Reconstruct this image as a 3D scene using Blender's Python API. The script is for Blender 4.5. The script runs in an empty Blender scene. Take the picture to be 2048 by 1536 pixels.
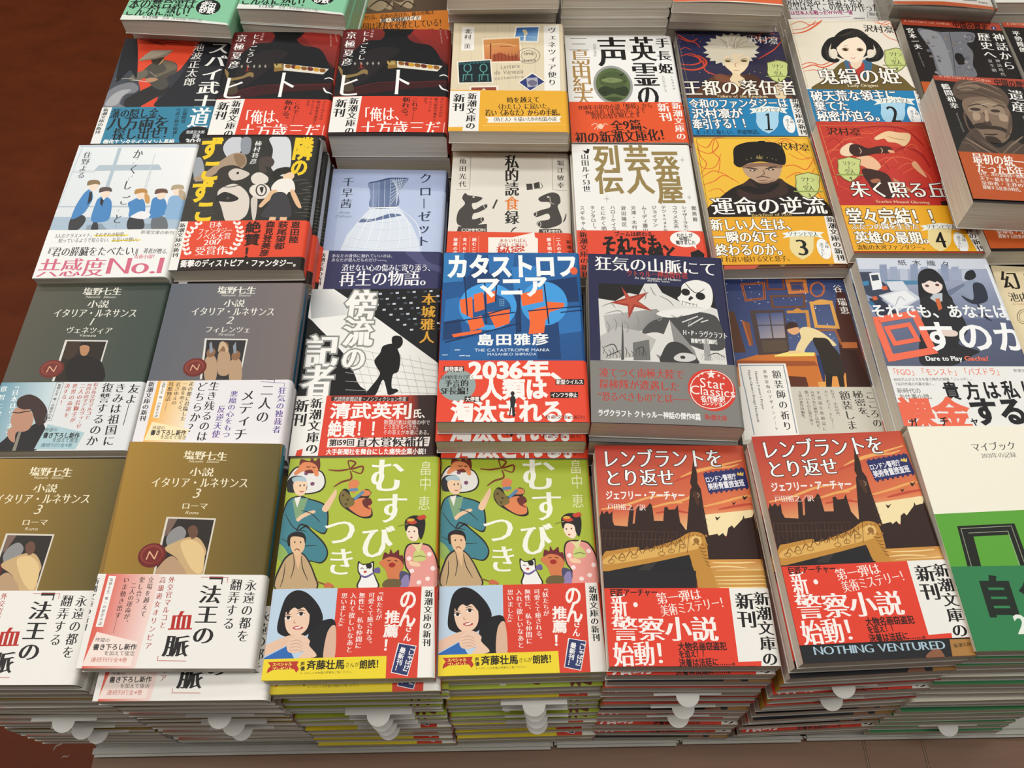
import bpy, bmesh, math, random
from mathutils import Matrix, Vector
from mathutils.geometry import tessellate_polygon

S = bpy.context.scene
COL = S.collection
# ------------------------------------------------------------------ camera, light, exposure
CAM = (1675.71, 1.01496, 0.02394)
F_PX, PITCH, ROLL = CAM
TABLE_Z = 0.740                     # height of the table top above the floor
PLATE_T = 0.006                     # thickness of the grey metal plates lying on it
CZ = TABLE_Z + PLATE_T + 0.705      # eye height of the photographer
RISER_Z = CZ - 0.622                # hidden step the rear rows stand on
cam_d = bpy.data.cameras.new('camera')
cam_d.sensor_width = 36.0
cam_d.lens = 36.0 * F_PX / 2048.0
cam_d.clip_start = 0.02
cam = bpy.data.objects.new('camera', cam_d)
COL.objects.link(cam)
_r, _u, _f = Vector((1, 0, 0)), Vector((0, math.sin(PITCH), math.cos(PITCH))), Vector((0, math.cos(PITCH), -math.sin(PITCH)))
_r2 = math.cos(ROLL) * _r + math.sin(ROLL) * _u
_u2 = -math.sin(ROLL) * _r + math.cos(ROLL) * _u
cam.matrix_world = Matrix(((_r2.x, _u2.x, -_f.x, 0), (_r2.y, _u2.y, -_f.y, 0), (_r2.z, _u2.z, -_f.z, CZ), (0, 0, 0, 1)))
S.camera = cam
S.view_settings.view_transform = 'Standard'
S.view_settings.look = 'None'
S.view_settings.gamma = 1.0
S.view_settings.exposure = 0.10
S.view_settings.use_curve_mapping = False
W = bpy.data.worlds.new('shop_interior')
S.world = W
W.use_nodes = True
W.node_tree.nodes['Background'].inputs[0].default_value = (1.0, 0.93, 0.84, 1)
W.node_tree.nodes['Background'].inputs[1].default_value = 0.085
def ceiling_lamp(x, y, sx, sy, power):
    d = bpy.data.lights.new('ceiling_lamp', 'AREA')
    d.shape = 'RECTANGLE'; d.size = sx; d.size_y = sy; d.energy = power
    d.color = (1.0, 0.96, 0.90)
    o = bpy.data.objects.new('ceiling_lamp', d)
    o.location = (x, y, 2.85)
    COL.objects.link(o)
for _x, _k in ((-2.3, 1.4), (-1.1, 1.1), (0.2, 0.95), (1.5, 1.0)):
    for _y, _p in ((-0.8, 1.6), (0.2, 7.4), (1.2, 7.0), (2.3, 6.6)):
        ceiling_lamp(_x, _y, 1.2, 0.3, _p * _k)

# ------------------------------------------------------------------ helpers
def lin(c):
    if len(c) == 3: c = c[0] * 2 + c[1] * 2 + c[2] * 2
    v = [int(c[i:i + 2], 16) / 255 for i in (0, 2, 4)]
    return tuple(x / 12.92 if x <= 0.04045 else ((x + 0.055) / 1.055) ** 2.4 for x in v) + (1.0,)
def tag(o, label, cat, group=None):
    o['label'] = label; o['category'] = cat
    if group: o['group'] = group
def link(name, me, parent=None):
    o = bpy.data.objects.new(name, me); COL.objects.link(o)
    if parent: o.parent = parent
    return o
def nodes(name):
    m = bpy.data.materials.new(name); m.use_nodes = True
    n = m.node_tree.nodes; return m, n, m.node_tree.links, n['Principled BSDF']
def printed_material(name, rough, gain=1.0):
    m, n, l, b = nodes(name)
    a = n.new('ShaderNodeAttribute'); a.attribute_name = 'ink'
    l.new(a.outputs['Color'], b.inputs['Base Color'])
    b.inputs['Roughness'].default_value = rough
    b.inputs['Specular IOR Level'].default_value = 0.22
    return m
M_PRINT = printed_material('printed_paper', 0.38)
M_COVER = printed_material('cover_paper', 0.36)
def paper_edge():
    m, n, l, b = nodes('page_edges')
    tc = n.new('ShaderNodeTexCoord'); mp = n.new('ShaderNodeMapping'); nz = n.new('ShaderNodeTexNoise'); cr = n.new('ShaderNodeValToRGB')
    mp.inputs['Scale'].default_value = (9, 9, 1500)
    nz.inputs['Scale'].default_value = 1.0; nz.inputs['Detail'].default_value = 3
    cr.color_ramp.elements[0].position = 0.3; cr.color_ramp.elements[0].color = lin('cdc4b4')
    cr.color_ramp.elements[1].position = 0.7; cr.color_ramp.elements[1].color = lin('e8e0d2')
    l.new(tc.outputs['Object'], mp.inputs['Vector']); l.new(mp.outputs[0], nz.inputs['Vector']); l.new(nz.outputs['Fac'], cr.inputs[0]); l.new(cr.outputs[0], b.inputs['Base Color'])
    b.inputs['Roughness'].default_value = 0.85
    return m
M_PAGES = paper_edge()
def noise_mat(name, c0, c1, scale, rough, detail=6, bump=0.0, pos=(0.3, 0.75)):
    m, n, l, b = nodes(name)
    tc = n.new('ShaderNodeTexCoord'); mp = n.new('ShaderNodeMapping'); nz = n.new('ShaderNodeTexNoise'); cr = n.new('ShaderNodeValToRGB')
    mp.inputs['Scale'].default_value = scale
    nz.inputs['Scale'].default_value = 1.0; nz.inputs['Detail'].default_value = detail; nz.inputs['Roughness'].default_value = 0.65
    cr.color_ramp.elements[0].position = pos[0]; cr.color_ramp.elements[0].color = lin(c0)
    cr.color_ramp.elements[1].position = pos[1]; cr.color_ramp.elements[1].color = lin(c1)
    l.new(tc.outputs['Object'], mp.inputs['Vector']); l.new(mp.outputs[0], nz.inputs['Vector']); l.new(nz.outputs['Fac'], cr.inputs[0]); l.new(cr.outputs[0], b.inputs['Base Color'])
    b.inputs['Roughness'].default_value = rough
    if bump:
        bp = n.new('ShaderNodeBump'); bp.inputs['Strength'].default_value = bump; bp.inputs['Distance'].default_value = 0.002
        l.new(nz.outputs['Fac'], bp.inputs['Height']); l.new(bp.outputs[0], b.inputs['Normal'])
    return m
M_SLIP = noise_mat('slip_paper', 'd9d8d4', 'e6e5e0', (30, 30, 30), 0.6)
def box(bm, x0, x1, y0, y1, z0, z1):
    v = [bm.verts.new((x, y, z)) for z in (z0, z1) for (x, y) in ((x0, y0), (x1, y0), (x1, y1), (x0, y1))]
    for f in ((3, 2, 1, 0), (4, 5, 6, 7), (0, 1, 5, 4), (1, 2, 6, 5), (2, 3, 7, 6), (3, 0, 4, 7)): bm.faces.new([v[i] for i in f])
def bm_mesh(bm, name, mat):
    me = bpy.data.meshes.new(name); bm.to_mesh(me); bm.free(); me.materials.append(mat); return me

# ------------------------------------------------------------------ lettering
_tc = bpy.data.curves.new('glyph_source', 'FONT'); _tc.resolution_u = 3
_to = bpy.data.objects.new('glyph_source', _tc); COL.objects.link(_to)
_G = {}
def glyph(ch):
    """outline of one character: points, triangles, outward directions, advance and centre"""
    if ch in _G: return _G[ch]
    _tc.body = ch
    ev = _to.evaluated_get(bpy.context.evaluated_depsgraph_get()); me = ev.to_mesh()
    p = [(v.co.x, v.co.y) for v in me.vertices]; tr = []
    for f in me.polygons:
        i = list(f.vertices)
        for k in range(1, len(i) - 1):
            a, b, c = i[0], i[k], i[k + 1]
            if (p[b][0] - p[a][0]) * (p[c][1] - p[a][1]) - (p[b][1] - p[a][1]) * (p[c][0] - p[a][0]) < 0: b, c = c, b
            tr.append((a, b, c))
    ev.to_mesh_clear()
    edges = {}
    for t in tr:
        for a, b in ((t[0], t[1]), (t[1], t[2]), (t[2], t[0])): edges[(a, b)] = 1
    nn = [[0.0, 0.0] for _ in p]
    acc = [[] for _ in p]
    for (a, b) in edges:
        if (b, a) in edges: continue
        dx, dy = p[b][0] - p[a][0], p[b][1] - p[a][1]; L = math.hypot(dx, dy)
        if L < 1e-9: continue
        acc[a].append((dy / L, -dx / L)); acc[b].append((dy / L, -dx / L))
    for i, s in enumerate(acc):
        if not s: continue
        x, y = sum(q[0] for q in s), sum(q[1] for q in s); L = math.hypot(x, y)
        if L < 1e-6: continue
        k = min(1.7, 1 / max(0.3, L / len(s)))
        nn[i] = [x / L * k, y / L * k]
    xs = [q[0] for q in p] or [0, .3]
    cjk = ord(ch) > 0x2000 and ch not in '“”’'
    adv = 1.0 if cjk else (0.32 if ch == ' ' else max(xs) - min(xs) + 0.09)
    cx = 0.5 if cjk else (max(xs) + min(xs)) / 2
    if ch == '　': adv = 0.6
    g = (p, tr, nn, adv, cx, 0.39 if cjk else 0.35); _G[ch] = g
    return g
STY = {'m': (.022, -.012), 'M': (.036, -.006), 'g': (.0, .0), 'G': (.03, .024), 'B': (.026, .022), 'X': (.048, .04), 'H': (.055, .045), 'K': (.024, -.004), 'k': (.034, .01), 'D': (.046, .006), 'i': (-.004, -.008)}
HALO = {'K': ('2a1a16', .032), 'k': ('3a2a1a', .04), 'D': ('8c8e8b', .05)}
SMALL = 'っゃゅょァィゥェォッャュョ、。'
ROT = 'ー―…「」『』（）〈〉〜：［］'

class Print:
    """flat printed shapes of one cover or band, in millimetres from its lower left corner"""
    def __init__(s): s.v = []; s.f = []; s.k = 0; s.box = []; s.rn = random.Random(1)
    def add(s, pts, tris, col):
        b = len(s.v); j = s.rn.random
        if isinstance(col, tuple): s.v += [(x, y, s.k * 0.009 + j() * 0.006, col) for x, y in pts]
        else: s.v += [(q[0], q[1], s.k * 0.009 + j() * 0.002, c) for q, c in zip(pts, col)]
        s.f += [(b + i, b + j, b + k) for i, j, k in tris]
    def fill(s, pts, col):
        t = tessellate_polygon([[Vector((x, y, 0)) for x, y in pts]])
        out = []
        for a, b, c in t:
            if (pts[b][0] - pts[a][0]) * (pts[c][1] - pts[a][1]) - (pts[b][1] - pts[a][1]) * (pts[c][0] - pts[a][0]) < 0: b, c = c, b
            out.append((a, b, c))
        s.add(pts, out, col)
    def ribbon(s, pts, w, col, taper=False):
        n = len(pts)
        L, R = [], []
        for i in range(n):
            a, b = pts[max(0, i - 1)], pts[min(n - 1, i + 1)]
            dx, dy = b[0] - a[0], b[1] - a[1]; l = math.hypot(dx, dy) or 1
            k = w / 2
            if taper: k *= 0.3 + 0.7 * math.sin(math.pi * (0.08 + 0.84 * i / (n - 1)))
            elif 0 < i < n - 1:
                e = (pts[i][0] - pts[i - 1][0], pts[i][1] - pts[i - 1][1]); m = math.hypot(*e) or 1
                k /= max(0.45, abs(e[0] * dx + e[1] * dy) / (m * l))
            L.append((pts[i][0] - dy / l * k, pts[i][1] + dx / l * k)); R.append((pts[i][0] + dy / l * k, pts[i][1] - dx / l * k))
        t = []
        for i in range(n - 1): t += [(n + i, n + i + 1, i + 1), (n + i, i + 1, i)]
        s.add(L + R, t, col)
    def line(s, pts, w, col):
        for a, b in zip(pts, pts[1:]):
            dx, dy = b[0] - a[0], b[1] - a[1]; l = math.hypot(dx, dy) or 1; dx, dy = dx / l * w / 2, dy / l * w / 2
            q = [(a[0] - dx - dy, a[1] - dy + dx), (a[0] - dx + dy, a[1] - dy - dx), (b[0] + dx + dy, b[1] + dy - dx), (b[0] + dx - dy, b[1] + dy + dx)]
            if len(pts) > 8: q = [(a[0] - dy, a[1] + dx), (a[0] + dy, a[1] - dx), (b[0] + dy, b[1] - dx), (b[0] - dy, b[1] + dx)]
            s.add(q, [(0, 1, 2), (0, 2, 3)], col)
    def put(s, ch, c, ex, ey, col, st, grow=0.0, shear=0.0):
        p, tr, nn, adv, cx, cy = glyph(ch); ax, ay = STY[st]; ax += grow; ay += grow
        o = []
        for (x, y), (nx, ny) in zip(p, nn):
            u, v = x + nx * ax - cx, y + ny * ay - cy
            u += shear * v
            o.append((c[0] + ex[0] * u + ey[0] * v, c[1] + ex[1] * u + ey[1] * v))
        s.add(o, tr, col)
    def text(s, kind, t, x0, y0, x1, y1, size, col, st, grow=0.0):
        dx, dy = x1 - x0, y1 - y0; L = math.hypot(dx, dy) or 1; dx, dy = dx / L, dy / L
        sh = 0.22 if st == 'i' else 0.0
        if kind == 'v' and all(ord(c) < 0x2000 or c in '’' for c in t): kind = 'h'
        if kind == 'h':
            a = [glyph(c)[3] for c in t]; k = L / sum(a); q = 0.0; em = size * 1.06
            if max(a) < .9 and k > em * 1.15: m = L - em * 1.15 * sum(a); x0 += dx * m / 2; y0 += dy * m / 2; k = em * 1.15
            g = min(k, em * 1.15)
            for c, w in zip(t, a):
                m = (q + w / 2) * k; q += w
                if c in ' 　': continue
                s.put(c, (x0 + dx * m, y0 + dy * m), (dx * g, dy * g), (-dy * em, dx * em), col, st, grow, sh)
            return
        cells = []; i = 0
        while i < len(t):
            if t[i].isdigit() and ord(t[i]) < 128 and i + 1 < len(t) and t[i + 1].isdigit(): cells.append(t[i:i + 2]); i += 2
            else: cells.append(t[i]); i += 1
        a = [0.6 if c in '　 ' else 1.0 for c in cells]; k = L / sum(a); q = 0.0; em = size * 1.03
        rx, ry = -dy, dx; step = k; k = min(k, em * 1.15)
        for c, w in zip(cells, a):
            m = (q + w / 2) * step; q += w; P = (x0 + dx * m, y0 + dy * m)
            if c in ' 　': continue
            if len(c) == 2:
                for j, d in enumerate(c): s.put(d, (P[0] + rx * em * (j - .5) * .5, P[1] + ry * em * (j - .5) * .5), (rx * em * .8, ry * em * .8), (-dx * k, -dy * k), col, st, grow)
            elif c in ROT: s.put(c, P, (dx * k, dy * k), (rx * em, ry * em), col, st, grow)
            else:
                if c in '、。': P = (P[0] + rx * em * .58 - dx * k * .58, P[1] + ry * em * .58 - dy * k * .58)
                elif c in SMALL: P = (P[0] + rx * em * .1 - dx * k * .1, P[1] + ry * em * .1 - dy * k * .1)
                s.put(c, P, (rx * em, ry * em), (-dx * k, -dy * k), col, st, grow)
    def item(s, it):
        k = it[0]
        if k in 'hv': xs, ys, m = (it[2], it[4]), (it[3], it[5]), it[6] * .6
        elif k == 'e': xs, ys, m = (it[2] - it[4], it[2] + it[4]), (it[3] - it[5], it[3] + it[5]), 0
        else: xs, ys, m = it[-1][0::2], it[-1][1::2], (it[2] if k in 'ls' else 1.0 if k == 'b' else 0)
        bx = (min(xs) - m, max(xs) + m, min(ys) - m, max(ys) + m)
        s.k = 1 + max((q for b, q in s.box if b[0] < bx[1] and b[1] > bx[0] and b[2] < bx[3] and b[3] > bx[2]), default=0)
        s.box.append((bx, s.k + (1 if k in 'hv' and it[8] in HALO else 0)))
        if k in 'hv':
            _, t, x0, y0, x1, y1, d, col, st = it
            if st in HALO: s.text(k, t, x0, y0, x1, y1, d, lin(HALO[st][0]), st, HALO[st][1]); s.k += 1
            s.text(k, t, x0, y0, x1, y1, d, lin(col), st)
            return
        if k == 'e':
            _, col, x, y, a, b = it
            n = 32 if max(a, b) > 3 else 12
            pts = [(x + a * math.cos(2 * math.pi * i / n), y + b * math.sin(2 * math.pi * i / n)) for i in range(n)]
            s.add(pts, [(0, i, i + 1) for i in range(1, n - 1)], lin(col)); return
        flat = it[-1]; pts = [(flat[i], flat[i + 1]) for i in range(0, len(flat), 2)]
        if k == 'p': s.fill(pts, lin(it[1]))
        elif k == 'b': s.fill(smooth(pts, True, 5), lin(it[1]))
        elif k == 'l': s.line(pts, it[2], lin(it[1]))
        elif k == 's': s.ribbon(smooth(pts, False, 6), it[2], lin(it[1]), True)
        elif k == 'q':
            c = [lin(q) for q in it[1]]; n = 8; P, C, T = [], [], []
            mix = lambda a, b, t: tuple(i * (1 - t) + j * t for i, j in zip(a, b))
            for j in range(n + 1):
                for i in range(n + 1):
                    u, v = i / n, j / n
                    P.append(mix(mix(pts[0], pts[1], u), mix(pts[3], pts[2], u), v)); C.append(mix(mix(c[0], c[1], u), mix(c[3], c[2], u), v))
            for j in range(n):
                for i in range(n):
                    a = j * (n + 1) + i; T += [(a, a + n + 1, a + n + 2), (a, a + n + 2, a + 1)]
            s.add(P, T, C)
def smooth(p, closed, n):
    out = []; m = len(p)
    for i in range(m if closed else m - 1):
        g = (lambda j: p[j % m]) if closed else (lambda j: p[min(max(j, 0), m - 1)])
        a, b, c, d = g(i - 1), g(i), g(i + 1), g(i + 2)
        for k in range(n):
            t = k / n
            out.append(tuple(0.5 * (2 * b[q] + (c[q] - a[q]) * t + (2 * a[q] - 5 * b[q] + 4 * c[q] - d[q]) * t * t + (3 * b[q] - a[q] - 3 * c[q] + d[q]) * t ** 3) for q in (0, 1)))
    if not closed: out.append(p[-1])
    return out

# ------------------------------------------------------------------ one book design -> meshes
MM = 0.001
BAND_OFF = 0.55
def surface(w, t, r, off, bulge):
    """height of the front sheet above the table side, and its outward direction, at x mm from the fore edge"""
    def f(x):
        if x <= w - r:
            z = t + off; b = 0.0
            if bulge: z += bulge * math.sin(math.pi * min(1, x / (w - r))) ** 1.3
            return x, z, 0.0, 1.0
        a = math.asin(min(1, (x - w + r) / r))
        return w - r + (r + off) * math.sin(a), t - r + (r + off) * math.cos(a), math.sin(a), math.cos(a)
    return f
def sheet_mesh(name, w, h0, h1, t, r, off, th, bulge, cols, mat):
    """folded sheet: front, rounded spine, back; a solid of thickness th"""
    N = 10 if bulge else 1
    xs = [(w - r) * i / N for i in range(N + 1)]
    out, inn, tag_ = [], [], []
    f = surface(w, t, r, off, bulge); g = surface(w, t, r, off - th, bulge)
    for x in xs: out.append(f(x)[:2]); inn.append(g(x)[:2])
    for i in range(1, 7):
        a = math.pi / 2 * i / 6
        out.append((w - r + (r + off) * math.sin(a), t - r + (r + off) * math.cos(a))); inn.append((w - r + (r + off - th) * math.sin(a), t - r + (r + off - th) * math.cos(a)))
    nf = len(out) - 1
    rb = min(1.2, r * .5)
    for i in range(0, 4):
        a = math.pi / 2 * i / 3
        out.append((w - rb + (rb + off) * math.cos(a), rb - (rb + off) * math.sin(a))); inn.append((w - rb + (rb + off - th) * math.cos(a), rb - (rb + off - th) * math.sin(a)))
    out.append((0, -off)); inn.append((0, -off + th))
    n = len(out); bm = bmesh.new()
    ring = lambda P, y: [bm.verts.new(((x - w / 2) * MM, y * MM, z * MM)) for x, z in P]
    o0, o1, i0, i1 = ring(out, h0), ring(out, h1), ring(inn, h0), ring(inn, h1)
    C = []
    def face(vs, c): bm.faces.new(vs); C.append(c)
    for i in range(n - 1):
        c = cols[0] if i < nf - 3 else cols[1] if i < nf + 3 else cols[2]
        face((o0[i], o0[i + 1], o1[i + 1], o1[i]), c); face((i0[i], i1[i], i1[i + 1], i0[i + 1]), lin('e8e6e0'))
        e = tuple(q * .6 + .4 * p for q, p in zip(c, lin('e8e6e0')))
        face((o0[i], i0[i], i0[i + 1], o0[i + 1]), e); face((o1[i], o1[i + 1], i1[i + 1], i1[i]), e)
    for i in (0, n - 1): face((o0[i], o1[i], i1[i], i0[i]), cols[0])
    me = bm_mesh(bm, name, mat)
    a = me.attributes.new('ink', 'FLOAT_COLOR', 'CORNER')
    for poly, c in zip(me.polygons, C):
        for li in poly.loop_indices: a.data[li].color = c
    return me
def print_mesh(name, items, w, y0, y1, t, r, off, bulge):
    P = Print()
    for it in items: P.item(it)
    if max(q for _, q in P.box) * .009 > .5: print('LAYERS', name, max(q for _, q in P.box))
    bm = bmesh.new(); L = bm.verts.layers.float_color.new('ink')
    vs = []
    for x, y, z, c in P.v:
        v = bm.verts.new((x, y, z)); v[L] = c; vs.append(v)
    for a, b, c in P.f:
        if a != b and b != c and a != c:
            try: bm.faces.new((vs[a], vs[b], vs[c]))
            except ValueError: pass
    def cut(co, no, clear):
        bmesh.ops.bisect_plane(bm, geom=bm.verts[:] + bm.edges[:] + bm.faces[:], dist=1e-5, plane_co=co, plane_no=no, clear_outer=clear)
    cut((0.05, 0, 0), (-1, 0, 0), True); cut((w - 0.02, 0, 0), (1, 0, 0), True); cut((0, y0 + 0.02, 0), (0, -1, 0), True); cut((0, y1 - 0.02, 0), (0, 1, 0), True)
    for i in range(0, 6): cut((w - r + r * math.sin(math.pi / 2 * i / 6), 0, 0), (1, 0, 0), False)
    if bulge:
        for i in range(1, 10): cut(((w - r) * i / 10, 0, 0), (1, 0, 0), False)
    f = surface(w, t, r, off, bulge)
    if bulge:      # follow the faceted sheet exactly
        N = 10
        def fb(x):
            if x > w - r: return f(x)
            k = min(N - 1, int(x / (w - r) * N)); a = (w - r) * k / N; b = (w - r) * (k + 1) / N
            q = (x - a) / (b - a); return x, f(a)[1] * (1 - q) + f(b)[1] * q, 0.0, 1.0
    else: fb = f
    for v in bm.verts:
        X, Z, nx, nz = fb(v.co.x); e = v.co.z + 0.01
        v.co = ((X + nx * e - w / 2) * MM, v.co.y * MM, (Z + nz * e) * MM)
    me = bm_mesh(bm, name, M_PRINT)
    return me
def page_mesh(name, w, h, t, r):
    bm = bmesh.new(); P = [(0.5, 0.4), (w - 1.2, 0.4), (w - .5, 1.4)]
    for i in range(0, 5):
        a = math.pi / 2 * (1 - i / 4); P.append((w - r + (r - .4) * math.sin(a), t - r + (r - .4) * math.cos(a)))
    P.append((0.5, t - 0.4))
    a = [bm.verts.new(((x - w / 2) * MM, 0.6 * MM, z * MM)) for x, z in P]; b = [bm.verts.new(((x - w / 2) * MM, (h - 1.0) * MM, z * MM)) for x, z in P]
    bm.faces.new(a); bm.faces.new(b[::-1])
    for i in range(len(P)):
        j = (i + 1) % len(P); bm.faces.new((a[j], a[i], b[i], b[j]))
    bmesh.ops.recalc_face_normals(bm, faces=bm.faces[:])
    return bm_mesh(bm, name, M_PAGES)
_BUILT = {}
def meshes(key, top):
    d = B[key]; hd = d['head']; bulge = hd.get('bulge', 0) if top else 0
    k = (key, bool(bulge))
    if k in _BUILT: return _BUILT[k]
    w, h, t = hd['w'], hd['h'], hd['t']; r = min(3.2, t * .36)
    base = lin(hd['base']); sp = lin(hd['spine'] or hd['base']); bk = lin(hd['back'] or hd['base'])
    m = {'page_block': page_mesh('page_block', w, h, t, r), 'cover': sheet_mesh('cover', w, 0, h, t, r, 0.0, 0.3, bulge, (base, sp, bk), M_COVER)}
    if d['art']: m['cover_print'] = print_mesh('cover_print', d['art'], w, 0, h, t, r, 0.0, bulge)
    if 'band' in d:
        bd = d['band']; bc = lin(bd['col']); bs = lin(bd.get('spine', bd['col']))
        m['belly_band'] = sheet_mesh('belly_band', w, bd['y0'] + .15, bd['h'], t, r, BAND_OFF, 0.15, bulge, (bc, bs, bc), M_COVER)
        if d['bart']: m['band_print'] = print_mesh('band_print', d['bart'], w, bd['y0'] + .15, bd['h'], t, r, BAND_OFF, bulge)
    _BUILT[k] = m
    return m
def clear_film():
    m, n, l, b = nodes('clear_film'); t = n.new('ShaderNodeBsdfTransparent'); g = n.new('ShaderNodeBsdfGlossy'); x = n.new('ShaderNodeMixShader'); f = n.new('ShaderNodeFresnel')
    g.inputs['Roughness'].default_value = 0.08; f.inputs['IOR'].default_value = 1.5
    l.new(f.outputs[0], x.inputs[0]); l.new(t.outputs[0], x.inputs[1]); l.new(g.outputs[0], x.inputs[2]); l.new(x.outputs[0], n['Material Output'].inputs['Surface'])
    return m
M_FILM = clear_film()
def book(key, x, y, z, yaw, label, group, top=False, detail=2, tilt=(0, 0), sz=1.0, slide=0.0):
    """a paperback: an Empty at the middle of its lower face parenting pages, cover and belly band"""
    m = meshes(key, top); h = B[key]['head']['h']
    o = bpy.data.objects.new('paperback_book', None); COL.objects.link(o); o.empty_display_size = 0.02
    tag(o, label, 'book', group)
    o.location = (x, y, z); o.rotation_euler = (tilt[0], tilt[1], yaw); o.scale = (1, 1, sz)
    def part(n, p):
        c = link(n, m[n], p)
        if p is o: c.location = (0, -h / 2 * MM, 0)
        return c
    part('page_block', o); c = part('cover', o)
    if 'cover_print' in m and detail > 0: part('cover_print', c)
    if 'belly_band' in m:
        bb = part('belly_band', o); bb.location.y += slide * MM
        if 'band_print' in m and detail > 0: part('band_print', bb)
    if key == 'sle8':
        bm = bmesh.new(); w, t = B[key]['head']['w'], B[key]['head']['t']
        box(bm, (-w / 2 - .6) * MM, (w / 2 + .6) * MM, -.0012, .1502, .00002, (t + (2.3 if top else .05)) * MM)
        me = bm_mesh(bm, 'clear_sleeve', M_FILM); c = link('clear_sleeve', me, o); c.location = (0, -h / 2 * MM, 0)
    return o

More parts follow.
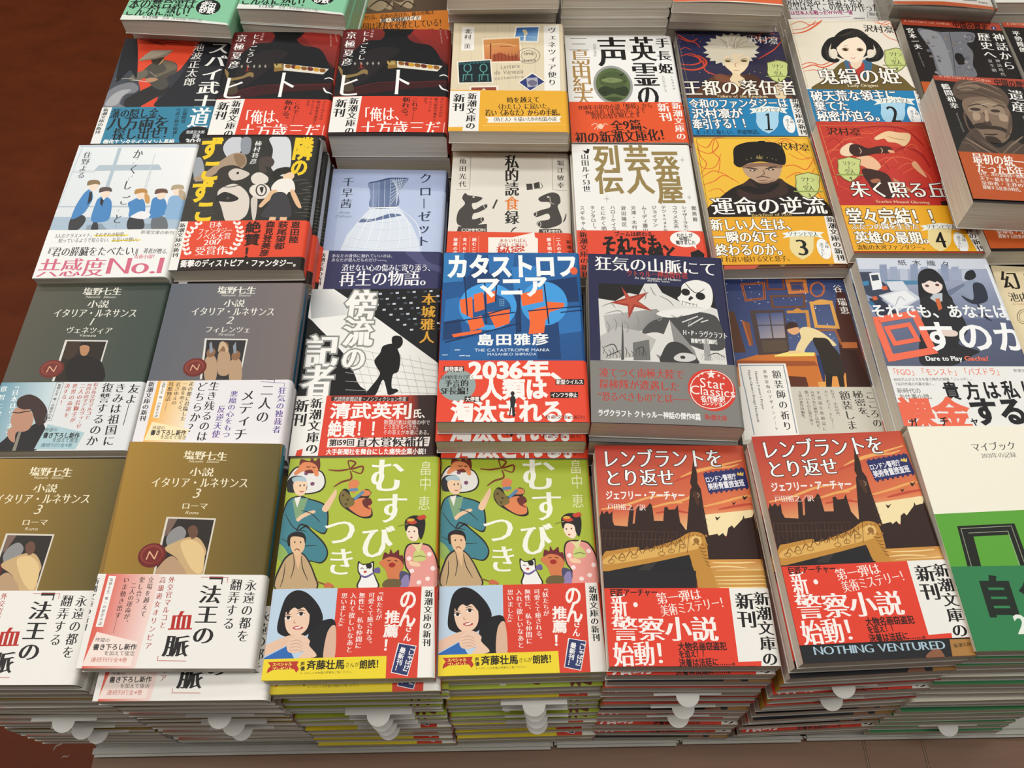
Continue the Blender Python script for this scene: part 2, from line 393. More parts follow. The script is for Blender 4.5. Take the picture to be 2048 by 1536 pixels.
# ------------------------------------------------------------------ printed designs (millimetres)
B = {
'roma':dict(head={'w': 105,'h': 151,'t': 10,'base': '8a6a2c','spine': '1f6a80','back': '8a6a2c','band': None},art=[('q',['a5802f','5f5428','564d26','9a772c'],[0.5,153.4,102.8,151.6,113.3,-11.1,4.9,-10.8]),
('h','塩野七生',38.2,141.7,67.9,140.7,6.8,'efe6c8','M'),
('h','Nanami  Shiono',39.8,137,65.8,136.7,2.6,'efe6c8','i'),
('h','小説',44.2,129.2,60.8,129,6.6,'efe6c8','m'),
('h','イタリア・ルネサンス',20.3,121.2,84.9,121.5,7.8,'efe6c8','m'),
('h','3',47.7,113.6,56.6,113.7,9.2,'efe6c8','i'),
('h','ローマ',43.4,104.6,60.7,104.6,4.9,'efe6c8','m'),
('h','Roma',46.5,99.9,56.1,99.8,3,'efe6c8','i'),
('p','d8d2c4',[35.1,96.7,67.3,96,65.9,58,33.9,57.8]),
('p','2a2420',[36.5,95.5,66.2,94.9,64.9,57.8,35.2,57.7]),
('p','7a6258',[36.5,95.5,42.5,95.4,38.8,85.5,36.5,83]),
('b','8d8d8e',[37.7,81.6,40.2,87.5,45.4,90.3,49.8,85.6,46.6,77.8,40.6,75.8]),
('b','c9a97a',[38,74.9,45.2,80.2,53,83.2,59.2,81.8,64.6,74.1,64.1,68.3,64.7,58,54.6,58,47.4,68.2]),
('b','e2c48e',[47.5,77.8,53.3,81.2,60.3,77.9,64.3,70.2,63.5,58.9,56.5,62.6]),
('b','b99877',[35.9,57.9,38,65.4,43.4,70.1,49.7,65.4,53.7,57.9]),
('b','6a4a3a',[50.4,87.6,52.5,91,56,89.6,57.3,84.7,54.1,81.7]),
('e','6b1f1c',30.9,70.5,8.8,8.1),
('e','8a3a30',30.6,71.2,7.2,6.4),
('e','74231f',30.9,70.6,6.1,5.2),
('h','N',27.1,70.4,34.7,70.8,7.7,'e0b08a','i')],band={'h': 58,'y0': 0,'col': 'eceae6','spine': 'e2e0dc'},bart=[('q',['d9513f','f0d8d0','f0dcd6','dd5a48'],[4.8,58.4,40,57.7,36.4,-0.3,3.3,-0.2]),
('p','eceae6',[-1.7,57.9,5.1,57.9,3.4,0.6,-3.1,0.6]),
('p','eceae6',[39.5,58.1,40.8,58.1,36.4,-0.3,34.8,-0.3]),
('v','新潮文庫の新刊',-0.2,55.7,-1.3,22.3,4.3,'222','M'),
('p','f2efec',[7,56.8,11.5,56.6,10.5,24.8,6,24.9]),
('v','塩野七生 唯一の歴史小説',9.1,55.6,8.3,25.6,2,'444','m'),
('v','いま動き出す――',18.3,56.5,17.8,20.8,3.5,'322','m'),
('v','二人の運命が、',23.5,52.7,23.4,25.4,3.5,'322','m'),
('v','愛し合う',28.1,56.5,27.8,39.3,3.5,'322','m'),
('v','立場を越えて',33.6,56.6,33.1,30.8,3.5,'322','m'),
('v','高級遊女オリンピア',41,56.8,40,11,3.8,'b03a32','m'),
('v','外交官マルコと',46.5,56.8,46.4,23.7,3.9,'b03a32','m'),
('p','f3e2da',[7.5,21.8,33,15.9,32,1.5,3.2,1.5]),
('h','待望の',7.5,17.3,16.5,16.7,2.5,'333','g'),
('h','書き下ろし新作',7.3,12.8,33.2,12.9,3.7,'333','G'),
('h','を加えて復活',14.6,9.2,32.7,9,2.8,'333','g'),
('h','連続刊行全4巻',7.6,5.3,29.2,5.2,3,'c0584e','g'),
('v','「法王の',72.3,64.5,72,13.8,13.3,'1c1a1a','M'),
('v','血',56.9,35.5,57.2,22.1,14.2,'b5281f','M'),
('v','脈',57.1,20.8,56.7,6.5,14.8,'1c1a1a','M'),
('v','翻弄する',87.3,55.7,86.2,23.2,7.1,'222','m'),
('v','永遠の都を',96.6,55.3,96,15.7,7.1,'222','m'),
('l','c05048',0.34,[64.6,56.2,81.4,56.1,81.4,53]),
('l','c05048',0.33,[47.1,7.3,47.2,4.7,64.3,4.5])]),
'ven':dict(head={'w': 105,'h': 151,'t': 10,'base': '4a4d42','spine': '1f5a66','back': None,'band': None},art=[('q',['59564a','3c4a44','38463f','4f4c42'],[-2.6,152.2,106.2,151,108,-0.7,-4.5,0.2]),
('h','塩野七生',37.9,142.4,68.3,142.3,7.9,'e4e2d6','M'),
('h','Nanami  Shiono',40.6,136.9,66.2,136.6,3,'e4e2d6','i'),
('h','小説',44.5,129.8,61.3,129.7,7.7,'e4e2d6','m'),
('h','イタリア・ルネサンス',20.4,121.2,85.1,120.8,8.8,'e4e2d6','m'),
('h','1',49,112.7,55.7,112.7,9.5,'e4e2d6','i'),
('h','ヴェネツィア',34.4,104.7,69.9,104.2,6.6,'e4e2d6','m'),
('h','Venezia',45.5,99.8,59,99.5,3.4,'e4e2d6','i'),
('p','d8d6d0',[36.2,95.5,68.8,94.9,68.6,58,36.2,58.2]),
('p','2a2018',[37.9,94.3,67.7,93.7,67.4,58,37.9,58.2]),
('p','3c2c20',[37.9,94.3,49.2,94.1,47.2,76.3,38.3,79]),
('b','1a1412',[48.7,58.1,43.5,73.7,47.2,80.3,53.5,81.5,61.8,78.8,69.7,73.5,73.4,57.9]),
('b','b58460',[49,88.3,50.1,91.5,54.3,91.2,56.7,86.9,55.7,81.3,51.8,81.6]),
('b','1a120e',[48.7,89.6,49.9,93.4,54.6,92.6,57.1,88.2,54.6,90.1,51.2,90.7]),
('e','6e2a22',33,69.2,8.9,8.1),
('e','8a4034',32.6,69.8,7.2,6.2),
('e','742e26',32.9,69.3,6.1,5.1),
('h','N',29.4,68.8,36.8,69.5,7.8,'d8a884','i')],band={'h': 57.1,'y0': 0,'col': 'dcdfe0','spine': 'd0d4d6'},bart=[('q',['4f8ba3','c9d9de','c4d6da','5a93a8'],[-3.9,58.2,40.2,57.5,41.5,-0.2,-6.5,0.2]),
('v','「日本はヴェネツィア',11.3,56.8,19.8,0.6,4.6,'eef4f4','m'),
('v','叡智に学べ',2.9,55.2,7.1,18.9,4.6,'eef4f4','m'),
('b','1c1a1c',[11.8,0,16.2,9.3,20.6,15.2,29.1,18.1,36.9,23.4,42.2,19.2,44,9.1,38.9,-0.2]),
('b','b98a72',[17,35.1,15.8,28.4,17.8,21.2,24.6,15.7,31.3,17.5,31.9,27.1,25.2,35.1]),
('b','b98a72',[18.9,10.5,16.6,16.4,19.2,20,24,21.1,25.6,17.5,23,14,24.1,6.9]),
('b','3a2622',[17.1,37,16.5,43.2,23,46.6,31.4,43.1,39.3,34.4,41.7,24,36.1,20.8,28.4,33.2,22.4,33.9]),
('s','2a2020',0.95,[15.5,31.8,20.1,31.1,24,32,30,32.9]),
('p','8a8478',[24.7,15.2,26.5,16.3,27,0.5,24.5,0.2]),
('l','7f9aa2',0.32,[40.6,56.9,45.6,56.6,45.1,24.6,40.5,24.8,40.6,56.9]),
('v','塩野七生 唯一の歴史小説',43,55.8,42.8,25.6,2.5,'3a5258','m'),
('v','決する！',48.8,56.2,49.3,37.4,3.8,'b5402f','m'),
('v','世界の命運を',54.5,56.1,55,26.7,3.8,'b5402f','m'),
('v','二人の若獅子が',60.1,56.1,60.4,22.6,3.8,'b5402f','m'),
('v','元首の庶子アルヴィーゼ',64.9,56.7,65.9,18.2,3.8,'b5402f','m'),
('v','若き外交官マルコと',69.4,56.7,70.6,25.3,3.8,'b5402f','m'),
('v','復讐するのか',78.9,56.6,78.5,3.6,8,'1c1c1e','m'),
('v','きみは祖国に',88,56.3,90.3,3.5,8,'1c1c1e','m'),
('v','友よ――',98.5,55.5,98.1,20.3,8.1,'1c1c1e','m'),
('p','a9c8d0',[43.6,21.6,71.4,14.6,68.1,1.2,39.4,1.4]),
('h','待望の',42.6,17.2,51.8,17.1,3.2,'333','g'),
('h','書き下ろし新作',42.8,12.6,68.6,12.2,4.7,'222','G'),
('h','を加えて復活',50.3,8.7,68.5,8.3,3.4,'333','g'),
('h','連続刊行全4巻',43.3,4.8,65.5,4.5,3.1,'3a6a78','g')]),
'fir':dict(head={'w': 105,'h': 151,'t': 10,'base': '6d6868','spine': '15587a','back': None,'band': None},art=[('q',['5b626c','7a6f6c','766a66','5d6068'],[-1.3,152.9,105.6,151.4,110.1,0.9,-2.7,2.2]),
('h','塩野七生',36.9,144.4,67.2,143.9,7.7,'e6e4da','M'),
('h','Nanami  Shiono',39.6,139.2,65.5,138.7,2.9,'e6e4da','i'),
('h','小説',44,131.4,60.4,131.2,7.5,'e6e4da','m'),
('h','イタリア・ルネサンス',20.1,123.5,84.7,122.8,8.6,'e6e4da','m'),
('h','2',47.8,115,56.1,114.9,9.3,'e6e4da','i'),
('h','フィレンツェ',33.9,106.4,68.8,105.7,6.4,'e6e4da','m'),
('h','Firenze',44.7,101.5,57.7,101.4,3.3,'e6e4da','i'),
('p','dcdad4',[35.1,97.9,67.7,97.1,67.2,61.2,37.8,61.5]),
('p','2c2a2c',[36.7,96.7,66.5,95.9,66.2,60.8,39.4,61.1]),
('b','b59678',[41.8,60.8,38.8,75,39.8,81.5,44.6,82.1,48.2,74.9,49.3,60.7]),
('e','8a6446',42,84.8,3.3,4.3),
('b','b59678',[50.6,65.8,47.7,80.1,48.7,86.7,53.6,87.3,57.1,80,58.1,65.7]),
('e','8a6446',50.9,90,3.3,4.3),
('b','b59678',[60.4,58.1,57.6,72.2,58.7,78.7,63.5,79.3,67,72.1,67.9,58]),
('e','8a6446',61,82,3.3,4.3),
('b','c8ac8c',[47.3,85.4,47.1,93.4,50.2,94.7,54.6,88,53.3,85.3,50.3,90.7]),
('p','8a94a0',[39.4,93.5,40.8,94.8,43.5,85.4,41,84.1]),
('p','8a94a0',[57.4,90.6,59,94.6,61.2,83.9,59,84]),
('e','6e2620',32.3,71.8,8.6,8.2),
('e','8c4034',32,72.4,6.9,6.1),
('e','762c26',32.3,71.9,5.8,5),
('h','N',28.7,71.4,36.1,72.1,7.6,'d8a884','i')],band={'h': 60,'y0': 0,'col': 'e6e4e8','spine': 'dfdee2'},bart=[('q',['eba83a','f2dfb4','efe2c8','eeb24c'],[7.9,62.6,34.2,61.5,33.4,9.3,7.6,9.6]),
('v','新潮文庫の新刊',3.6,59.6,3.3,26.1,4.6,'222','M'),
('p','f4f0e8',[10.3,59.6,15,59.3,14.7,28.7,10.5,29]),
('v','塩野七生 唯一の歴史小説',12.7,58.8,12.5,29.2,2.5,'444','m'),
('v','残酷物語――',18.1,59.1,18.2,34.3,3.6,'332c2a','m'),
('v','若さゆえの',23.2,58.7,23.1,39.2,3.6,'332c2a','m'),
('v','一族をめぐる、',28.2,59,28.1,31.8,3.6,'332c2a','m'),
('v','花の都に君臨した',32.7,59,32.1,25.8,3.6,'332c2a','m'),
('v','生き残るのは',49.7,59.2,47.8,9.4,7.3,'1c1c1e','m'),
('v','どちらか？',40.8,58.9,40.3,16.2,7.3,'1c1c1e','m'),
('v','狂気の独裁者',99.6,53.9,99.6,15.2,5.7,'5b3a92','m'),
('v','悪魔の心をもつ',65.1,51.1,64.6,11.8,5.6,'5b3a92','m'),
('v','反逆天使',58.2,38.8,57.4,11.9,5.6,'5b3a92','m'),
('v','「二人の',89,68,88.2,23.4,9.1,'1c1c1e','m'),
('v','メディチ',75.3,52.2,74.7,9.6,9.6,'1c1c1e','m'),
('l','5b3a92',0.32,[82.8,58.5,100.6,57,100.4,53.9]),
('p','f6e3b8',[10.6,25.6,37.9,18.9,36,10.4,8.1,10.7]),
('h','待望の',11.8,20.9,20.7,20.5,3.1,'333','g'),
('h','書き下ろし新作',11.4,16.9,36.3,16.4,4.3,'222','G'),
('h','を加えて復活',18.8,13.3,37,12.6,3.2,'333','g')]),
'mus':dict(head={'w': 105,'h': 151,'t': 11.3,'base': 'aabb3a','spine': 'e07a28','back': 'a6b838','band': None},art=[('b','26201c',[-0.6,130.9,0.8,139.6,5.7,144.9,14.4,143.4,23.3,140.6,26.7,132.4,24.1,125.8,15.3,123.4,5.5,124.8]),
('b','e6e4e0',[0,131.5,1.8,138.9,6.1,143.8,14.5,142.6,22.7,139.8,25.7,132.5,23.2,126.7,15.2,124.4,5.4,125.9]),
('e','7a4a6a',12.4,139.4,1.5,1.5),
('e','7a4a6a',17.5,131.3,1.5,1.5),
('e','7a4a6a',5.1,128.8,1.4,1.5),
('b','6a2f22',[7.7,143.5,7.5,150.4,13.8,148.9,14.6,153,17.5,148.8,20.3,151.6,21.3,142,14.8,139.3]),
('b','e08a5a',[5.9,142.9,9.1,147.6,14.6,147.8,19.2,144.7,21.1,137.9,18.7,137.3,15.8,142,9.8,140.8,5.5,138.2,3.9,139.5]),
('s','26201c',0.61,[11.8,145.1,13.4,144,14.9,145.1]),
('s','26201c',0.61,[16.1,144.5,17.3,143.7,18.5,144.5]),
('b','26201c',[3.8,120.9,0.2,114.5,-1.8,96.8,-1.1,82,7.1,75.8,20.4,75.6,29.5,74,33.1,80.2,29.4,88.8,17.8,100.2,28.9,94,31.2,102.5,28.3,115.3,15.6,120.7,10.6,122.4]),
('b','3f7f8c',[4.6,120.4,1.1,113.8,-0.8,96.7,0,82.4,7.4,76.5,20.3,76.3,28.7,74.9,32.1,80.4,28.6,88.1,15.3,101.5,28.3,95.2,30.2,103.1,27.4,114.6,15.7,119.7,10.7,121.3]),
('p','7ea27a',[5,119.6,15.6,120.7,12.4,106.6,9.3,104.1]),
('p','e8e6e0',[6.2,120.9,10.7,121.9,9,113.7]),
('b','8fb05a',[-1.1,82,-0.7,88.1,4.4,84.3,8.3,75.8,2,75.9]),
('b','e8c3a0',[25.9,112.8,30,120.5,32.3,124.4,34.2,127,34.8,123,33.2,118.5,30.2,111.4,28,110.2]),
('b','e8c3a0',[9.5,105.4,13.3,109.1,20.1,111.6,21.7,110,18.1,108.4,13.6,105.9,10.9,103.5]),
('b','26262a',[0.3,128.9,0.2,134.2,4.1,137.5,10.9,136.7,13.4,132.7,13.6,126,5.5,124.8,1.3,125.6]),
('b','efcfae',[4.3,130.8,6,133.8,12.8,133.7,13.8,128.7,13.1,124.1,10,122.4,6.2,124.8]),
('b','a9c3cc',[3.1,135.5,6.6,137.1,11.8,136.2,12.8,133.2,7,133.6,4.4,132.8]),
('e','26201c',9.2,130.1,0.5,0.8),
('e','26201c',11.9,130.3,0.5,0.8),
('s','b03028',0.72,[9.3,126.1,10.8,125.3,12.1,126]),
('s','26201c',0.59,[11.8,111.7,19.2,109,25.8,102.6]),
('s','26201c',0.59,[1.4,109.3,8.5,99.1,17,96.4]),
('s','26201c',0.58,[1.2,91.7,11.1,86.6,25,86.4]),
('b','26201c',[9.1,81.8,3,74.7,1.1,57.1,27.1,56.4,25.6,67.1,17.5,80.4]),
('b','bfa27a',[9.7,80.8,4,73.9,2,57,26.2,56.4,24.7,66.7,17.2,79.5]),
('p','e0b890',[10.3,81.2,15.4,81.1,14.7,69.7]),
('b','e3bd96',[6.4,91.7,7.3,94.1,14.9,94,17,87.8,16.4,82.9,13,80.3,8.9,83]),
('b','1f1a18',[5.9,86.7,5.1,92.9,8.9,96,14.8,95.5,17.3,91.5,17,87.8,15.1,92,7.5,92.6,7.4,86.7]),
('s','1f1a18',1.06,[10.2,96.6,12.9,101.5,17.9,98.9]),
('s','1f1a18',1.06,[11.1,96.5,16.6,100.2,20.5,96.4]),
('e','26201c',10.2,88.9,0.5,0.6),
('e','26201c',14.1,88.8,0.5,0.6),
('s','7a2a22',0.69,[10.6,83,12.3,84.2,14.4,82.7]),
('s','26201c',0.58,[10.4,80.6,11.6,72.1,10.3,63.9]),
('s','26201c',0.58,[15.6,79.3,17.4,70.8,21.7,62.5]),
('s','26201c',0.57,[5.6,74.6,5.6,65.1,4.2,58.2]),
('b','26201c',[36.5,121.7,39,126.9,42.7,126.2,46.2,120.2,54.2,126.7,58.6,124,56.5,118.7,60,110.9,59.8,105.8,52.7,105.7,41.4,112.5,37.8,116.5]),
('b','dd8354',[43.6,114.8,48.1,118.9,54,120.1,57.9,116.1,59.4,110.9,58.7,107.1,52.6,106.7,45.1,111.7]),
('b','7a6a38',[37.1,121.7,39.4,126.1,46.3,119.6,47.2,115,41.4,113.3,38.2,117.5]),
('e','4a3a20',39.4,122.3,0.8,0.9),
('e','4a3a20',42.8,119,0.8,0.9),
('e','4a3a20',41.8,115.7,0.8,0.9),
('b','dd8354',[44,125.5,42.3,130.9,45.7,134.1,49.8,132.1,48.6,128.1,47.2,124.1]),
('b','dd8354',[50.2,122.8,52.4,126,57.3,125.3,57.9,122.4,53.9,121.4]),
('l','5a8ab0',2.16,[48,119.9,52.5,124.1]),
('l','5a8ab0',2.17,[44.2,126.2,48,126.5]),
('b','6a2a26',[52.9,118.2,57.6,120,59.7,116.1,56.8,113.8,59.4,111.4,54.5,113.6]),
('s','7a3a20',1.47,[27.4,141.9,34.2,141.1,39.6,141.7,42.7,142.3]),
('s','7a3a20',1.47,[42.7,141.6,40.9,148.5,46,147,43.3,142.3,51.1,144.2,50.3,138.8,44,140.9]),
('s','7a3a20',1.47,[42.8,140.9,43.9,134.8,37.4,132.3,32.3,128.6]),
('h','む',56.1,137.6,81.2,137.2,27.8,'f3f3e6','M'),
('h','す',62,112.8,84.1,112.4,23.9,'f3f3e6','M'),
('h','び',53.2,89,76,88.6,24.1,'f3f3e6','M'),
('h','つ',28.3,96.9,50.6,96.5,23.9,'f3f3e6','M'),
('h','き',32.5,75.4,51.5,75,19.9,'f3f3e6','M'),
('h','畠',91,142.2,99.8,142.1,11.2,'e6e8b8','g'),
('h','中',91.1,130.3,99.9,130.2,11,'e6e8b8','g'),
('h','恵',90.7,115.8,99.3,115.7,10.7,'e6e8b8','g'),
('b','26201c',[86.1,86.6,83,80.5,83.9,70.9,87,64.9,82.8,57.3,105.1,56.9,105.4,72.9,101.9,82.6,97.2,86.4]),
('b','e59a92',[86.9,85.8,83.9,80.2,84.8,71.3,88,64.8,84.5,57.3,104.2,56.9,104.5,72.4,101,81.9,96.7,85.4]),
('b','4a4a6a',[75.4,57.5,77.3,65,82.3,67.9,87.6,64.8,85.6,57.3]),
('b','8a80b0',[81.1,57.3,83.1,63.8,86.4,64.9,86.8,57.2]),
('e','f6e2de',86.5,76.2,1.6,1.6),
('e','f6e2de',99.7,79,1.6,1.6),
('e','f6e2de',88.6,67.8,1.6,1.5),
('e','f6e2de',99.1,62.3,1.6,1.5),
('e','f6e2de',102.3,69.3,1.6,1.6),
('e','f6e2de',93.5,60,1.6,1.5),
('b','c6cf7a',[89.1,78,90.9,82.2,94.4,82.1,97.4,78.4,97,74.8,90.1,74.3]),
('s','26201c',0.46,[89.4,77,93.4,77.9,97.5,76.9]),
('b','efcaa8',[86.6,74.4,93,73.1,93.6,70.7,87.9,71.4]),
('p','dfd79a',[87.8,86.5,91.4,85.3,95.4,87.6,92.7,80.3]),
('b','f3dcc6',[83.7,95.9,85.5,99,91.5,98.9,92.5,92.6,90.7,88.3,87.2,88.8,84.7,91.5]),
('b','1f1c1e',[82.7,97.8,83,103.5,88.2,106.6,95.4,104.6,96.2,97,94.1,89.5,92,92.7,90.9,97.7,85.5,99,83.9,95.3]),
('b','c4432f',[83.6,102.2,87.1,104.1,90.8,101.5,87.3,100.3]),
('b','c4432f',[90.6,105.3,95.3,107.1,96.6,104.5,92.5,103.3]),
('e','d9a83a',86.5,103.4,2.6,1.1),
('e','26201c',85.7,95,0.5,0.6),
('e','26201c',89.2,95.2,0.5,0.6),
('e','b03028',87.4,90.9,0.9,0.5),
('s','8a8a3a',0.71,[77.9,98.9,82.5,100.3,84.9,100.6]),
('b','26201c',[53.3,68.4,53.2,75,56.2,73.1,60.7,73.7,63.5,74.6,63.9,67.6,66,62.9,67.5,57,53.9,57.3,55.1,64.3]),
('b','efefec',[54,68.8,54,73.5,56.5,72.3,60.8,72.8,62.8,73.4,63.1,67.9,65.1,62.9,66.6,57,54.8,57.2,56.1,64.2]),
('b','1f1c1e',[58.5,72.3,61.9,73,62.1,70.3,59.6,70.1]),
('s','6a5a96',1.37,[55,65.7,59.1,64.2,65.1,67.9]),
('b','6a5a96',[63.9,69.4,67.2,70.5,68,67,64.8,67]),
('s','26201c',0.46,[55.1,69.6,56.1,70.4,57.3,69.5]),
('s','26201c',0.46,[59,69.5,60,70.3,61.5,69.5]),
('e','c04a3a',58.3,67.7,1.1,0.8),
('b','6a2028',[69.3,74.7,70.1,80.7,73.1,79.5,74,83.1,75.9,80,79.3,82.4,80,78.7,82.4,78.1,82.5,70.9,74.5,73.4]),
('b','d27a4c',[67.1,73.5,69.8,75.9,74.3,77.6,80.2,75.7,83,70.9,80.7,66.2,80.3,61.4,74.1,61.6,71.4,68.7]),
('e','a02822',75.5,72,2.3,1.7),
('s','26201c',0.58,[72.2,74.7,74.5,75.1]),
('s','26201c',0.58,[76.8,75.1,79.1,74.5]),
('b','6a5a38',[70.3,57.5,72.3,62.2,80.9,62,81.1,57.3]),
('l','7a4a2a',0.91,[27.5,61.7,38.1,57.8]),
('b','c86a48',[32.4,57.9,34.4,61.1,39.2,58.1])],band={'h': 57,'y0': 0,'col': 'd8412f','spine': 'd8412f'},bart=[('p','b9d0e4',[-3.9,58.5,41.4,58.6,41.3,12.8,-1.7,13]),
('p','2b68b4',[-1.7,12.8,13.7,21,18.9,12.4]),
('b','16181c',[26.7,13.9,25.7,27.4,30.3,32.4,35,36.6,42.1,34.6,41.3,13.2,32.5,10.5]),
('b','d9b39a',[36.5,12.1,37.5,28.8,42.3,32.2,43.2,12]),
('b','141317',[13.9,55.7,8.8,51.2,6.3,40.6,5.8,31.1,8.6,27.7,13.9,26.3,23.2,26.6,28.7,30.7,33.8,36.2,31.7,43.7,26.2,50.8,20.1,55.2]),
('b','ecc9b0',[10.5,44,9.9,37.1,12.1,30.2,16.4,26.9,20.6,27.5,24.4,31.2,25.4,36.8,24,42.9,17.5,47,12.7,47.1]),
('b','141317',[11.3,40.5,9.4,45.8,12.8,50.2,20.8,49.2,25.2,43.8,25.2,40.3,21.2,44.7,17.9,43.5,15.2,44.8,12.8,43]),
('e','f4ece6',11.8,38.1,2.2,1.1),
('e','f4ece6',19.6,40.4,2.3,1.1),
('e','2a1c18',12,38.3,1.1,1.1),
('e','2a1c18',19.8,40.6,1.2,1.1),
('s','2a1c18',0.52,[9.5,38.5,11.6,39.5,14.2,38.6]),
('s','2a1c18',0.52,[17.2,40.6,19.5,41.8,22.2,40.7]),
('s','3a2a26',0.52,[9.7,39.9,11.3,40.7,13.6,40.3]),
('s','3a2a26',0.52,[17.2,42.3,19.3,43.2,21.8,42.8]),
('s','b98a72',0.52,[16.2,37,15.9,35.2,17.3,34.9]),
('e','b8484a',18.7,31.9,3.3,1.1),
('p','f2e8e4',[16.2,32.1,21.2,32.9,20.1,31.6,17.6,31.3]),
('b','e3bfa6',[-1.5,14.5,-1.3,20.5,11.3,26.4,17.2,27.4,21.7,24.9,19.4,22.4,12.8,20.9]),
('b','e8c6ae',[13.1,22.5,15.6,25.9,21.4,27.6,26.9,24,27.1,20.6,32.1,14.2,21.3,13.2,24.2,17.3,18.4,16.2,14.1,17.5]),
('s','c09a84',0.34,[14.2,23.3,19.2,24.3,22.8,22.3]),
('s','c09a84',0.34,[14.4,21.5,19.4,22.2,23,20.5]),
('s','c09a84',0.34,[14.7,19.6,19.7,20.2,23.2,18.7]),
('s','c09a84',0.34,[14.9,17.8,19.9,18.2,23.4,16.8]),
('h','の',81.4,49.1,92.8,48.9,13.4,'f6eeea','G'),
('h','ん',81.4,38.2,92.7,38,14,'f6eeea','G'),
('v','さん',88.8,33.5,87.2,22,4.8,'f6eeea','G'),
('v','推薦！',77.8,42.1,76.7,15.9,9.3,'f6eeea','G'),
('v','『妖たちが',69.2,55.9,69,35.6,4,'f6eeea','m'),
('v','可愛くて癒される。',63.6,53.9,63.8,19.1,4,'f6eeea','m'),
('v','無性に、私も仲間に',57.5,54,57.4,18.2,4,'f6eeea','m'),
('v','入れて欲しいなあと',51.9,54.1,52,15.8,4,'f6eeea','m'),
('v','思いました』',46.3,53.9,45.7,30.4,4,'f6eeea','m'),
('p','f0f0f0',[82.1,21.4,93.6,19.3,88.8,1.1,78.4,3.4]),
('p','2a3468',[82.7,20.9,93.1,18.9,88.4,1.6,78.9,3.8]),
('v','『しゃばけ』',91.1,19.2,87.1,2.5,3.7,'f0f0f0','G'),
('v','最新刊！',85.5,18.6,82.1,4.3,3.7,'f0f0f0','G'),
('p','f0efe9',[95.5,57.7,103.3,57.9,104.9,-0.6,94.7,-0.4]),
('v','新潮文庫の新刊',100.2,55,99.6,18.8,5.2,'1a1a1a','M'),
('p','ecd52f',[-6.3,12.9,75.3,13.5,75.5,-0.1,-4.4,-0.9]),
('p','b8332a',[2.7,11.1,21.5,11.4,20.7,9.1,22.2,6.6,20.8,4.5,19.1,6.7,6.2,6.3,2.8,4.4,3.2,7,4.7,8.8]),
('h','スペシャル',5.6,9.6,17.7,9.8,2.3,'f4e060','G'),
('h','プレゼント',5.8,6.9,18,7.2,2.3,'f4e060','G'),
('v','声優',24,11.1,24.5,5.6,2.7,'2a2618','G'),
('h','斉藤壮馬',26.6,9,50,9,5.6,'201c10','G'),
('h','さんが',50.2,8.5,58.8,8.7,3.1,'201c10','g'),
('h','朗読！',58.9,8.7,73.7,9.1,5.3,'201c10','G'),
('h','※くわしくは本書の帯裏をご覧ください。',23.3,4.2,56.1,4.4,1.5,'6a5f20','g')]),
'rem':dict(head={'w': 105,'h': 151,'t': 12.5,'base': 'b8382e','spine': 'c8a040','back': 'b5362c','band': None},art=[('q',['b2362c','c04832','dd7a4c','cc5a40'],[0.5,152.6,104.8,151,105,104.8,-0.6,101.8]),
('q',['cc5a40','dd7a4c','f0d9a0','e09a60'],[-0.6,101.8,105,104.8,104.2,82.9,0.4,87.7]),
('p','f1dfae',[68.8,98.7,104.3,102.6,104.2,82.9,71.4,84.4]),
('s','e8a860',1.68,[57.4,126.3,69.5,131.6,86.7,135.6,101.9,139.6]),
('s','e8a860',1.69,[68,129.9,80.7,133.5,91.7,134.2,98.7,136.2]),
('s','e8a860',1.63,[1.6,102.8,16.7,105.5,34.7,111.4,49.7,112.9]),
('s','e8a860',1.65,[48.3,107.4,59.5,110.2,63.5,113.5]),
('s','e8a860',1.65,[68.3,104.3,84,108,97.7,111.9,105.4,112.7]),
('s','e8a860',1.64,[33.8,103.6,48.3,107.4,56.7,107.6]),
('s','c04a36',1.88,[52.4,123.1,61.8,126.7,68.6,128.2]),
('s','c04a36',1.85,[80.3,102.6,93.6,105.3,105.7,107]),
('s','c04a36',1.84,[38.1,100.1,51,101.7,59.9,100.2]),
('p','2e1a14',[-0.3,96.4,2,102,3,99.5,5.5,101.8,6.8,99.3,9,101.4,8.6,94.9,9.6,91.4,18.3,90.5,20.4,101.8,22.6,105.2,23.4,101.6,21.9,92.6,23.1,92.6,25.2,102.9,27.1,105.6,27.7,103.2,31.8,103.7,34.8,107.4,35.9,105.7,36.1,103.5,36.3,94.5,42.4,94.4,44.1,104.2,46,104.7,47,102.4,51.2,102.8,53.3,106,53.4,99.4,53.6,93.7,56.6,88.3,59.4,87.1,63.8,84.8,60,64,-3.1,66.9]),
('p','2e1a14',[67.9,139.7,69.2,130.5,69,125.1,68.6,122.1,70.4,117.7,70.5,106.4,71.5,84.4,68.1,63.6,52.6,64.3,63,116.9,64.4,119.1,63.6,122.4,65.5,129.5]),
('e','8a6a55',66.8,113,2.3,2.3),
('e','4a3428',66.8,113,1.5,1.5),
('p','2e1a14',[64.9,63.8,71.4,84.2,77.3,85.3,78.1,83.9,81.1,85.9,82.8,82.6,85.1,89.4,87.8,91.3,88.9,89.3,95.5,95.7,96.7,98.5,97,96.1,102.3,97.2,103.8,100.4,104.4,89.4,106.1,80.7,103.5,62]),
('p','4a2c1e',[64.1,115.7,67.3,115.8,68.1,106.5,66.2,106]),
('l','4a3022',0.5,[1.4,87.7,51,86.5]),
('l','4a3022',0.5,[2.3,82.3,54.6,80.9]),
('q',['d9a04e','c08038','e8c07a','b87a3c'],[67,67.6,104.9,67.9,105,56.8,66.1,57.6]),
('s','f0d596',0.89,[71.5,65.5,86.5,65.3,99.7,65.8]),
('s','f0d596',0.89,[69.6,62.5,80.7,63,93.4,61.9]),
('s','f0d596',0.89,[72.9,60.3,89.9,60.3,103.1,60.8]),
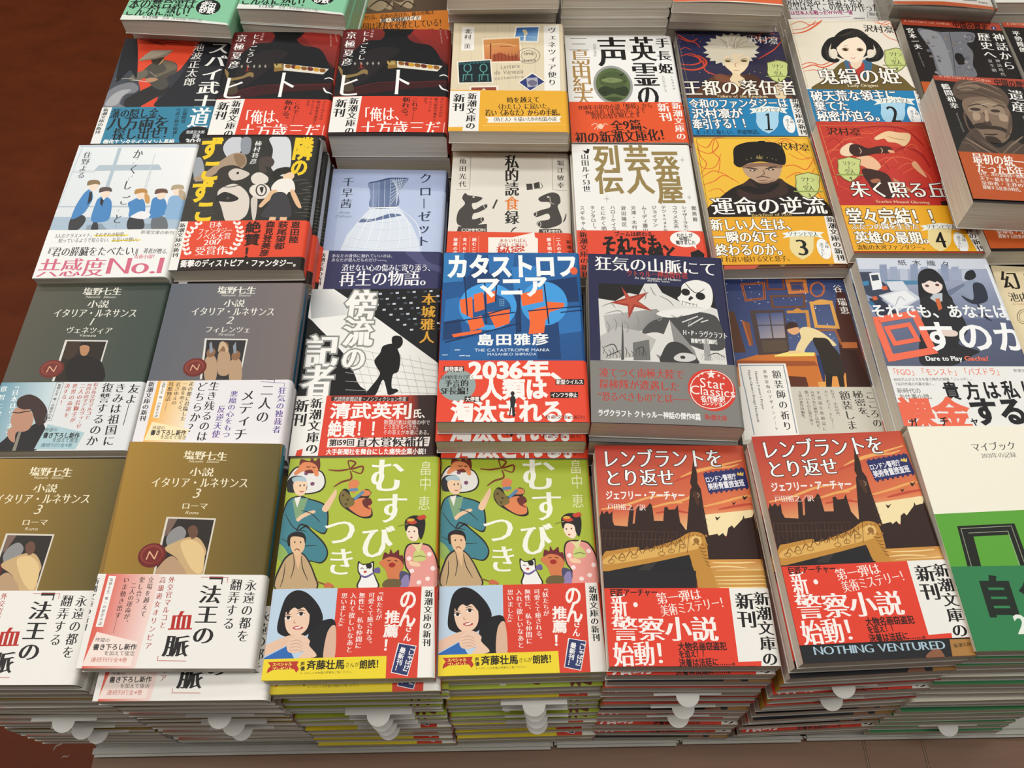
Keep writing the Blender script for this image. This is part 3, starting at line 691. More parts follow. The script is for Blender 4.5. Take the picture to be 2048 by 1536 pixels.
('b','c08a3a',[1.5,71.9,7.4,73.9,23.1,76.3,24.8,74.5,27.4,73.6,36.3,76.7,49.6,81.2,59.1,86.3,67.1,85.5,69.2,80.3,69.3,71.8,69,66.7,69,58.5,59.5,58.9,57.1,69.8,52.6,70,0.7,59.4]),
('b','dcae5e',[4,69.7,22.5,73.8,35.8,75,48.8,78.3,58.1,82.4,63.1,82.2,64.5,76.3,53.4,72.8,4.3,64.5]),
('s','7e541e',0.69,[4.8,66.5,7.7,70.5,9.5,67.9]),
('s','7e541e',0.69,[10.2,67.8,13.2,71.8,15,69.2]),
('s','7e541e',0.69,[15.7,69.1,18.7,73.1,20.5,70.5]),
('s','7e541e',0.69,[21.2,70.4,24.2,74.4,26.1,71.8]),
('s','7e541e',0.7,[26.8,71.7,29.8,75.8,31.6,73.1]),
('s','7e541e',0.7,[32.3,73,35.4,77.1,37.2,74.4]),
('s','7e541e',0.7,[37.9,74.3,41,78.4,42.8,75.7]),
('s','7e541e',0.7,[43.5,75.7,46.6,79.7,48.4,77]),
('s','7e541e',0.7,[49.1,77,52.2,81.1,54,78.3]),
('e','e4bd72',62.7,80.6,3.6,3.7),
('e','96682a',62.8,80.4,2,2.1),
('p','1a1a1e',[0.7,59.4,52.6,69.7,56.7,69.5,59.6,56.9]),
('p','34302e',[22.2,60.6,28.3,64.8,35.6,66.1,30.1,60.3]),
('b','2a1a16',[98.1,112.5,99.8,111.7,102.1,113,99.9,110.2,98.6,109.7]),
('b','2a1a16',[90.5,108,91.6,107.4,93.3,108.3,91.7,106.4,90.8,106]),
('b','2a1a16',[77.6,97.5,79.1,96.7,81.1,97.8,79.2,95.5,78.1,95]),
('p','c89448',[61.9,60.3,106.2,60.3,99.9,7.6,54.5,8]),
('p','1e1c20',[-0.7,59.9,60.5,60.1,54.5,8,-1.5,9.7]),
('b','c08a3a',[60.1,60.9,69.3,61.5,72,47.2,74.2,25.7,75.3,7.9,63.8,7.5,61.6,32.1]),
('s','f0d596',0.79,[71.7,56.3,88.7,56.3,104.7,56.6]),
('s','f0d596',0.78,[72.4,53.8,89.3,53.9,104.9,54.1]),
('s','f0d596',0.78,[73,51.4,89.9,51.4,105.1,51.7]),
('s','f0d596',0.78,[73.7,49,90.5,49,105.3,49.3]),
('s','f0d596',0.78,[74.3,46.5,91.1,46.5,105.5,46.9]),
('s','f0d596',0.78,[75,44.1,91.7,44.1,105.6,44.5]),
('s','f0d596',0.77,[75.6,41.7,92.3,41.7,105.8,42.1]),
('l','5a3a26',0.3,[1.6,88.7,0.1,78.2]),
('l','5a3a26',0.3,[4,87.1,2.1,74.9]),
('l','5a3a26',0.3,[6.4,85.5,5.5,77.9]),
('l','5a3a26',0.3,[9.8,88.3,7.5,74.7]),
('l','5a3a26',0.3,[12.2,86.7,10.9,77.7]),
('l','5a3a26',0.3,[14.5,85.1,12.9,74.4]),
('l','5a3a26',0.3,[18,88,16.3,77.4]),
('l','5a3a26',0.3,[20.3,86.4,18.2,74.2]),
('l','5a3a26',0.3,[22.7,84.8,21.7,77.2]),
('l','5a3a26',0.3,[26.1,87.6,23.6,74]),
('l','5a3a26',0.3,[28.5,86,27.1,76.9]),
('l','5a3a26',0.3,[30.8,84.4,29,73.7]),
('l','5a3a26',0.3,[34.3,87.2,32.4,76.7]),
('l','5a3a26',0.3,[36.6,85.6,34.3,73.5]),
('l','5a3a26',0.3,[39,84,37.8,76.4]),
('l','5a3a26',0.3,[42.4,86.8,39.7,73.2]),
('l','5a3a26',0.3,[44.8,85.2,43.2,76.2]),
('l','5a3a26',0.3,[47.1,83.6,45.1,73]),
('l','5a3a26',0.3,[50.6,86.5,48.6,75.9]),
('l','5a3a26',0.3,[52.9,84.9,50.5,72.7]),
('l','5a3a26',0.3,[55.3,83.3,54,75.7]),
('l','5a3a26',0.3,[58.8,86.1,55.8,72.5]),
('l','5a3a28',0.31,[69.3,104.2,71.4,104.2]),
('l','5a3a28',0.31,[69.3,99.8,71.5,99.8]),
('l','5a3a28',0.31,[69.3,95.4,71.6,95.4]),
('l','5a3a28',0.3,[69.3,91,71.7,91]),
('l','5a3a28',0.3,[69.3,86.7,71.7,86.7]),
('l','8a5e24',0.39,[7.7,66.4,7.6,66.1,7.3,65.8,6.9,65.5,6.5,65.3,6,65.2,5.4,65.2,4.9,65.2,4.5,65.4,4.1,65.6,3.9,65.9,3.8,66.2,3.8,66.6,3.9,66.9,4.2,67.2,4.6,67.5,5,67.7,5.5,67.8,6,67.8,6.5,67.8,7,67.6,7.4,67.4,7.6,67.1,7.7,66.8,7.7,66.4]),
('l','8a5e24',0.4,[15,67.9,14.9,67.6,14.6,67.3,14.2,67,13.8,66.8,13.3,66.7,12.8,66.7,12.3,66.8,11.8,66.9,11.5,67.1,11.2,67.4,11.1,67.8,11.1,68.1,11.2,68.4,11.5,68.8,11.9,69,12.4,69.2,12.9,69.3,13.4,69.3,13.9,69.3,14.3,69.1,14.7,68.9,14.9,68.6,15.1,68.3,15,67.9]),
('l','8a5e24',0.4,[23,69.8,22.8,69.5,22.6,69.2,22.2,68.9,21.7,68.7,21.2,68.6,20.7,68.6,20.2,68.7,19.8,68.8,19.4,69,19.1,69.3,19,69.7,19,70,19.2,70.3,19.5,70.7,19.8,70.9,20.3,71.1,20.8,71.2,21.3,71.2,21.8,71.2,22.3,71,22.6,70.8,22.9,70.5,23,70.2,23,69.8]),
('l','8a5e24',0.4,[41,71.6,40.8,71.2,40.6,70.9,40.2,70.7,39.7,70.5,39.2,70.4,38.7,70.3,38.2,70.4,37.7,70.6,37.4,70.8,37.1,71.1,37,71.4,37,71.8,37.2,72.1,37.5,72.4,37.9,72.7,38.3,72.9,38.8,73,39.4,73,39.9,72.9,40.3,72.8,40.7,72.6,40.9,72.3,41,71.9,41,71.6]),
('l','8a5e24',0.4,[47.5,73.4,47.3,73,47.1,72.7,46.7,72.5,46.2,72.3,45.7,72.1,45.2,72.1,44.7,72.2,44.2,72.3,43.9,72.6,43.6,72.9,43.5,73.2,43.5,73.6,43.7,73.9,44,74.2,44.4,74.5,44.8,74.7,45.3,74.8,45.9,74.8,46.4,74.7,46.8,74.6,47.2,74.3,47.4,74.1,47.5,73.7,47.5,73.4]),
('l','8a5e24',0.4,[55.5,76.7,55.3,76.3,55,76,54.6,75.8,54.2,75.6,53.6,75.4,53.1,75.4,52.6,75.5,52.2,75.6,51.8,75.9,51.6,76.2,51.5,76.5,51.5,76.9,51.6,77.2,51.9,77.5,52.3,77.8,52.8,78,53.3,78.1,53.8,78.1,54.4,78.1,54.8,77.9,55.2,77.7,55.4,77.4,55.5,77,55.5,76.7]),
('b','a87430',[60.1,84.1,61.4,85.3,62,83.6]),
('b','a87430',[59.7,77.7,61.1,79,61.7,77.7]),
('b','a87430',[62.9,84,64.3,85.2,64.8,83.5]),
('b','a87430',[62.5,77.6,63.9,78.8,64.5,77.5]),
('b','a87430',[65.7,83.9,67.1,85.1,67.6,83.3]),
('b','a87430',[65.3,77.5,66.7,78.7,67.3,77.4]),
('b','a87430',[68.5,83.7,69.9,84.9,70.4,83.2]),
('b','a87430',[68.1,77.4,69.5,78.6,70.1,77.3]),
('s','7e541e',0.6,[63.5,76.3,65.7,75.2,68.4,75.7]),
('s','7e541e',0.6,[64.2,74,66.2,72.8,68.6,73.1]),
('s','7e541e',0.6,[65,71.6,66.8,70.5,68.9,70.6]),
('s','7e541e',0.6,[65.7,69.3,67.3,68.2,69.2,68.1]),
('s','7e541e',0.6,[66.5,67,67.8,65.9,69.5,65.6]),
('s','7e541e',0.59,[67.2,64.7,68.4,63.6,69.7,63.1]),
('h','レンブラントを',4.2,140.7,88.5,141.2,14.8,'f2f4f4','K'),
('h','とり返せ',5.1,126.1,53.5,126.7,13.2,'f2f4f4','K'),
('h','ジェフリー・アーチャー',5.1,113.2,59,113.1,6.7,'f2f4f4','G'),
('h','戸田裕之／訳',5.7,104.9,31.5,104.1,4.7,'f0e6e0','m'),
('p','232a62',[73.4,129.3,102.4,133.4,103.7,118.9,75.4,114.7]),
('p','232a62',[74.5,130.2,76,130.5,76.3,129,74.7,128.7]),
('p','232a62',[76.4,115.4,78,115.6,77.9,113.9,76.4,113.7]),
('p','232a62',[78,130.7,79.6,131,79.8,129.5,78.2,129.2]),
('p','232a62',[80,115.9,81.5,116.2,81.4,114.5,79.9,114.2]),
('p','232a62',[81.6,131.2,83.2,131.5,83.4,130,81.8,129.7]),
('p','232a62',[83.5,116.4,85,116.7,85,115,83.4,114.7]),
('p','232a62',[85.2,131.7,86.7,132,86.9,130.5,85.4,130.2]),
('p','232a62',[87,116.9,88.6,117.2,88.5,115.5,86.9,115.2]),
('p','232a62',[88.7,132.2,90.3,132.5,90.5,131,88.9,130.7]),
('p','232a62',[90.5,117.5,92.1,117.7,92,116,90.5,115.8]),
('p','232a62',[92.3,132.7,93.9,133,94.1,131.5,92.5,131.2]),
('p','232a62',[94.1,118,95.7,118.3,95.6,116.6,94,116.3]),
('p','232a62',[95.9,133.2,97.5,133.5,97.7,132,96.1,131.7]),
('p','232a62',[97.6,118.5,99.2,118.8,99.1,117.1,97.5,116.8]),
('p','232a62',[99.5,133.7,101.1,134,101.2,132.5,99.7,132.2]),
('p','232a62',[101.2,119.1,102.8,119.3,102.7,117.6,101.1,117.3]),
('h','ロンドン警視庁',74.4,124.4,95.9,127.4,4.5,'e8e8f0','G'),
('h','美術骨董捜査班',75.4,119.3,100.8,122.6,5.2,'e8e8f0','G'),
('p','e2c25a',[96.5,128.1,97.5,130.4,98.2,128.9,99.6,130.7,100,129.1,101.5,130.4,100.8,127.4]),
('p','1a1c22',[-0.5,14.3,106.5,10.1,105.5,-3.5,-1.5,-2]),
('p','a87a3e',[90.7,9.9,106.8,9.6,105.9,-3.6,88.8,-2.7]),
('b','8a5a40',[73.7,-0.2,76.7,3.3,82.1,5.3,84.5,1.1,84.5,-4.3]),
('h','NOTHING VENTURED',5.8,7.1,89,6.9,6.6,'a8c4d4','m'),
('h','新潮文庫',91.8,6,102.7,6.8,2.5,'2a201a','m')],band={'h': 59,'y0': 10.4,'col': 'e0402c','spine': 'e0402c'},bart=[('p','ecebe6',[79.6,60,105.7,59.6,105.2,6.5,91.8,7.1,92.9,13.5,78.8,13]),
('h','新・',3.7,48,24.2,48.7,15.1,'f8f0ec','M'),
('h','巨匠アーチャー',3.2,56.3,33.7,56.4,4.7,'1e1412','G'),
('h','第一弾は',32.4,52.1,61.3,55.3,7.6,'f8e8e0','m'),
('h','美術ミステリー！',34.3,44.3,77.7,50.5,7.7,'f8e8e0','m'),
('h','警察小説',3.1,33.7,68.9,33.2,15.6,'f8f0ec','M'),
('h','始動！',2.8,17.8,41,19,15.2,'f8f0ec','M'),
('h','大物名画窃盗犯',43,22.5,72.9,22.7,5,'2a1210','G'),
('h','を追え！！',42.9,17.8,60.7,18.4,4.6,'2a1210','G'),
('h','決着は法廷に……。',42.5,12.8,78.9,13.3,4.8,'2a1210','G'),
('v','新刊',88.7,56.3,87.8,33.5,11.9,'161414','M'),
('v','新潮文庫の',99.3,56.8,98.2,10.3,9.4,'161414','M')]),
'myb':dict(head={'w': 105,'h': 151,'t': 12,'base': 'f1eedd','spine': 'ece9da','back': None,'band': None},art=[('h','マイブック',39.1,134.6,69.8,135.6,6.7,'555','m'),
('h','2021年の記録',43.7,128.1,67.6,128.6,4.2,'8a8a84','m'),
('p','5aa336',[-8,86.5,126.5,91.2,94.4,-9,-15.9,-7.1]),
('p','12160f',[12.4,78.4,49.9,79.7,50.1,32.7,44.3,32.7,44.1,72.1,20.7,71.2,18.4,33.2,9.7,33.3]),
('l','9aa890',0.4,[14.3,76.6,47.3,78,47.2,32.7]),
('l','9aa890',0.4,[14.3,76.6,12.6,33.3]),
('l','9aa890',0.4,[18.4,73.6,43.9,74.5,43.3,32.8])],band={'h': 51.6,'y0': 0,'col': '2f7f4e','spine': '2f7f4e'},bart=[('h','自',12.1,33.1,35.1,32.7,24.4,'15231a','H'),
('h','分',38.1,34.3,61.2,33.9,24.6,'15231a','H'),
('h','2021年の本',27.8,15.4,105.4,16.9,15,'e6eee4','G')]),
'bou':dict(head={'w': 105,'h': 151,'t': 13,'base': '15161a','spine': 'c8412f','back': None,'band': None},art=[('p','e9e9e6',[0,151.9,17.7,151,56.9,119.5,103.7,79,105.1,49.3,51.7,49.8,41.7,65.7,33.1,82.8,21.6,91.5,7.1,115.3,-2,119.9]),
('q',['8e9092','e9e9e6','e9e9e6','b0b2b4'],[-1.9,151.9,17.7,151,46.5,127.2,2.7,121.4]),
('b','0c0c0e',[-3.2,119.9,1.5,121.4,9.8,112.3,20.7,100.3,32.9,85.6,41.4,68.5,44.5,60.2,52.3,49.1,-3.3,49.6,-5,83.1]),
('l','b9b9b6',0.36,[38.4,91.4,52.2,50.5]),
('l','b9b9b6',0.36,[45.6,90.5,58.6,50.4]),
('l','b9b9b6',0.36,[52.9,89.5,65,50.4]),
('l','b9b9b6',0.36,[60.2,88.6,71.4,50.3]),
('l','b9b9b6',0.36,[67.4,87.7,77.8,50.3]),
('l','b9b9b6',0.36,[74.7,86.7,84.2,50.2]),
('l','b9b9b6',0.36,[81.9,85.8,90.6,50.2]),
('l','b9b9b6',0.36,[89.1,84.9,97,50.1]),
('l','b9b9b6',0.36,[32.1,94.3,103.7,76.5]),
('l','b9b9b6',0.36,[32.8,86.4,103.9,71.4]),
('l','b9b9b6',0.36,[33.5,78.5,104.1,66.3]),
('l','b9b9b6',0.35,[34.2,70.7,104.2,61.3]),
('l','b9b9b6',0.35,[34.9,63,104.4,56.3]),
('l','b9b9b6',0.35,[35.5,55.4,104.5,51.4]),
('p','4a5666',[49.6,146.3,52.1,146.6,52.4,144.9,49.9,144.6]),
('p','c8d0d8',[54.1,146.6,56.6,146.9,56.9,145.1,54.4,144.8]),
('p','4a5666',[63.1,147.2,65.6,147.5,65.9,145.7,63.4,145.4]),
('p','c8d0d8',[67.6,147.5,70.1,147.8,70.4,146,67.9,145.7]),
('p','4a5666',[76.7,148,79.2,148.3,79.4,146.6,76.9,146.3]),
('p','c8d0d8',[81.2,148.3,83.7,148.6,83.9,146.9,81.4,146.6]),
('p','4a5666',[90.2,148.9,92.7,149.2,92.9,147.5,90.4,147.1]),
('p','c8d0d8',[94.8,149.2,97.3,149.5,97.4,147.7,94.9,147.4]),
('p','c8d0d8',[46.5,140.6,49,140.9,49.3,139.2,46.8,138.9]),
('p','4a5666',[55.5,141.2,58,141.5,58.2,139.8,55.7,139.5]),
('p','c8d0d8',[60,141.5,62.4,141.8,62.7,140.1,60.2,139.8]),
('p','4a5666',[68.9,142.1,71.4,142.4,71.6,140.6,69.2,140.3]),
('p','c8d0d8',[73.4,142.3,75.9,142.6,76.1,140.9,73.7,140.6]),
('p','4a5666',[82.4,142.9,84.9,143.2,85.1,141.5,82.6,141.2]),
('p','c8d0d8',[100.5,144.1,103,144.4,103.1,142.6,100.6,142.3]),
('p','c8d0d8',[52.4,135.6,54.8,135.9,55.1,134.2,52.6,133.9]),
('p','4a5666',[61.3,136.1,63.8,136.4,64,134.7,61.5,134.4]),
('p','c8d0d8',[65.8,136.4,68.2,136.7,68.5,135,66,134.7]),
('p','4a5666',[74.7,137,77.2,137.3,77.4,135.6,74.9,135.3]),
('p','c8d0d8',[79.2,137.3,81.7,137.6,81.9,135.8,79.4,135.5]),
('p','4a5666',[101.6,138.7,104.1,139,104.3,137.3,101.8,137]),
('p','c8d0d8',[58.2,130.6,60.6,130.9,60.9,129.1,58.4,128.9]),
('p','4a5666',[67.1,131.1,69.5,131.4,69.8,129.7,67.3,129.4]),
('p','c8d0d8',[71.5,131.4,74,131.7,74.2,130,71.7,129.7]),
('p','4a5666',[80.4,132,82.9,132.3,83.1,130.5,80.6,130.2]),
('p','c8d0d8',[84.9,132.2,87.4,132.5,87.6,130.8,85.1,130.5]),
('p','c8d0d8',[63.9,125.6,66.4,125.9,66.6,124.2,64.2,123.9]),
('p','4a5666',[72.8,126.1,75.3,126.4,75.5,124.7,73,124.4]),
('p','c8d0d8',[77.2,126.4,79.7,126.7,79.9,125,77.4,124.7]),
('p','4a5666',[86.1,127,88.6,127.3,88.8,125.6,86.3,125.3]),
('p','c8d0d8',[69.6,120.6,72.1,120.9,72.3,119.2,69.9,119]),
('p','4a5666',[78.5,121.2,80.9,121.5,81.1,119.8,78.7,119.5]),
('p','c8d0d8',[82.9,121.5,85.4,121.7,85.6,120.1,83.1,119.8]),
('p','c8d0d8',[75.3,115.7,77.8,116,78,114.4,75.5,114.1]),
('p','4a5666',[84.1,116.3,86.6,116.6,86.8,114.9,84.3,114.6]),
('p','c8d0d8',[101.8,117.4,104.2,117.6,104.4,116,102,115.7]),
('p','c8d0d8',[80.9,110.9,83.4,111.1,83.6,109.5,81.1,109.2]),
('p','4a5666',[102.9,112.2,105.4,112.5,105.5,110.8,103.1,110.5]),
('h','傍',28.6,134.8,53.4,134.6,31.3,'f0efec','D'),
('h','流',29.2,109.2,52.4,109,28.5,'f0efec','D'),
('h','の',29.7,83.9,48.8,83.8,23.1,'f0efec','D'),
('h','記',2.2,90.9,26.7,90.7,29.9,'f0efec','D'),
('h','者',2.6,64,26,63.8,27.9,'f0efec','D'),
('v','本城雅人',94.7,146.5,94.4,96.8,11.3,'e2a83a','M'),
('b','0c0c0e',[67.5,102.9,70.7,104.7,75,102.8,75.9,96.9,73.1,92.6,70.1,93.3,67.8,97]),
('b','0c0c0e',[68.1,97,61,94.8,59,88.3,55.2,81.1,58.2,74,60.2,69.8,58.2,64.2,50.8,51.2,58,50.7,62.9,64.2,67.3,51,74.7,53.7,73.4,55.8,69.8,57.2,70,68.3,74,71.8,74.8,83.9,71.3,94]),
('p','e9e9e6',[61.5,51.1,64,62.8,67,51.7])],band={'h': 50,'y0': 0,'col': 'd9402c','spine': '3a2420'},bart=[('q',['d9402c','3a2420','3a2420','d9402c'],[77.7,50.9,90.5,50.8,93.9,-1.9,78.3,-1.8]),
('p','33201c',[90.3,50.8,105.7,50.7,107.2,-2,93.6,-1.9]),
('p','ecebe6',[-5.9,51.7,22.2,51.4,20.6,-1.8,-3.8,-1.5]),
('v','新潮文庫の',15.1,48.4,15.9,1.1,8.8,'161414','M'),
('v','新刊',4.8,47.5,4.1,24.1,10.5,'161414','M'),
('p','ecebe6',[-0.2,5.3,15.6,3.9,15.1,-1.7,-1.5,-1.6]),
('p','d9402c',[5.5,4.6,9.6,5.8,9,-1.7,4.5,-1.6]),
('p','33201c',[25.6,49.4,83.1,48.5,82.9,44.8,25.8,45.6]),
('h','元読売新聞記者・ノンフィクション作家',27.6,47.2,81.4,46.6,4.1,'f0e8e4','g'),
('h','清武英利',25.9,37.3,86.5,36.5,13.3,'f6f2ee','G'),
('h','氏、',86.6,34.3,99.8,34.2,7.7,'f6f2ee','G'),
('h','絶賛！！',25.8,22.2,66.2,22.2,13.5,'f6f2ee','G'),
('h','新聞記者は組織の中で',65.9,27.3,99.8,26.6,4.2,'f0e8e4','g'),
('h','どう生きるべきか。',65.8,23.4,92.9,22.8,4.2,'f0e8e4','g'),
('h','その答えが本書にある。',65.9,18.9,101.2,18.3,4.1,'f0e8e4','g'),
('p','efe6e2',[26.6,14.1,100.2,14.7,99.3,7.1,26.4,6.8]),
('h','第159回',27.7,10.6,46,10.8,5.6,'221a18','G'),
('h','直木賞候補作',47.1,10.9,98.7,10.9,8.4,'221a18','M'),
('h','大手新聞社を舞台にした痛快企業小説！',26.2,3.3,100.1,3,4.8,'f6f2ee','G')]),
'cat':dict(head={'w': 105,'h': 151,'t': 16.5,'base': '1d5690','spine': 'd8d2c2','back': '1d5690','band': None},art=[('q',['1a4d86','2465a4','1d4f8a','1f5fa0'],[-1.3,151.1,106.2,151.6,105.1,50.4,-0.8,50.2]),
('p','2f78b4',[-0.1,150.3,15.7,150.4,15.2,122.6,0.4,121]),
('p','163e70',[17.5,125.6,33.9,148.9,44.8,149,41.3,103.4,19.2,98.9]),
('p','2a6cae',[33.9,148.9,54.5,149.8,53.2,133.4,35.2,130.3]),
('p','123462',[54.2,113.7,57.8,115.3,59.1,76.3,55.1,73.5]),
('p','2f7cc0',[52,136.5,71.2,138.1,71.9,115.3,54.2,112.3]),
('p','163c6c',[2.3,85.9,13.7,88.8,16.5,70.6,1.8,67.8]),
('p','2a6eb0',[2.8,104.7,13.2,107.7,14.9,87.4,2.4,84.5]),
('p','123462',[78,122.9,102,127.5,102.6,103.6,79.8,102]),
('p','2a70b4',[85.4,96.3,102.9,97.8,103,76.4,85.8,73.5]),
('p','173f72',[70,81.9,86.3,87.6,87.3,51.7,70.5,51.7]),
('p','2464a2',[7.5,66.4,34.6,73.4,35.9,51.6,6.9,50.8]),
('e','3f9be0',34.3,99,21.5,21.8),
('e','3f9be0',76.3,102,17.5,20.5),
('e','1d5690',35.5,96.1,16.2,14.5),
('p','ee6a32',[13.3,104.7,22.6,107.7,23.5,87.4,14.7,93.1]),
('p','ee6a32',[23.7,109.9,30.7,112.2,32,96.1,24.6,93.2]),
('p','ee6a32',[33,112.2,41.3,113.7,40.1,103.4,33.7,101.1]),
('p','ee6a32',[19.5,86,29.8,90.3,32.2,80.4,22,76.1]),
('p','ee6a32',[34.4,93.2,50.6,96.1,50.5,83.3,40.2,79]),
('p','ee6a32',[58.9,110.8,75.5,115.3,75.7,103.5,59.9,99.1]),
('p','ee6a32',[64.5,94.7,80.9,100.6,79.4,87.6,65.5,83.3]),
('p','ee6a32',[65.5,83.3,77.1,87.6,75.6,74.9,64.2,73.5]),
('p','ee6a32',[77.5,103.5,91.5,102.1,90.7,97.7,79.5,93.3]),
('p','ee6a32',[8.4,73.3,30,77.6,30,74.8,9.7,70.6]),
('l','0e2a50',1.03,[2.4,83.1,54.1,93.3]),
('l','0e2a50',1.02,[4.1,66.4,57.4,83.3]),
('l','0e2a50',1.04,[31,90.3,50.6,97.6]),
('l','0e2a50',1.06,[57.8,115.3,58.5,76.3]),
('l','0e2a50',1.07,[16.2,128.7,19.4,90.3]),
('l','0e2a50',1.07,[31.7,122.7,33.3,83.2]),
('l','0e2a50',1.07,[76.8,119.8,79.3,83.4]),
('l','0e2a50',1.04,[88.8,93.4,104,95.6]),
('l','0e2a50',1.08,[41.2,133.4,40.1,103.4]),
('l','0e2a50',1.04,[64.5,94.7,103,99.2]),
('l','e8eef4',0.56,[11.1,59.6,14.5,59.6]),
('l','e8eef4',0.56,[2.3,55.3,5.7,55.3]),
('l','e8eef4',0.56,[14.6,54.5,18,54.8]),
('l','e8eef4',0.56,[19.1,54.5,21.9,54.5]),
('p','8ab8d8',[43,105.6,43.7,105.6,43.7,104.7,43,104.7]),
('p','8ab8d8',[44.4,105.6,45.1,105.6,45.1,104.7,44.4,104.7]),
('p','8ab8d8',[45.8,105.6,46.6,105.6,46.5,104.7,45.8,104.7]),
('p','8ab8d8',[43,103.8,43.7,103.8,43.7,102.9,43,102.9]),
('p','8ab8d8',[44.4,103.8,45.1,103.8,45.1,102.9,44.4,102.9]),
('p','8ab8d8',[45.8,103.8,46.5,103.8,46.5,102.9,45.8,102.9]),
('p','8ab8d8',[43,102.1,43.7,102.1,43.7,101.2,43.1,101.2]),
('p','8ab8d8',[44.4,102.1,45.1,102.1,45.1,101.2,44.4,101.2]),
('p','8ab8d8',[45.8,102.1,46.5,102.1,46.5,101.2,45.8,101.2]),
('p','8ab8d8',[43.1,100.3,43.8,100.3,43.8,99.4,43.1,99.4]),
('p','8ab8d8',[44.4,100.3,45.1,100.3,45.1,99.4,44.4,99.4]),
('p','8ab8d8',[45.8,100.3,46.5,100.3,46.5,99.4,45.8,99.4]),
('h','カタストロフ',2.6,137,103.1,138.6,23.2,'f2f5f6','X'),
('e','e0603a',99.9,132.9,2.9,3.7),
('h','マニア',25.3,117.4,79.3,118.6,20.7,'f2f5f6','X'),
('h','島田雅彦',26.1,68.5,79.4,69.4,10.2,'f2f5f6','G'),
('h','THE CATASTROPHE MANIA',24.6,59.5,79.7,59.9,3.5,'e8eef4','g'),
('h','MASAHIKO SHIMADA',34.2,55.9,70,56.2,3,'e8eef4','g')],band={'h': 50.3,'y0': 0,'col': 'e3472e','spine': 'e3472e'},bart=[('e','93a3a2',13.7,29.5,12.9,12.9),
('h','2036年、',21,42,98,42.7,18.2,'f6f2ee','X'),
('h','人類は',29.6,26.1,76.7,26.8,16.9,'f6f2ee','X'),
('h','淘汰される。',10,8.3,102.9,9.2,17.6,'f6f2ee','X'),
('h','圧倒的筆力で描く',1.9,35.9,25.6,36.4,3.6,'2a2a2a','m'),
('h','予言的',4.3,31,21.6,31.4,5.9,'221e1e','M'),
('h','SF長編！',2.4,24.7,25.2,25.2,6.4,'221e1e','M'),
('p','1e1a1a',[3.6,45.1,18,45.2,18.1,40.7,3.7,40.6]),
('h','原発事故',4.2,42.9,17.5,42.9,4,'f0e8e4','G'),
('p','1e1a1a',[82.6,34.5,102.6,34.6,102.4,30,82.4,30]),
('h','新型ウイルス',83,32.3,102,32.3,3.9,'f0e8e4','G'),
('p','1e1a1a',[78.6,24,98,24,97.8,19.2,78.5,19.2]),
('h','インフラ停止',79.1,21.6,97.4,21.6,3.8,'f0e8e4','G'),
('p','1e1a1a',[19,20.3,29.9,20.3,29.9,16.1,19.1,16]),
('h','大停電',19.6,18.2,29.3,18.2,3.8,'f0e8e4','G'),
('b','1c2024',[50.5,17.9,51.3,20.6,53.5,20.6,54.4,17.2,53.5,11.6,54,5.4,52.1,4.7,51.7,11.6,50.6,5.4,49.8,4.9,50.7,12.8]),
('e','2a221e',52.3,22.7,1.4,1.9),
('h','新潮文庫の新刊',74.3,4.2,101.8,3.6,3.2,'4a1a14','g')]),
'lov':dict(head={'w': 105,'h': 151,'t': 20,'base': '25284a','spine': 'c9c6bc','back': None,'band': None,'bulge': 0.8},art=[('p','1c1a1a',[7.5,121.8,94.2,120.1,94.9,103.4,98.2,50.9,8.1,51.7]),
('p','d9d8d4',[7.2,107.3,19.8,105.1,30,113.1,37.6,111.4,42.6,122.4,51.6,122.8,55.5,114.2,70.3,105.1,86.5,101.7,89.9,103.2,95.7,100.7,98.2,66.4,98.2,50.9,8.1,51.7]),
('q',['b9b8b6','8f8f8d','6a6a6a','a9a9a7'],[10.6,91.7,50.2,98.8,62.4,85.8,13.3,70.6]),
('b','4a4a4a',[38.1,75.6,45.1,86.4,58.5,92.4,74.1,97.1,89.3,96.4,96.3,89.9,98.2,66.4,84.1,63.2,73.8,66.6,61.5,72.6,48.9,77.3]),
('b','e6e5e2',[49.9,94.7,64.4,99.4,87.5,100.4,73.9,94.4,58.4,91]),
('p','b8b7b4',[8,73,21.2,81.4,36.1,78.1,48.5,70.8,42.4,56.4,7.5,51.7]),
('p','6f6f6d',[31.3,67.5,43.2,70.6,43.3,52.6,31.2,52.1]),
('p','8a8a88',[47.3,57.9,59.4,89.1,75.6,62.9,77.9,52.2,51.6,50.5]),
('p','d8d7d4',[47.3,57.9,59.4,89.1,61.2,68.7,51.9,56.2]),
('p','4a4a4a',[24.4,88.3,24.8,76.3,24.4,52.4,22.3,52.3]),
('b','3a3a3a',[52.1,59.3,58,68.6,67.5,67.7,77.1,55.3,75.7,50.8,51.6,50.5]),
('b','cfcecb',[60.3,55.9,65.9,59.9,74.3,59,76.1,55.3,70.6,52.5,62.2,52.8]),
('e','3a3a3a',66.7,56.1,1.9,1.5),
('p','9a9a98',[82.9,73.5,87.2,73.7,87,54.4,82.3,54.2]),
('s','3f3f3f',0.85,[9.9,62.7,17.4,65.6,20.4,58]),
('s','3f3f3f',0.84,[11.8,55.1,22.6,60.7]),
('s','3f3f3f',0.85,[33.2,61.1,38.6,63.9,38.2,56.2]),
('s','3f3f3f',0.85,[84.7,58.1,91.3,61,97.3,57.4]),
('b','e9e8e4',[69.9,114.9,71,121.9,76.4,126.4,84.3,127.8,91.8,124.2,93.8,115.9,92.4,106.1,88.6,100.4,81.1,102.2,72.3,102.5,66.8,109.1,68.6,112]),
('e','1e1c1c',73.3,115.7,3.3,3.4),
('e','1e1c1c',84.3,112.4,3.6,3.5),
('p','2a2828',[76.9,112.4,79,110.4,75.4,107.4,74.8,109.5]),
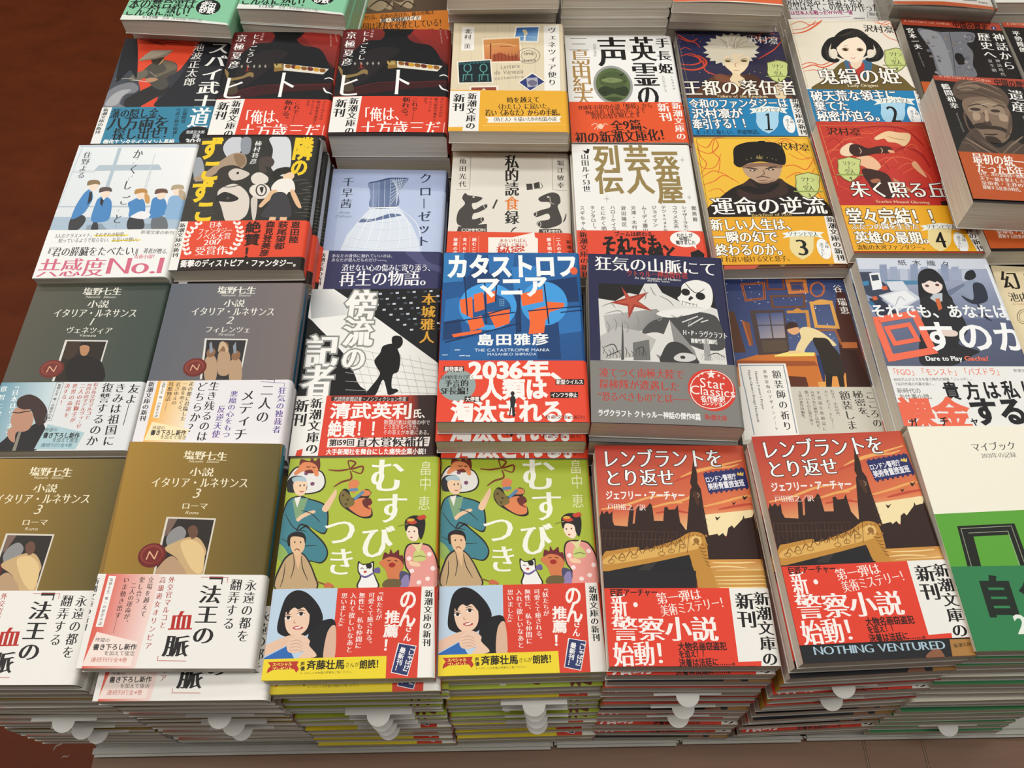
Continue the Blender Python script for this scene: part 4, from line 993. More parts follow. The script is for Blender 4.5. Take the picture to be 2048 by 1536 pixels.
('s','2a2828',0.78,[73.5,124.9,77.9,118,82.2,115.4,88.1,119.8]),
('s','6a6866',0.55,[69.4,107.2,74.7,105.3,80.1,104.2]),
('l','4a4846',0.33,[70.4,106.3,70,103.5]),
('l','4a4846',0.33,[73,106,72.6,103.2]),
('l','4a4846',0.33,[75.6,105.6,75.2,102.9]),
('l','4a4846',0.33,[78.2,105.3,77.8,102.6]),
('l','4a4846',0.33,[80.9,105,80.4,102.3]),
('p','a03a2c',[24.7,119.2,30.7,109.5,45.5,114.4,37.1,105.4,47.3,96.6,34.1,100.2,29.2,88.7,28.9,100.6,15.9,103.5,27.6,108.2]),
('p','b8513c',[25.9,115.8,31.4,107.6,42.1,112.8,35.7,105.7,42.6,99.6,33.4,102.9,29.7,93.9,29.8,102.7,20.8,103.7,28.6,107.2]),
('l','d8d7d4',0.98,[69,87.5,80.3,93.3]),
('l','d8d7d4',0.98,[73.1,84.3,84,92.1]),
('l','d8d7d4',0.98,[83.1,88.3,87.6,90.2]),
('s','8a8986',0.77,[9.7,99.8,16.4,102.9,19.6,98.9]),
('s','8a8986',0.76,[11.8,93.1,21.7,96.2,25.9,92.4]),
('s','8a8986',0.78,[41.3,117.8,43.2,112.3,41.8,106.7]),
('s','8a8986',0.78,[46.9,119.5,48.8,113.9,50.9,111.2]),
('s','8a8986',0.78,[53.1,111.3,59.5,107.4,63.5,102.1]),
('s','8a8986',0.76,[12.7,86.4,14.7,81.2,13.5,75.8]),
('s','8a8986',0.76,[18.2,89.3,20.2,84.1,18.9,77.4]),
('s','8a8986',0.76,[25.7,87,28.7,81.8,27.4,76.4]),
('s','8a8986',0.76,[34.6,92.7,36.5,87.4,35.1,80.7]),
('s','8a8986',0.76,[49.7,90.7,51.7,88.1,54.1,90.8]),
('s','8a8986',0.76,[60.8,93.8,64.9,91.3,69.5,94.2]),
('s','8a8986',0.76,[75.6,89.1,73.2,86.3,75.2,83.7]),
('s','555553',0.53,[8.9,64,10.4,60.8,9.6,56.9]),
('s','555553',0.53,[11.1,59.3,12.6,56.2,11.8,53.4]),
('s','555553',0.53,[13.5,61.1,15,57.9,14.1,53.6]),
('s','555553',0.53,[15.9,62.8,17.3,59.7,16.4,53.8]),
('s','555553',0.53,[18,58.2,19.5,55.1,18.7,54]),
('s','555553',0.53,[20.4,59.9,21.9,56.8,21.1,54.2]),
('s','555553',0.53,[22.8,61.7,24.3,58.6,23.4,54.5]),
('s','555553',0.53,[25.2,63.5,26.7,60.3,25.7,54.7]),
('s','555553',0.53,[27.4,58.8,28.8,55.7,28,54.9]),
('s','555553',0.53,[29.8,60.6,31.2,57.5,30.4,55.1]),
('s','555553',0.53,[32.2,62.3,33.6,59.2,32.7,55.4]),
('s','555553',0.53,[34.6,64.1,36,61,35,55.6]),
('s','555553',0.53,[36.7,59.5,38.1,56.3,37.4,55.8]),
('s','555553',0.53,[39.1,61.2,40.5,58.1,39.7,56]),
('s','b4b3b0',0.53,[79.7,60.5,81,58,80,54.8]),
('s','b4b3b0',0.53,[81.5,60.4,82.8,57.3,81.8,54.9]),
('s','b4b3b0',0.53,[83.3,60.4,84.5,56.6,83.6,54.9]),
('s','b4b3b0',0.53,[85.1,60.3,86.2,55.9,85.4,55]),
('s','b4b3b0',0.53,[86.8,60.3,88,55.2,87.2,55.1]),
('s','b4b3b0',0.53,[88.6,60.2,90,57.7,89,55.2]),
('s','b4b3b0',0.53,[90.4,60.2,91.7,57,90.8,55.2]),
('s','b4b3b0',0.53,[92.2,60.1,93.4,56.3,92.6,55.3]),
('s','b4b3b0',0.53,[94,60.1,95.2,55.7,94.4,55.4]),
('s','b4b3b0',0.53,[95.8,60,97.2,58.2,96.2,55.5]),
('h','狂気の山脈にて',4.8,141.9,99.1,139.5,14.7,'f0f0ee','m'),
('h','クトゥルー神話傑作選',29.2,132.4,76.1,131.7,6.7,'c0443a','m'),
('h','At the Mountains of Madness',35.3,127.9,70.6,127.3,3.2,'d8d8d6','m'),
('h','And Other Stories',44.8,125.6,62,125.1,2.6,'d8d8d6','m'),
('h','H・P・ラヴクラフト',68.6,78.2,101.2,76.6,6.1,'f2f2f0','m'),
('h','南條竹則［編訳］',73.7,71.2,94.6,70.9,4.2,'f0f0ee','G')],band={'h': 51,'y0': 0,'col': '7f7e7a','spine': '7f7e7a'},bart=[('h','凍てつく南極大陸で',6.2,40.9,66.4,41.1,8.4,'bb3c30','m'),
('h','探検隊が遭遇した',5.8,31.5,62.5,30.9,8.3,'bb3c30','m'),
('h','“恐るべきもの”とは――',5,21.2,68.9,20.9,7.9,'bb3c30','m'),
('e','d23c2c',85,29.3,16.8,17.3),
('l','e9e2dc',0.62,[100.3,29.9,99.4,25.9,97.5,22.1,94.7,18.9,91.3,16.4,87.6,14.7,83.6,14,79.8,14.4,76.2,15.7,73.3,18,71.2,21.1,70,24.7,69.8,28.7,70.6,32.7,72.4,36.6,75.1,39.9,78.6,42.6,82.4,44.3,86.5,45,90.4,44.7,94,43.2,97,40.8,99.1,37.7,100.2,33.9,100.3,29.9]),
('p','f0e8e2',[86.1,46.4,86.7,43.6,89.2,43.6,87.1,41.7,87.5,38.8,85.5,40.4,83.3,38.7,84.2,41.6,82.4,43.3,85,43.6]),
('p','f0e8e2',[79.5,44.1,79.7,43.2,80.6,43.1,79.9,42.5,80,41.5,79.3,42,78.6,41.4,78.9,42.4,78.2,43.1,79.1,43.1]),
('p','f0e8e2',[76.5,41.5,76.7,40.7,77.4,40.7,76.8,40.2,76.9,39.3,76.3,39.8,75.7,39.3,76,40.1,75.4,40.6,76.2,40.7]),
('p','f0e8e2',[91.2,43,91.4,42,92.3,42,91.5,41.3,91.7,40.3,91,40.9,90.2,40.3,90.5,41.3,89.9,41.9,90.8,42]),
('p','f0e8e2',[94.6,40.8,94.8,40,95.5,40,94.9,39.4,95,38.6,94.4,39,93.8,38.5,94.1,39.4,93.5,39.9,94.3,40]),
('h','Star',76.7,35.2,95,34,10.6,'f4eeea','g'),
('h','Classics',69.6,29,101.5,27.2,9.7,'f4eeea','g'),
('h','名作新訳',76.4,21.9,93.7,22,5,'f4eeea','G'),
('h','コレクション',76.9,18.2,94.2,18.3,3.6,'f4eeea','G'),
('h','ラヴクラフト クトゥルー神話の傑作8篇',4.5,7.9,75.3,7,5.4,'f0f0ee','G'),
('h','新潮文庫',77.9,7.4,93.6,6.8,4.7,'bb3c30','M')]),
'gak':dict(head={'w': 105,'h': 151,'t': 12,'base': '28335f','spine': 'b8b2a0','back': None,'band': None},art=[('q',['26305e','33406e','5a6a90','3a4a7a'],[-2.2,151.5,105,152.1,105.3,79.9,-3.7,71.4]),
('e','c8d0e4',23.8,115.4,0.3,0.4),
('e','8a9cc8',55.9,110.5,0.2,0.3),
('e','e8e8ea',1,97.3,0.3,0.4),
('e','c8d0e4',19.2,87.9,0.3,0.4),
('e','8a9cc8',78.6,119.9,0.4,0.5),
('e','e8e8ea',15,109.7,0.4,0.5),
('e','c8d0e4',47.4,103.4,0.4,0.5),
('e','8a9cc8',6.2,102.1,0.4,0.4),
('e','e8e8ea',34.7,148.1,0.4,0.6),
('e','c8d0e4',43.1,104.7,0.4,0.5),
('e','8a9cc8',62.4,92.6,0.3,0.4),
('e','e8e8ea',75.8,121.9,0.5,0.6),
('e','c8d0e4',87.4,144.1,0.3,0.3),
('e','8a9cc8',17.9,89.7,0.3,0.4),
('e','e8e8ea',61.6,130.9,0.4,0.4),
('e','c8d0e4',39.1,127.6,0.4,0.5),
('e','8a9cc8',51,93.5,0.4,0.5),
('e','e8e8ea',82.2,96.6,0.5,0.6),
('e','c8d0e4',67.4,139.8,0.4,0.6),
('e','8a9cc8',84.8,93.7,0.4,0.4),
('e','e8e8ea',70.7,136.7,0.4,0.6),
('e','c8d0e4',57,131.9,0.2,0.3),
('e','8a9cc8',74,88.5,0.2,0.3),
('e','e8e8ea',76.2,124,0.3,0.3),
('e','c8d0e4',26.6,101.6,0.4,0.5),
('e','8a9cc8',5.7,110.9,0.2,0.3),
('e','e8e8ea',69.7,129,0.4,0.6),
('e','c8d0e4',91.3,118.1,0.5,0.6),
('e','8a9cc8',35,145.1,0.4,0.5),
('e','e8e8ea',8.2,137.2,0.3,0.4),
('e','c8d0e4',61.9,140.2,0.2,0.3),
('e','8a9cc8',83.5,130.2,0.5,0.6),
('e','e8e8ea',85.4,126.1,0.3,0.4),
('e','c8d0e4',48.1,109.3,0.4,0.5),
('e','8a9cc8',51.9,110.8,0.4,0.6),
('e','e8e8ea',49.3,122.6,0.4,0.5),
('e','c8d0e4',26.1,130.7,0.5,0.6),
('e','8a9cc8',49.3,115.2,0.2,0.3),
('e','e8e8ea',39.4,113.2,0.2,0.3),
('e','c8d0e4',56.9,110.1,0.2,0.3),
('e','8a9cc8',59.8,120.4,0.4,0.5),
('e','e8e8ea',32.5,105.4,0.4,0.5),
('e','c8d0e4',8.6,146.1,0.4,0.5),
('e','8a9cc8',93.1,134.2,0.3,0.4),
('e','e8e8ea',58.3,129.6,0.3,0.4),
('e','c8d0e4',32.3,126.4,0.4,0.5),
('e','8a9cc8',31.1,125.9,0.4,0.5),
('e','e8e8ea',4.5,113.7,0.4,0.5),
('e','c8d0e4',33.5,135.7,0.4,0.5),
('e','8a9cc8',27.3,137.9,0.3,0.4),
('e','e8e8ea',70.6,143.7,0.3,0.4),
('e','c8d0e4',29.5,97.7,0.3,0.4),
('e','8a9cc8',84.3,139.5,0.3,0.4),
('e','e8e8ea',57.1,94.7,0.3,0.4),
('e','c8d0e4',26.7,142.2,0.4,0.5),
('e','8a9cc8',17.1,99.2,0.4,0.5),
('e','e8e8ea',21.4,132.1,0.4,0.5),
('e','c8d0e4',57.2,99.5,0.3,0.4),
('e','8a9cc8',16.3,131.2,0.4,0.5),
('e','e8e8ea',28.7,127.8,0.3,0.4),
('e','c8d0e4',41.6,123.9,0.4,0.6),
('e','8a9cc8',21.5,149.8,0.5,0.6),
('e','e8e8ea',76.3,88.7,0.3,0.4),
('e','c8d0e4',83.2,92.3,0.3,0.3),
('e','8a9cc8',66.1,97.7,0.4,0.5),
('e','e8e8ea',51.9,131.6,0.3,0.4),
('e','c8d0e4',27.5,145.7,0.4,0.5),
('e','8a9cc8',25.6,99.1,0.2,0.3),
('e','e8e8ea',82,106.4,0.4,0.6),
('e','c8d0e4',78.8,93.9,0.4,0.4),
('p','55321f',[5.1,118.4,10.8,118.4,14.2,79.5,4.1,79.5]),
('p','4a2a22',[97.6,145.3,102.8,136.4,103.9,49.6,83.9,48.3,86.2,79.8,90,114.5]),
('p','b86a38',[89.3,89.4,101.2,89.4,101.1,84,89.3,83.9]),
('p','3a201c',[87,83.9,98.8,81.2,103.8,49,84,48.9]),
('p','c8722f',[5.8,72.1,24,77.9,67.6,79.7,67.2,69,68.5,48.2,4,48]),
('p','9a4f24',[5.8,72.1,65.4,71.7,66.9,67.7,5.5,66.1]),
('p','5a2a16',[43,58.4,56,57.5,56.5,48.2,42.2,48.1]),
('p','dfa050',[64.1,53.3,70.7,53.4,69.6,48.2,64.1,48.2]),
('p','e0984a',[71.7,63.8,86.7,61.2,85,48.3,68.5,48.2]),
('l','b9652f',1.89,[20.9,145.6,38.7,147.2,37.1,131.6,21.8,129.3,20.9,145.6]),
('l','5a2c1c',0.83,[20.9,145.6,38.7,147.2,37.1,131.6,21.8,129.3,20.9,145.6]),
('l','7a3f22',1.67,[41.9,152.5,41.2,140.8,54.4,140.9,55,152.6]),
('l','c4763a',3.09,[58.3,149.3,72.2,150,71.7,138.6,58.5,137.6,58.3,149.3]),
('l','8a4a24',0.71,[60.4,145.8,69.4,146.3,69.5,140.9,60.6,140.3,60.4,145.8]),
('l','b46030',1.54,[86.4,140.8,85.8,138.9,84.9,137.2,83.8,135.7,82.4,134.6,81,133.9,79.5,133.6,78.2,133.8,77,134.5,76.1,135.7,75.5,137.1,75.3,138.8,75.5,140.7,76.1,142.5,76.9,144.3,78.1,145.8,79.4,146.9,80.9,147.7,82.4,147.9,83.7,147.7,84.9,147,85.8,145.8,86.4,144.3,86.6,142.6,86.4,140.8]),
('l','6a4026',2.0,[42.4,133.7,69,134.4,67.4,123.3,42.1,122.6,42.4,133.7]),
('p','4a3a38',[23.3,119.6,50.7,120.1,47.8,79,23.4,77.1]),
('p','44537f',[27.4,116.8,49.1,117.5,46.9,93.3,27.3,92.5]),
('q',['3a4a7a','4a5a88','a89a94','8a8a9a'],[27.4,116.8,49.1,117.5,46.9,93.3,27.3,92.5]),
('l','4a3a38',0.93,[38.4,117.1,37.2,92.7]),
('l','4a3a38',0.92,[27,105,48.2,105.5]),
('p','58483c',[27.7,90.4,46.6,91.4,47,81,27.7,79.6]),
('p','8a4e2a',[18.3,87.7,15.4,109.9,21.3,107.1,20.9,86.3]),
('l','b5622f',1.61,[16.3,108.5,18.6,86.3]),
('l','c98a3e',2.55,[53.6,118.1,68.4,118.7,67.3,104.5]),
('l','d9a050',2.81,[73.5,127.1,89.3,128.1,89.6,103.5,73,104.3,73.5,127.1]),
('b','d9a050',[74.1,127.7,81.7,130.7,90,128.7,88.9,126.1,74.8,125.4]),
('b','c98a3e',[57.2,118.7,61.3,121.8,64.3,119.3]),
('l','9a5a30',1.83,[74.5,100.6,87.1,100.7,89,88]),
('b','e7d3a0',[59.2,101,64.8,103.7,73.4,100.6,80.8,93.4,84.6,85.9,70.9,87.9,68,91.7,61,83.8,57.6,77.7,52.4,79.7,54.8,86.5,58.9,93.3]),
('b','3a221c',[48.9,104.4,52.5,108.4,58,107.3,58.3,102.4,54.1,101.6,49.4,100.9]),
('b','e0a878',[49.7,100.9,51.9,101.9,58.5,103.3,58.8,98.9,54.3,96.1,50.6,98]),
('b','2c241c',[67.8,91.7,73.1,93.4,79.1,92.3,82.2,85.2,85.6,77.1,85.5,59.9,78.3,58.3,70.9,59.9,70.5,74.4]),
('p','241c16',[71.4,61.2,76.7,60.4,73.6,48.9,69.5,48.9]),
('p','241c16',[79.8,60.4,84.7,59.9,83.5,48.9,79.6,48.9]),
('p','f0dc78',[35.6,76.9,45.7,79.9,66.8,79.7,66.2,76.5,35.5,75.8]),
('p','e8c890',[47,81,56.1,81.7,57.9,79,46.5,78.3]),
('v','谷\u3000瑞恵',97.2,146,98.7,116,7.3,'ecebe8','m'),
('p','eceae4',[6.6,69.4,42.8,69.6,43,40.5,5,40.4]),
('l','8a95a0',0.78,[7.8,67.7,40.8,68.1,40.9,40.5]),
('l','8a95a0',0.78,[7.8,67.7,8.3,40.4]),
('v','額装師の祈り',34.3,64.3,34.3,11,6.7,'2a2a2a','m'),
('v','奥野夏樹のデザインノート',25.8,64.3,26.2,10.9,2.9,'444','m'),
('v','Memory Framer’s Prayer',19,63.3,19.3,27.9,2.6,'444','m'),
('v','Nanaki Okuno’s Design Notebook',14,63.3,14,18.1,2.6,'444','m')],band={'h': 48.6,'y0': 0,'col': 'cbc7ba','spine': 'cbc7ba','flap': None},bart=[('v','こころの',100.1,45.2,100.2,14.2,6.7,'3a3834','m'),
('v','秘密を、',91,45.8,93.1,17.8,7.8,'3a3834','m'),
('v','額装しま',81.6,45.5,81.4,12,7.8,'3a3834','m'),
('v','お守り、小鳥の声、',72.8,46.3,73.4,22,2.8,'5a5852','m'),
('v','カレーポット、そして――',68,45.7,67.8,12.9,2.8,'5a5852','m'),
('v','不思議な依頼品に',62.5,45.6,61,11,2.8,'5a5852','m'),
('v','込められた秘密とは何か。',58.1,45.4,56.7,11.6,2.8,'5a5852','m'),
('v','傷ついた心に寄り添う',53.7,45.4,52.4,15.8,2.8,'5a5852','m'),
('v','5篇の連作短編集。',48.8,45,47.3,20.1,2.8,'5a5852','m'),
('p','eceae4',[6.6,69.4,42.8,69.6,41.6,8.3,1.6,3.7]),
('l','8a95a0',0.78,[7.8,67.7,40.8,68.1,40.1,9.8]),
('l','8a95a0',0.78,[7.8,67.7,9.2,8.2]),
('v','額装師の祈り',34.3,64.3,34.3,11,6.7,'2a2a2a','m'),
('v','奥野夏樹のデザインノート',25.8,64.3,26.2,10.9,2.9,'444','m'),
('v','Memory Framer’s Prayer',19,63.3,19.3,27.9,2.6,'444','m'),
('v','Nanaki Okuno’s Design Notebook',14,63.3,14,18.1,2.6,'444','m')]),
'gac':dict(head={'w': 105,'h': 151,'t': 13,'base': 'a5aec6','spine': '5a6480','back': None,'band': None},art=[('q',['b4bdd2','a8b2ca','6a7492','78829e'],[0.6,152.5,108.5,152.4,107.2,91.1,-1.1,90.6]),
('q',['6a7492','59627f','4a5168','5a6078'],[-0.7,91.9,107.7,92.5,106.5,49.3,-1.2,48.8]),
('p','cdd5e2',[1.2,152.5,106.1,152.4,106,140.5,0.1,139.9]),
('p','dfe5ec',[100.4,144.9,106.2,145,108.3,91.1,100.6,91.1]),
('p','8a98b4',[17.2,144.4,23,144.7,20,128.4,13.9,128]),
('p','9aa6c0',[24.7,142.1,30.5,142.4,28,128.4,21.9,128.1]),
('p','b8c2d4',[32.2,139.8,38,140.1,35.9,128.5,29.8,128.1]),
('p','8a98b4',[41.4,144.5,47.3,144.9,43.9,128.5,37.8,128.2]),
('p','9aa6c0',[48.9,142.2,54.7,142.6,51.9,128.6,45.8,128.2]),
('p','b8c2d4',[56.3,139.9,62.2,140.3,59.9,128.6,53.7,128.3]),
('p','8a98b4',[65.7,144.7,71.5,145,67.9,128.7,61.7,128.3]),
('p','9aa6c0',[73.1,142.4,79,142.7,75.8,128.7,69.7,128.4]),
('p','b8c2d4',[80.5,140.1,86.3,140.4,83.8,128.7,77.7,128.4]),
('p','3a4258',[0,136.9,8.6,137,26.5,112.8,9,109.9,-0.9,115.4]),
('p','4a84a8',[18.1,129.1,44.1,128.5,43.2,124.9,18,124.1]),
('p','e8ecf0',[7.1,135.5,15.3,136.3,14.4,120.5,6.1,119]),
('p','3a4250',[8.1,133.8,13.7,134.4,13.6,129,7.9,128]),
('p','3a84b0',[0.1,127.5,4.9,128.3,4.4,124,0.3,123.2]),
('p','d8623a',[13.7,122.6,17.9,123.3,17.9,119.8,14,119]),
('p','ccd2dc',[9.5,114.1,32.1,121.3,41.3,111.4,20.8,98.9]),
('p','e6eaee',[12.1,113.4,31,119.1,37.2,110.7,21.5,101.6]),
('s','9aa4b4',0.67,[20,104.4,25.4,112.8,28.8,108.6]),
('p','d4dae4',[18.3,127.6,31.5,128.1,34,119.9,20,118.4]),
('p','2a3044',[1.5,111.2,9.4,111.3,20.5,97.5,17.7,90.7,3.2,94.7]),
('p','d8623a',[4.1,112.6,7.6,113.4,7.9,109.9,4.4,109.1]),
('p','2f6f98',[-0.3,108.4,3.1,108.4,7,101.5,3.4,100.1]),
('b','8a98b0',[80.2,127.3,85.6,130.2,89.5,125.9,88,111.7,80.4,108.9,75.7,115.9,66.7,115.8,74.7,120.1]),
('b','1c1e28',[80.3,131.6,83.8,137.5,89.4,139,89.9,133.1,85.4,129.5,81.4,129.5]),
('b','2a3040',[85.5,125.9,93,124.5,92.1,110.3,81.9,106.1,75.9,108.8,73.1,114.4,80.9,110.3]),
('l','20242f',1.34,[83,106.1,86.6,92.4]),
('l','20242f',1.0,[81.2,96.4,88.4,91]),
('p','6c7892',[60.3,117.2,78.9,126.6,78,123.7,61,111.6]),
('b','1a1b22',[42.4,124.2,46,135.8,53,140.5,59.5,138.8,63.3,130.1,63.3,115.8,65.1,110.2,62.2,92.3,55.3,99,40.8,107.3]),
('b','26262b',[40.4,110,48.3,114.3,59.9,115.8,64.7,108.8,68.5,90.9,67.6,80.2,57.9,69.6,71.2,63.2,65.7,59.3,48.1,50.3,26.8,50.2,27.3,64.3,36.4,90.8]),
('b','eadad2',[45.3,124.2,47.8,128.5,54.8,130,60.6,126.5,60.4,121.4,56.4,117.2,51.5,115.7,46.6,118.5]),
('b','1a1b22',[45.3,126.4,47.9,134.3,53.7,138.7,59.6,135.1,61.4,125,58.2,127.9,56.2,126.9,52.1,128.6,48.1,126.4]),
('p','b8c4cc',[48.1,111.5,52,115.7,59,116.5,56.9,108.7,52,107.3]),
('p','cc6a3c',[51.8,110.8,55.4,111.5,54.9,101.8,51.6,99.7]),
('e','5a4040',49.1,123.5,1.6,1.3),
('e','5a4040',57.2,124.3,1.6,1.3),
('b','e0cfc6',[47.8,82.1,52.1,83.4,59.9,80.2,57.7,76.2,48,76.8]),
('h','紙木織々',29.9,146.8,75.2,145.7,5.8,'1c2028','g'),
('l','ef6f52',5.73,[1.7,90.6,32.5,96.7,37.3,63.3,4.8,56.7,1.8,90.9]),
('l','ef6f52',3.73,[8.4,83.2,25.7,86.7,28.5,73.1,10.9,69.4,8.2,83.2]),
('h','それでも、あなたは',-0.1,99.4,103.8,99.3,12.8,'eef2f4','B'),
('h','すのか',30.6,76.7,113.4,76.4,27.6,'f2f5f6','B'),
('h','Dare to Play ',30.1,56.4,58.5,56.6,5.3,'f0f3f4','G'),
('h','Gacha?',58.5,56.6,76.2,56.6,5.3,'ef6f52','G')],band={'h': 49.5,'y0': 0,'col': 'e9eae8','spine': 'e9eae8'},bart=[('h','「FGO」「モンスト」「パズドラ」',0.7,44.3,82.8,45.2,6.5,'ea6a4e','g'),
('h','8000万人がスマホを使う時代の娯楽「ソシャゲ」。',2.2,38,59.6,38.6,2.8,'444','g'),
('h','7兆円市場の内幕を描く。',2.4,34.2,31.5,34.4,2.8,'444','g'),
('h','新時代の',2.1,28.7,19.2,28.8,4.5,'333','g'),
('h','お仕事小説。',2.4,23.9,28.2,24,4.5,'333','g'),
('h','貴',35.1,28.9,46.6,29,14.9,'15151a','G'),
('h','方',49.9,29,61.5,29,15,'15151a','G'),
('h','は',63.9,29.5,75.5,29.6,15.1,'15151a','G'),
('h','私',77.5,29.9,89,30,15.1,'15151a','G'),
('h','に',91.3,30.6,102.9,30.6,15.2,'15151a','G'),
('h','課金',-1.2,10.5,48.4,10.7,25,'ea6a4e','X'),
('h','する',49.6,11.9,89.1,12.8,22.1,'15151a','X'),
('h','ガ',3.9,2.7,10.2,2.7,7.4,'15151a','G'),
('h','チ',25.7,3.9,32,4,7.5,'15151a','G'),
('h','ャ',46.7,4.2,53.1,4.3,7.5,'15151a','G'),
('h','新潮文庫',90.7,46.1,102.1,45.7,2.9,'666','g')]),
'mab':dict(head={'w': 105,'h': 151,'t': 12,'base': 'e2d3ae','spine': 'd8c9a4','back': None,'band': None},art=[('h','幻',4.3,136.2,18.8,137.1,19.4,'1e1a16','M'),
('h','想',24.1,137.4,38.6,138.3,19.5,'1e1a16','M'),
('h','池内\u3000紀',6,119.5,35.8,121.1,9.4,'332c24','m'),
('h','Donau',7.7,113.2,19.1,113.6,3.6,'c09a78','i'),
('l','8a7a5a',0.68,[17.8,101.2,17.2,99.4,16.2,97.7,15.1,96.3,13.8,95.2,12.4,94.4,11,94.1,9.8,94.3,8.8,94.9,8.1,95.9,7.6,97.2,7.6,98.8,7.9,100.6,8.5,102.3,9.4,104,10.6,105.5,11.9,106.6,13.3,107.4,14.7,107.7,15.9,107.6,16.9,106.9,17.7,105.9,18.1,104.5,18.1,102.9,17.8,101.2]),
('l','8a7a5a',0.45,[16.2,101.1,15.8,99.8,15.1,98.7,14.3,97.6,13.4,96.8,12.5,96.3,11.6,96.1,10.7,96.2,10,96.6,9.5,97.3,9.3,98.3,9.2,99.4,9.5,100.7,9.9,101.9,10.5,103.1,11.4,104.1,12.3,105,13.2,105.5,14.1,105.7,15,105.6,15.7,105.2,16.2,104.4,16.4,103.5,16.5,102.3,16.2,101.1])]),
'kak':dict(head={'w': 105,'h': 151,'t': 11,'base': 'e3e7e9','spine': 'd8dde0','back': None,'band': None},art=[('q',['dfe6ea','eceeee','e2e6e8','d6dde2'],[0.5,152,104.4,150.2,104.8,49.7,0.8,51.3]),
('p','bccad6',[0.5,152,104.4,150.2,104.3,146.8,0.4,148.5]),
('p','b0c0ca',[35.1,147.1,38.1,147,37.6,94.9,34.4,94.9]),
('p','b0c0ca',[23,125.7,74.7,126,78.5,119.3,20,118.7]),
('p','cdd6dc',[1.2,119.2,21.1,119.7,21.4,117,1.5,116.5]),
('l','c4cfd6',0.68,[68.8,139.8,67.7,94.5]),
('l','c4cfd6',0.67,[69.5,118.6,69.4,92.6]),
('l','c4cfd6',0.78,[13.5,77.2,106.2,77.7]),
('l','a9b8c2',1.04,[-0.1,77.1,106.6,75.5]),
('l','c4cfd6',0.78,[0.3,75.6,3.5,148.1]),
('p','a9bdcf',[-0.4,65.8,105.5,63.6,105.6,48.9,0.2,51.3]),
('p','8a9aa8',[29.5,56,40.6,57.9,47.3,50.6,29.5,50.9]),
('p','92a2b0',[71.4,57.1,86.8,56.9,90.7,50,70.3,50.3]),
('b','3a3c40',[14.6,64.9,23,67.4,27,61.2,23.1,51,15.5,51.1]),
('b','3a3c40',[33.8,59.4,35.8,62,39.7,50.7,33.9,50.8]),
('b','3a3c40',[62.3,64.2,72.6,64,76.3,51.9,63.7,51.2]),
('b','6a7076',[81.6,63.9,91.9,63.8,95.9,49.9,83.7,50.1]),
('b','4a86c0',[18.7,93.3,22.4,96.9,26.9,87.8,25.8,77.1,22.8,68.3,15,63.1,14.6,75.4,16.5,86.1]),
('b','4a86c0',[31.5,85.9,36.2,88.6,42.7,84,45.5,73.2,45,61,33.8,59.4,30.7,64.7,30.6,78.8]),
('b','4a86c0',[60.7,83.7,66.5,87.2,71.9,80,73.2,67.5,62.3,64.2,60.4,73,57.6,80.2]),
('b','4a86c0',[77.4,85.3,83.6,87,89.2,81.5,91.3,67.3,79.2,63.1,77.6,74.5]),
('b','8ab0d4',[91.5,86.9,97.7,88.6,105,84.9,107.5,63.5,92.1,62.9,90.9,76.1]),
('p','2a2c34',[22.6,93.3,24.7,94.2,26.7,84.2,24.1,78.9]),
('p','2a2c34',[33.5,85.9,36.8,85.8,36.9,76.9,34.4,80.5]),
('p','f0f0f0',[34.4,87.7,37.8,87.3,36.5,84]),
('e','efd8c4',24.6,99.8,3.7,4.9),
('b','8a7250',[18.7,101.6,18.4,106.6,22.7,108,27.5,106.8,29.3,102.4,25.2,103.1,21.5,102.1]),
('e','efd8c4',36.6,91.5,3.7,4.9),
('b','5a504c',[30.7,93.2,30.4,98.1,34.7,99.5,39.5,98.3,41.2,93.9,37.1,94.7,33.4,93.7]),
('e','efd8c4',66.8,89.2,3.7,4.8),
('b','b8894e',[60.9,90.9,60.8,95.9,65.1,97.3,69.9,96.1,71.5,91.7,67.4,92.5,63.7,91.4]),
('e','efd8c4',83.9,89,3.7,4.8),
('b','6a4e42',[78,90.7,78,95.6,82.3,97,87,95.9,88.7,91.5,84.6,92.2,80.8,91.2]),
('e','efd8c4',96.9,93.3,3.7,4.8),
('b','b0a084',[91,95.1,91,100,95.4,101.5,100.1,100.3,101.7,95.8,97.6,96.6,93.8,95.6]),
('b','c8995c',[69.4,92.6,74.4,87.1,75.2,79.9,71.6,81.8]),
('b','b8a68c',[97.7,95.9,103,92.2,104,83.1,99.4,86.8]),
('b','e8e8ea',[65.4,67.7,71.1,71.1,79,67.5,75.5,62.3,63.5,64.2]),
('v','住野よる',10.2,142.9,10.7,109.7,7,'5a5e62','m'),
('h','か',49.8,139.4,58.3,139.3,12.4,'44484c','m'),
('h','く',49.7,120.8,58.1,120.7,12.1,'44484c','m'),
('h','し',48.9,101.7,57.1,101.6,11.7,'44484c','m'),
('h','ご',50.1,83.9,58.2,83.7,11.4,'44484c','m'),
('h','と',49,63,57,62.9,11.1,'44484c','m'),
('h','」',54.3,134.1,57.3,134.1,4.4,'777','g'),
('h','「',49.9,126.9,52.9,126.8,4.3,'777','g'),
('h','」',53.7,113.2,56.7,113.1,4.2,'777','g'),
('h','「',50.2,108,53.1,108,4.2,'777','g'),
('h','「',49.6,71.4,52.5,71.4,4,'777','g'),
('h','」',52.4,56,55.2,56,3.9,'777','g')],band={'h': 50.4,'y0': 0,'col': 'eaeceb','spine': 'e4e6e6'},bart=[('l','f0d84a',1.4,[38.7,43.9,65.2,44.2]),
('l','f0d84a',1.39,[54.1,38.3,76.5,38.8]),
('h','5人のクラスメイト、それぞれの秘密。',6.9,44.1,65.3,45.2,4.9,'3a3a3c','g'),
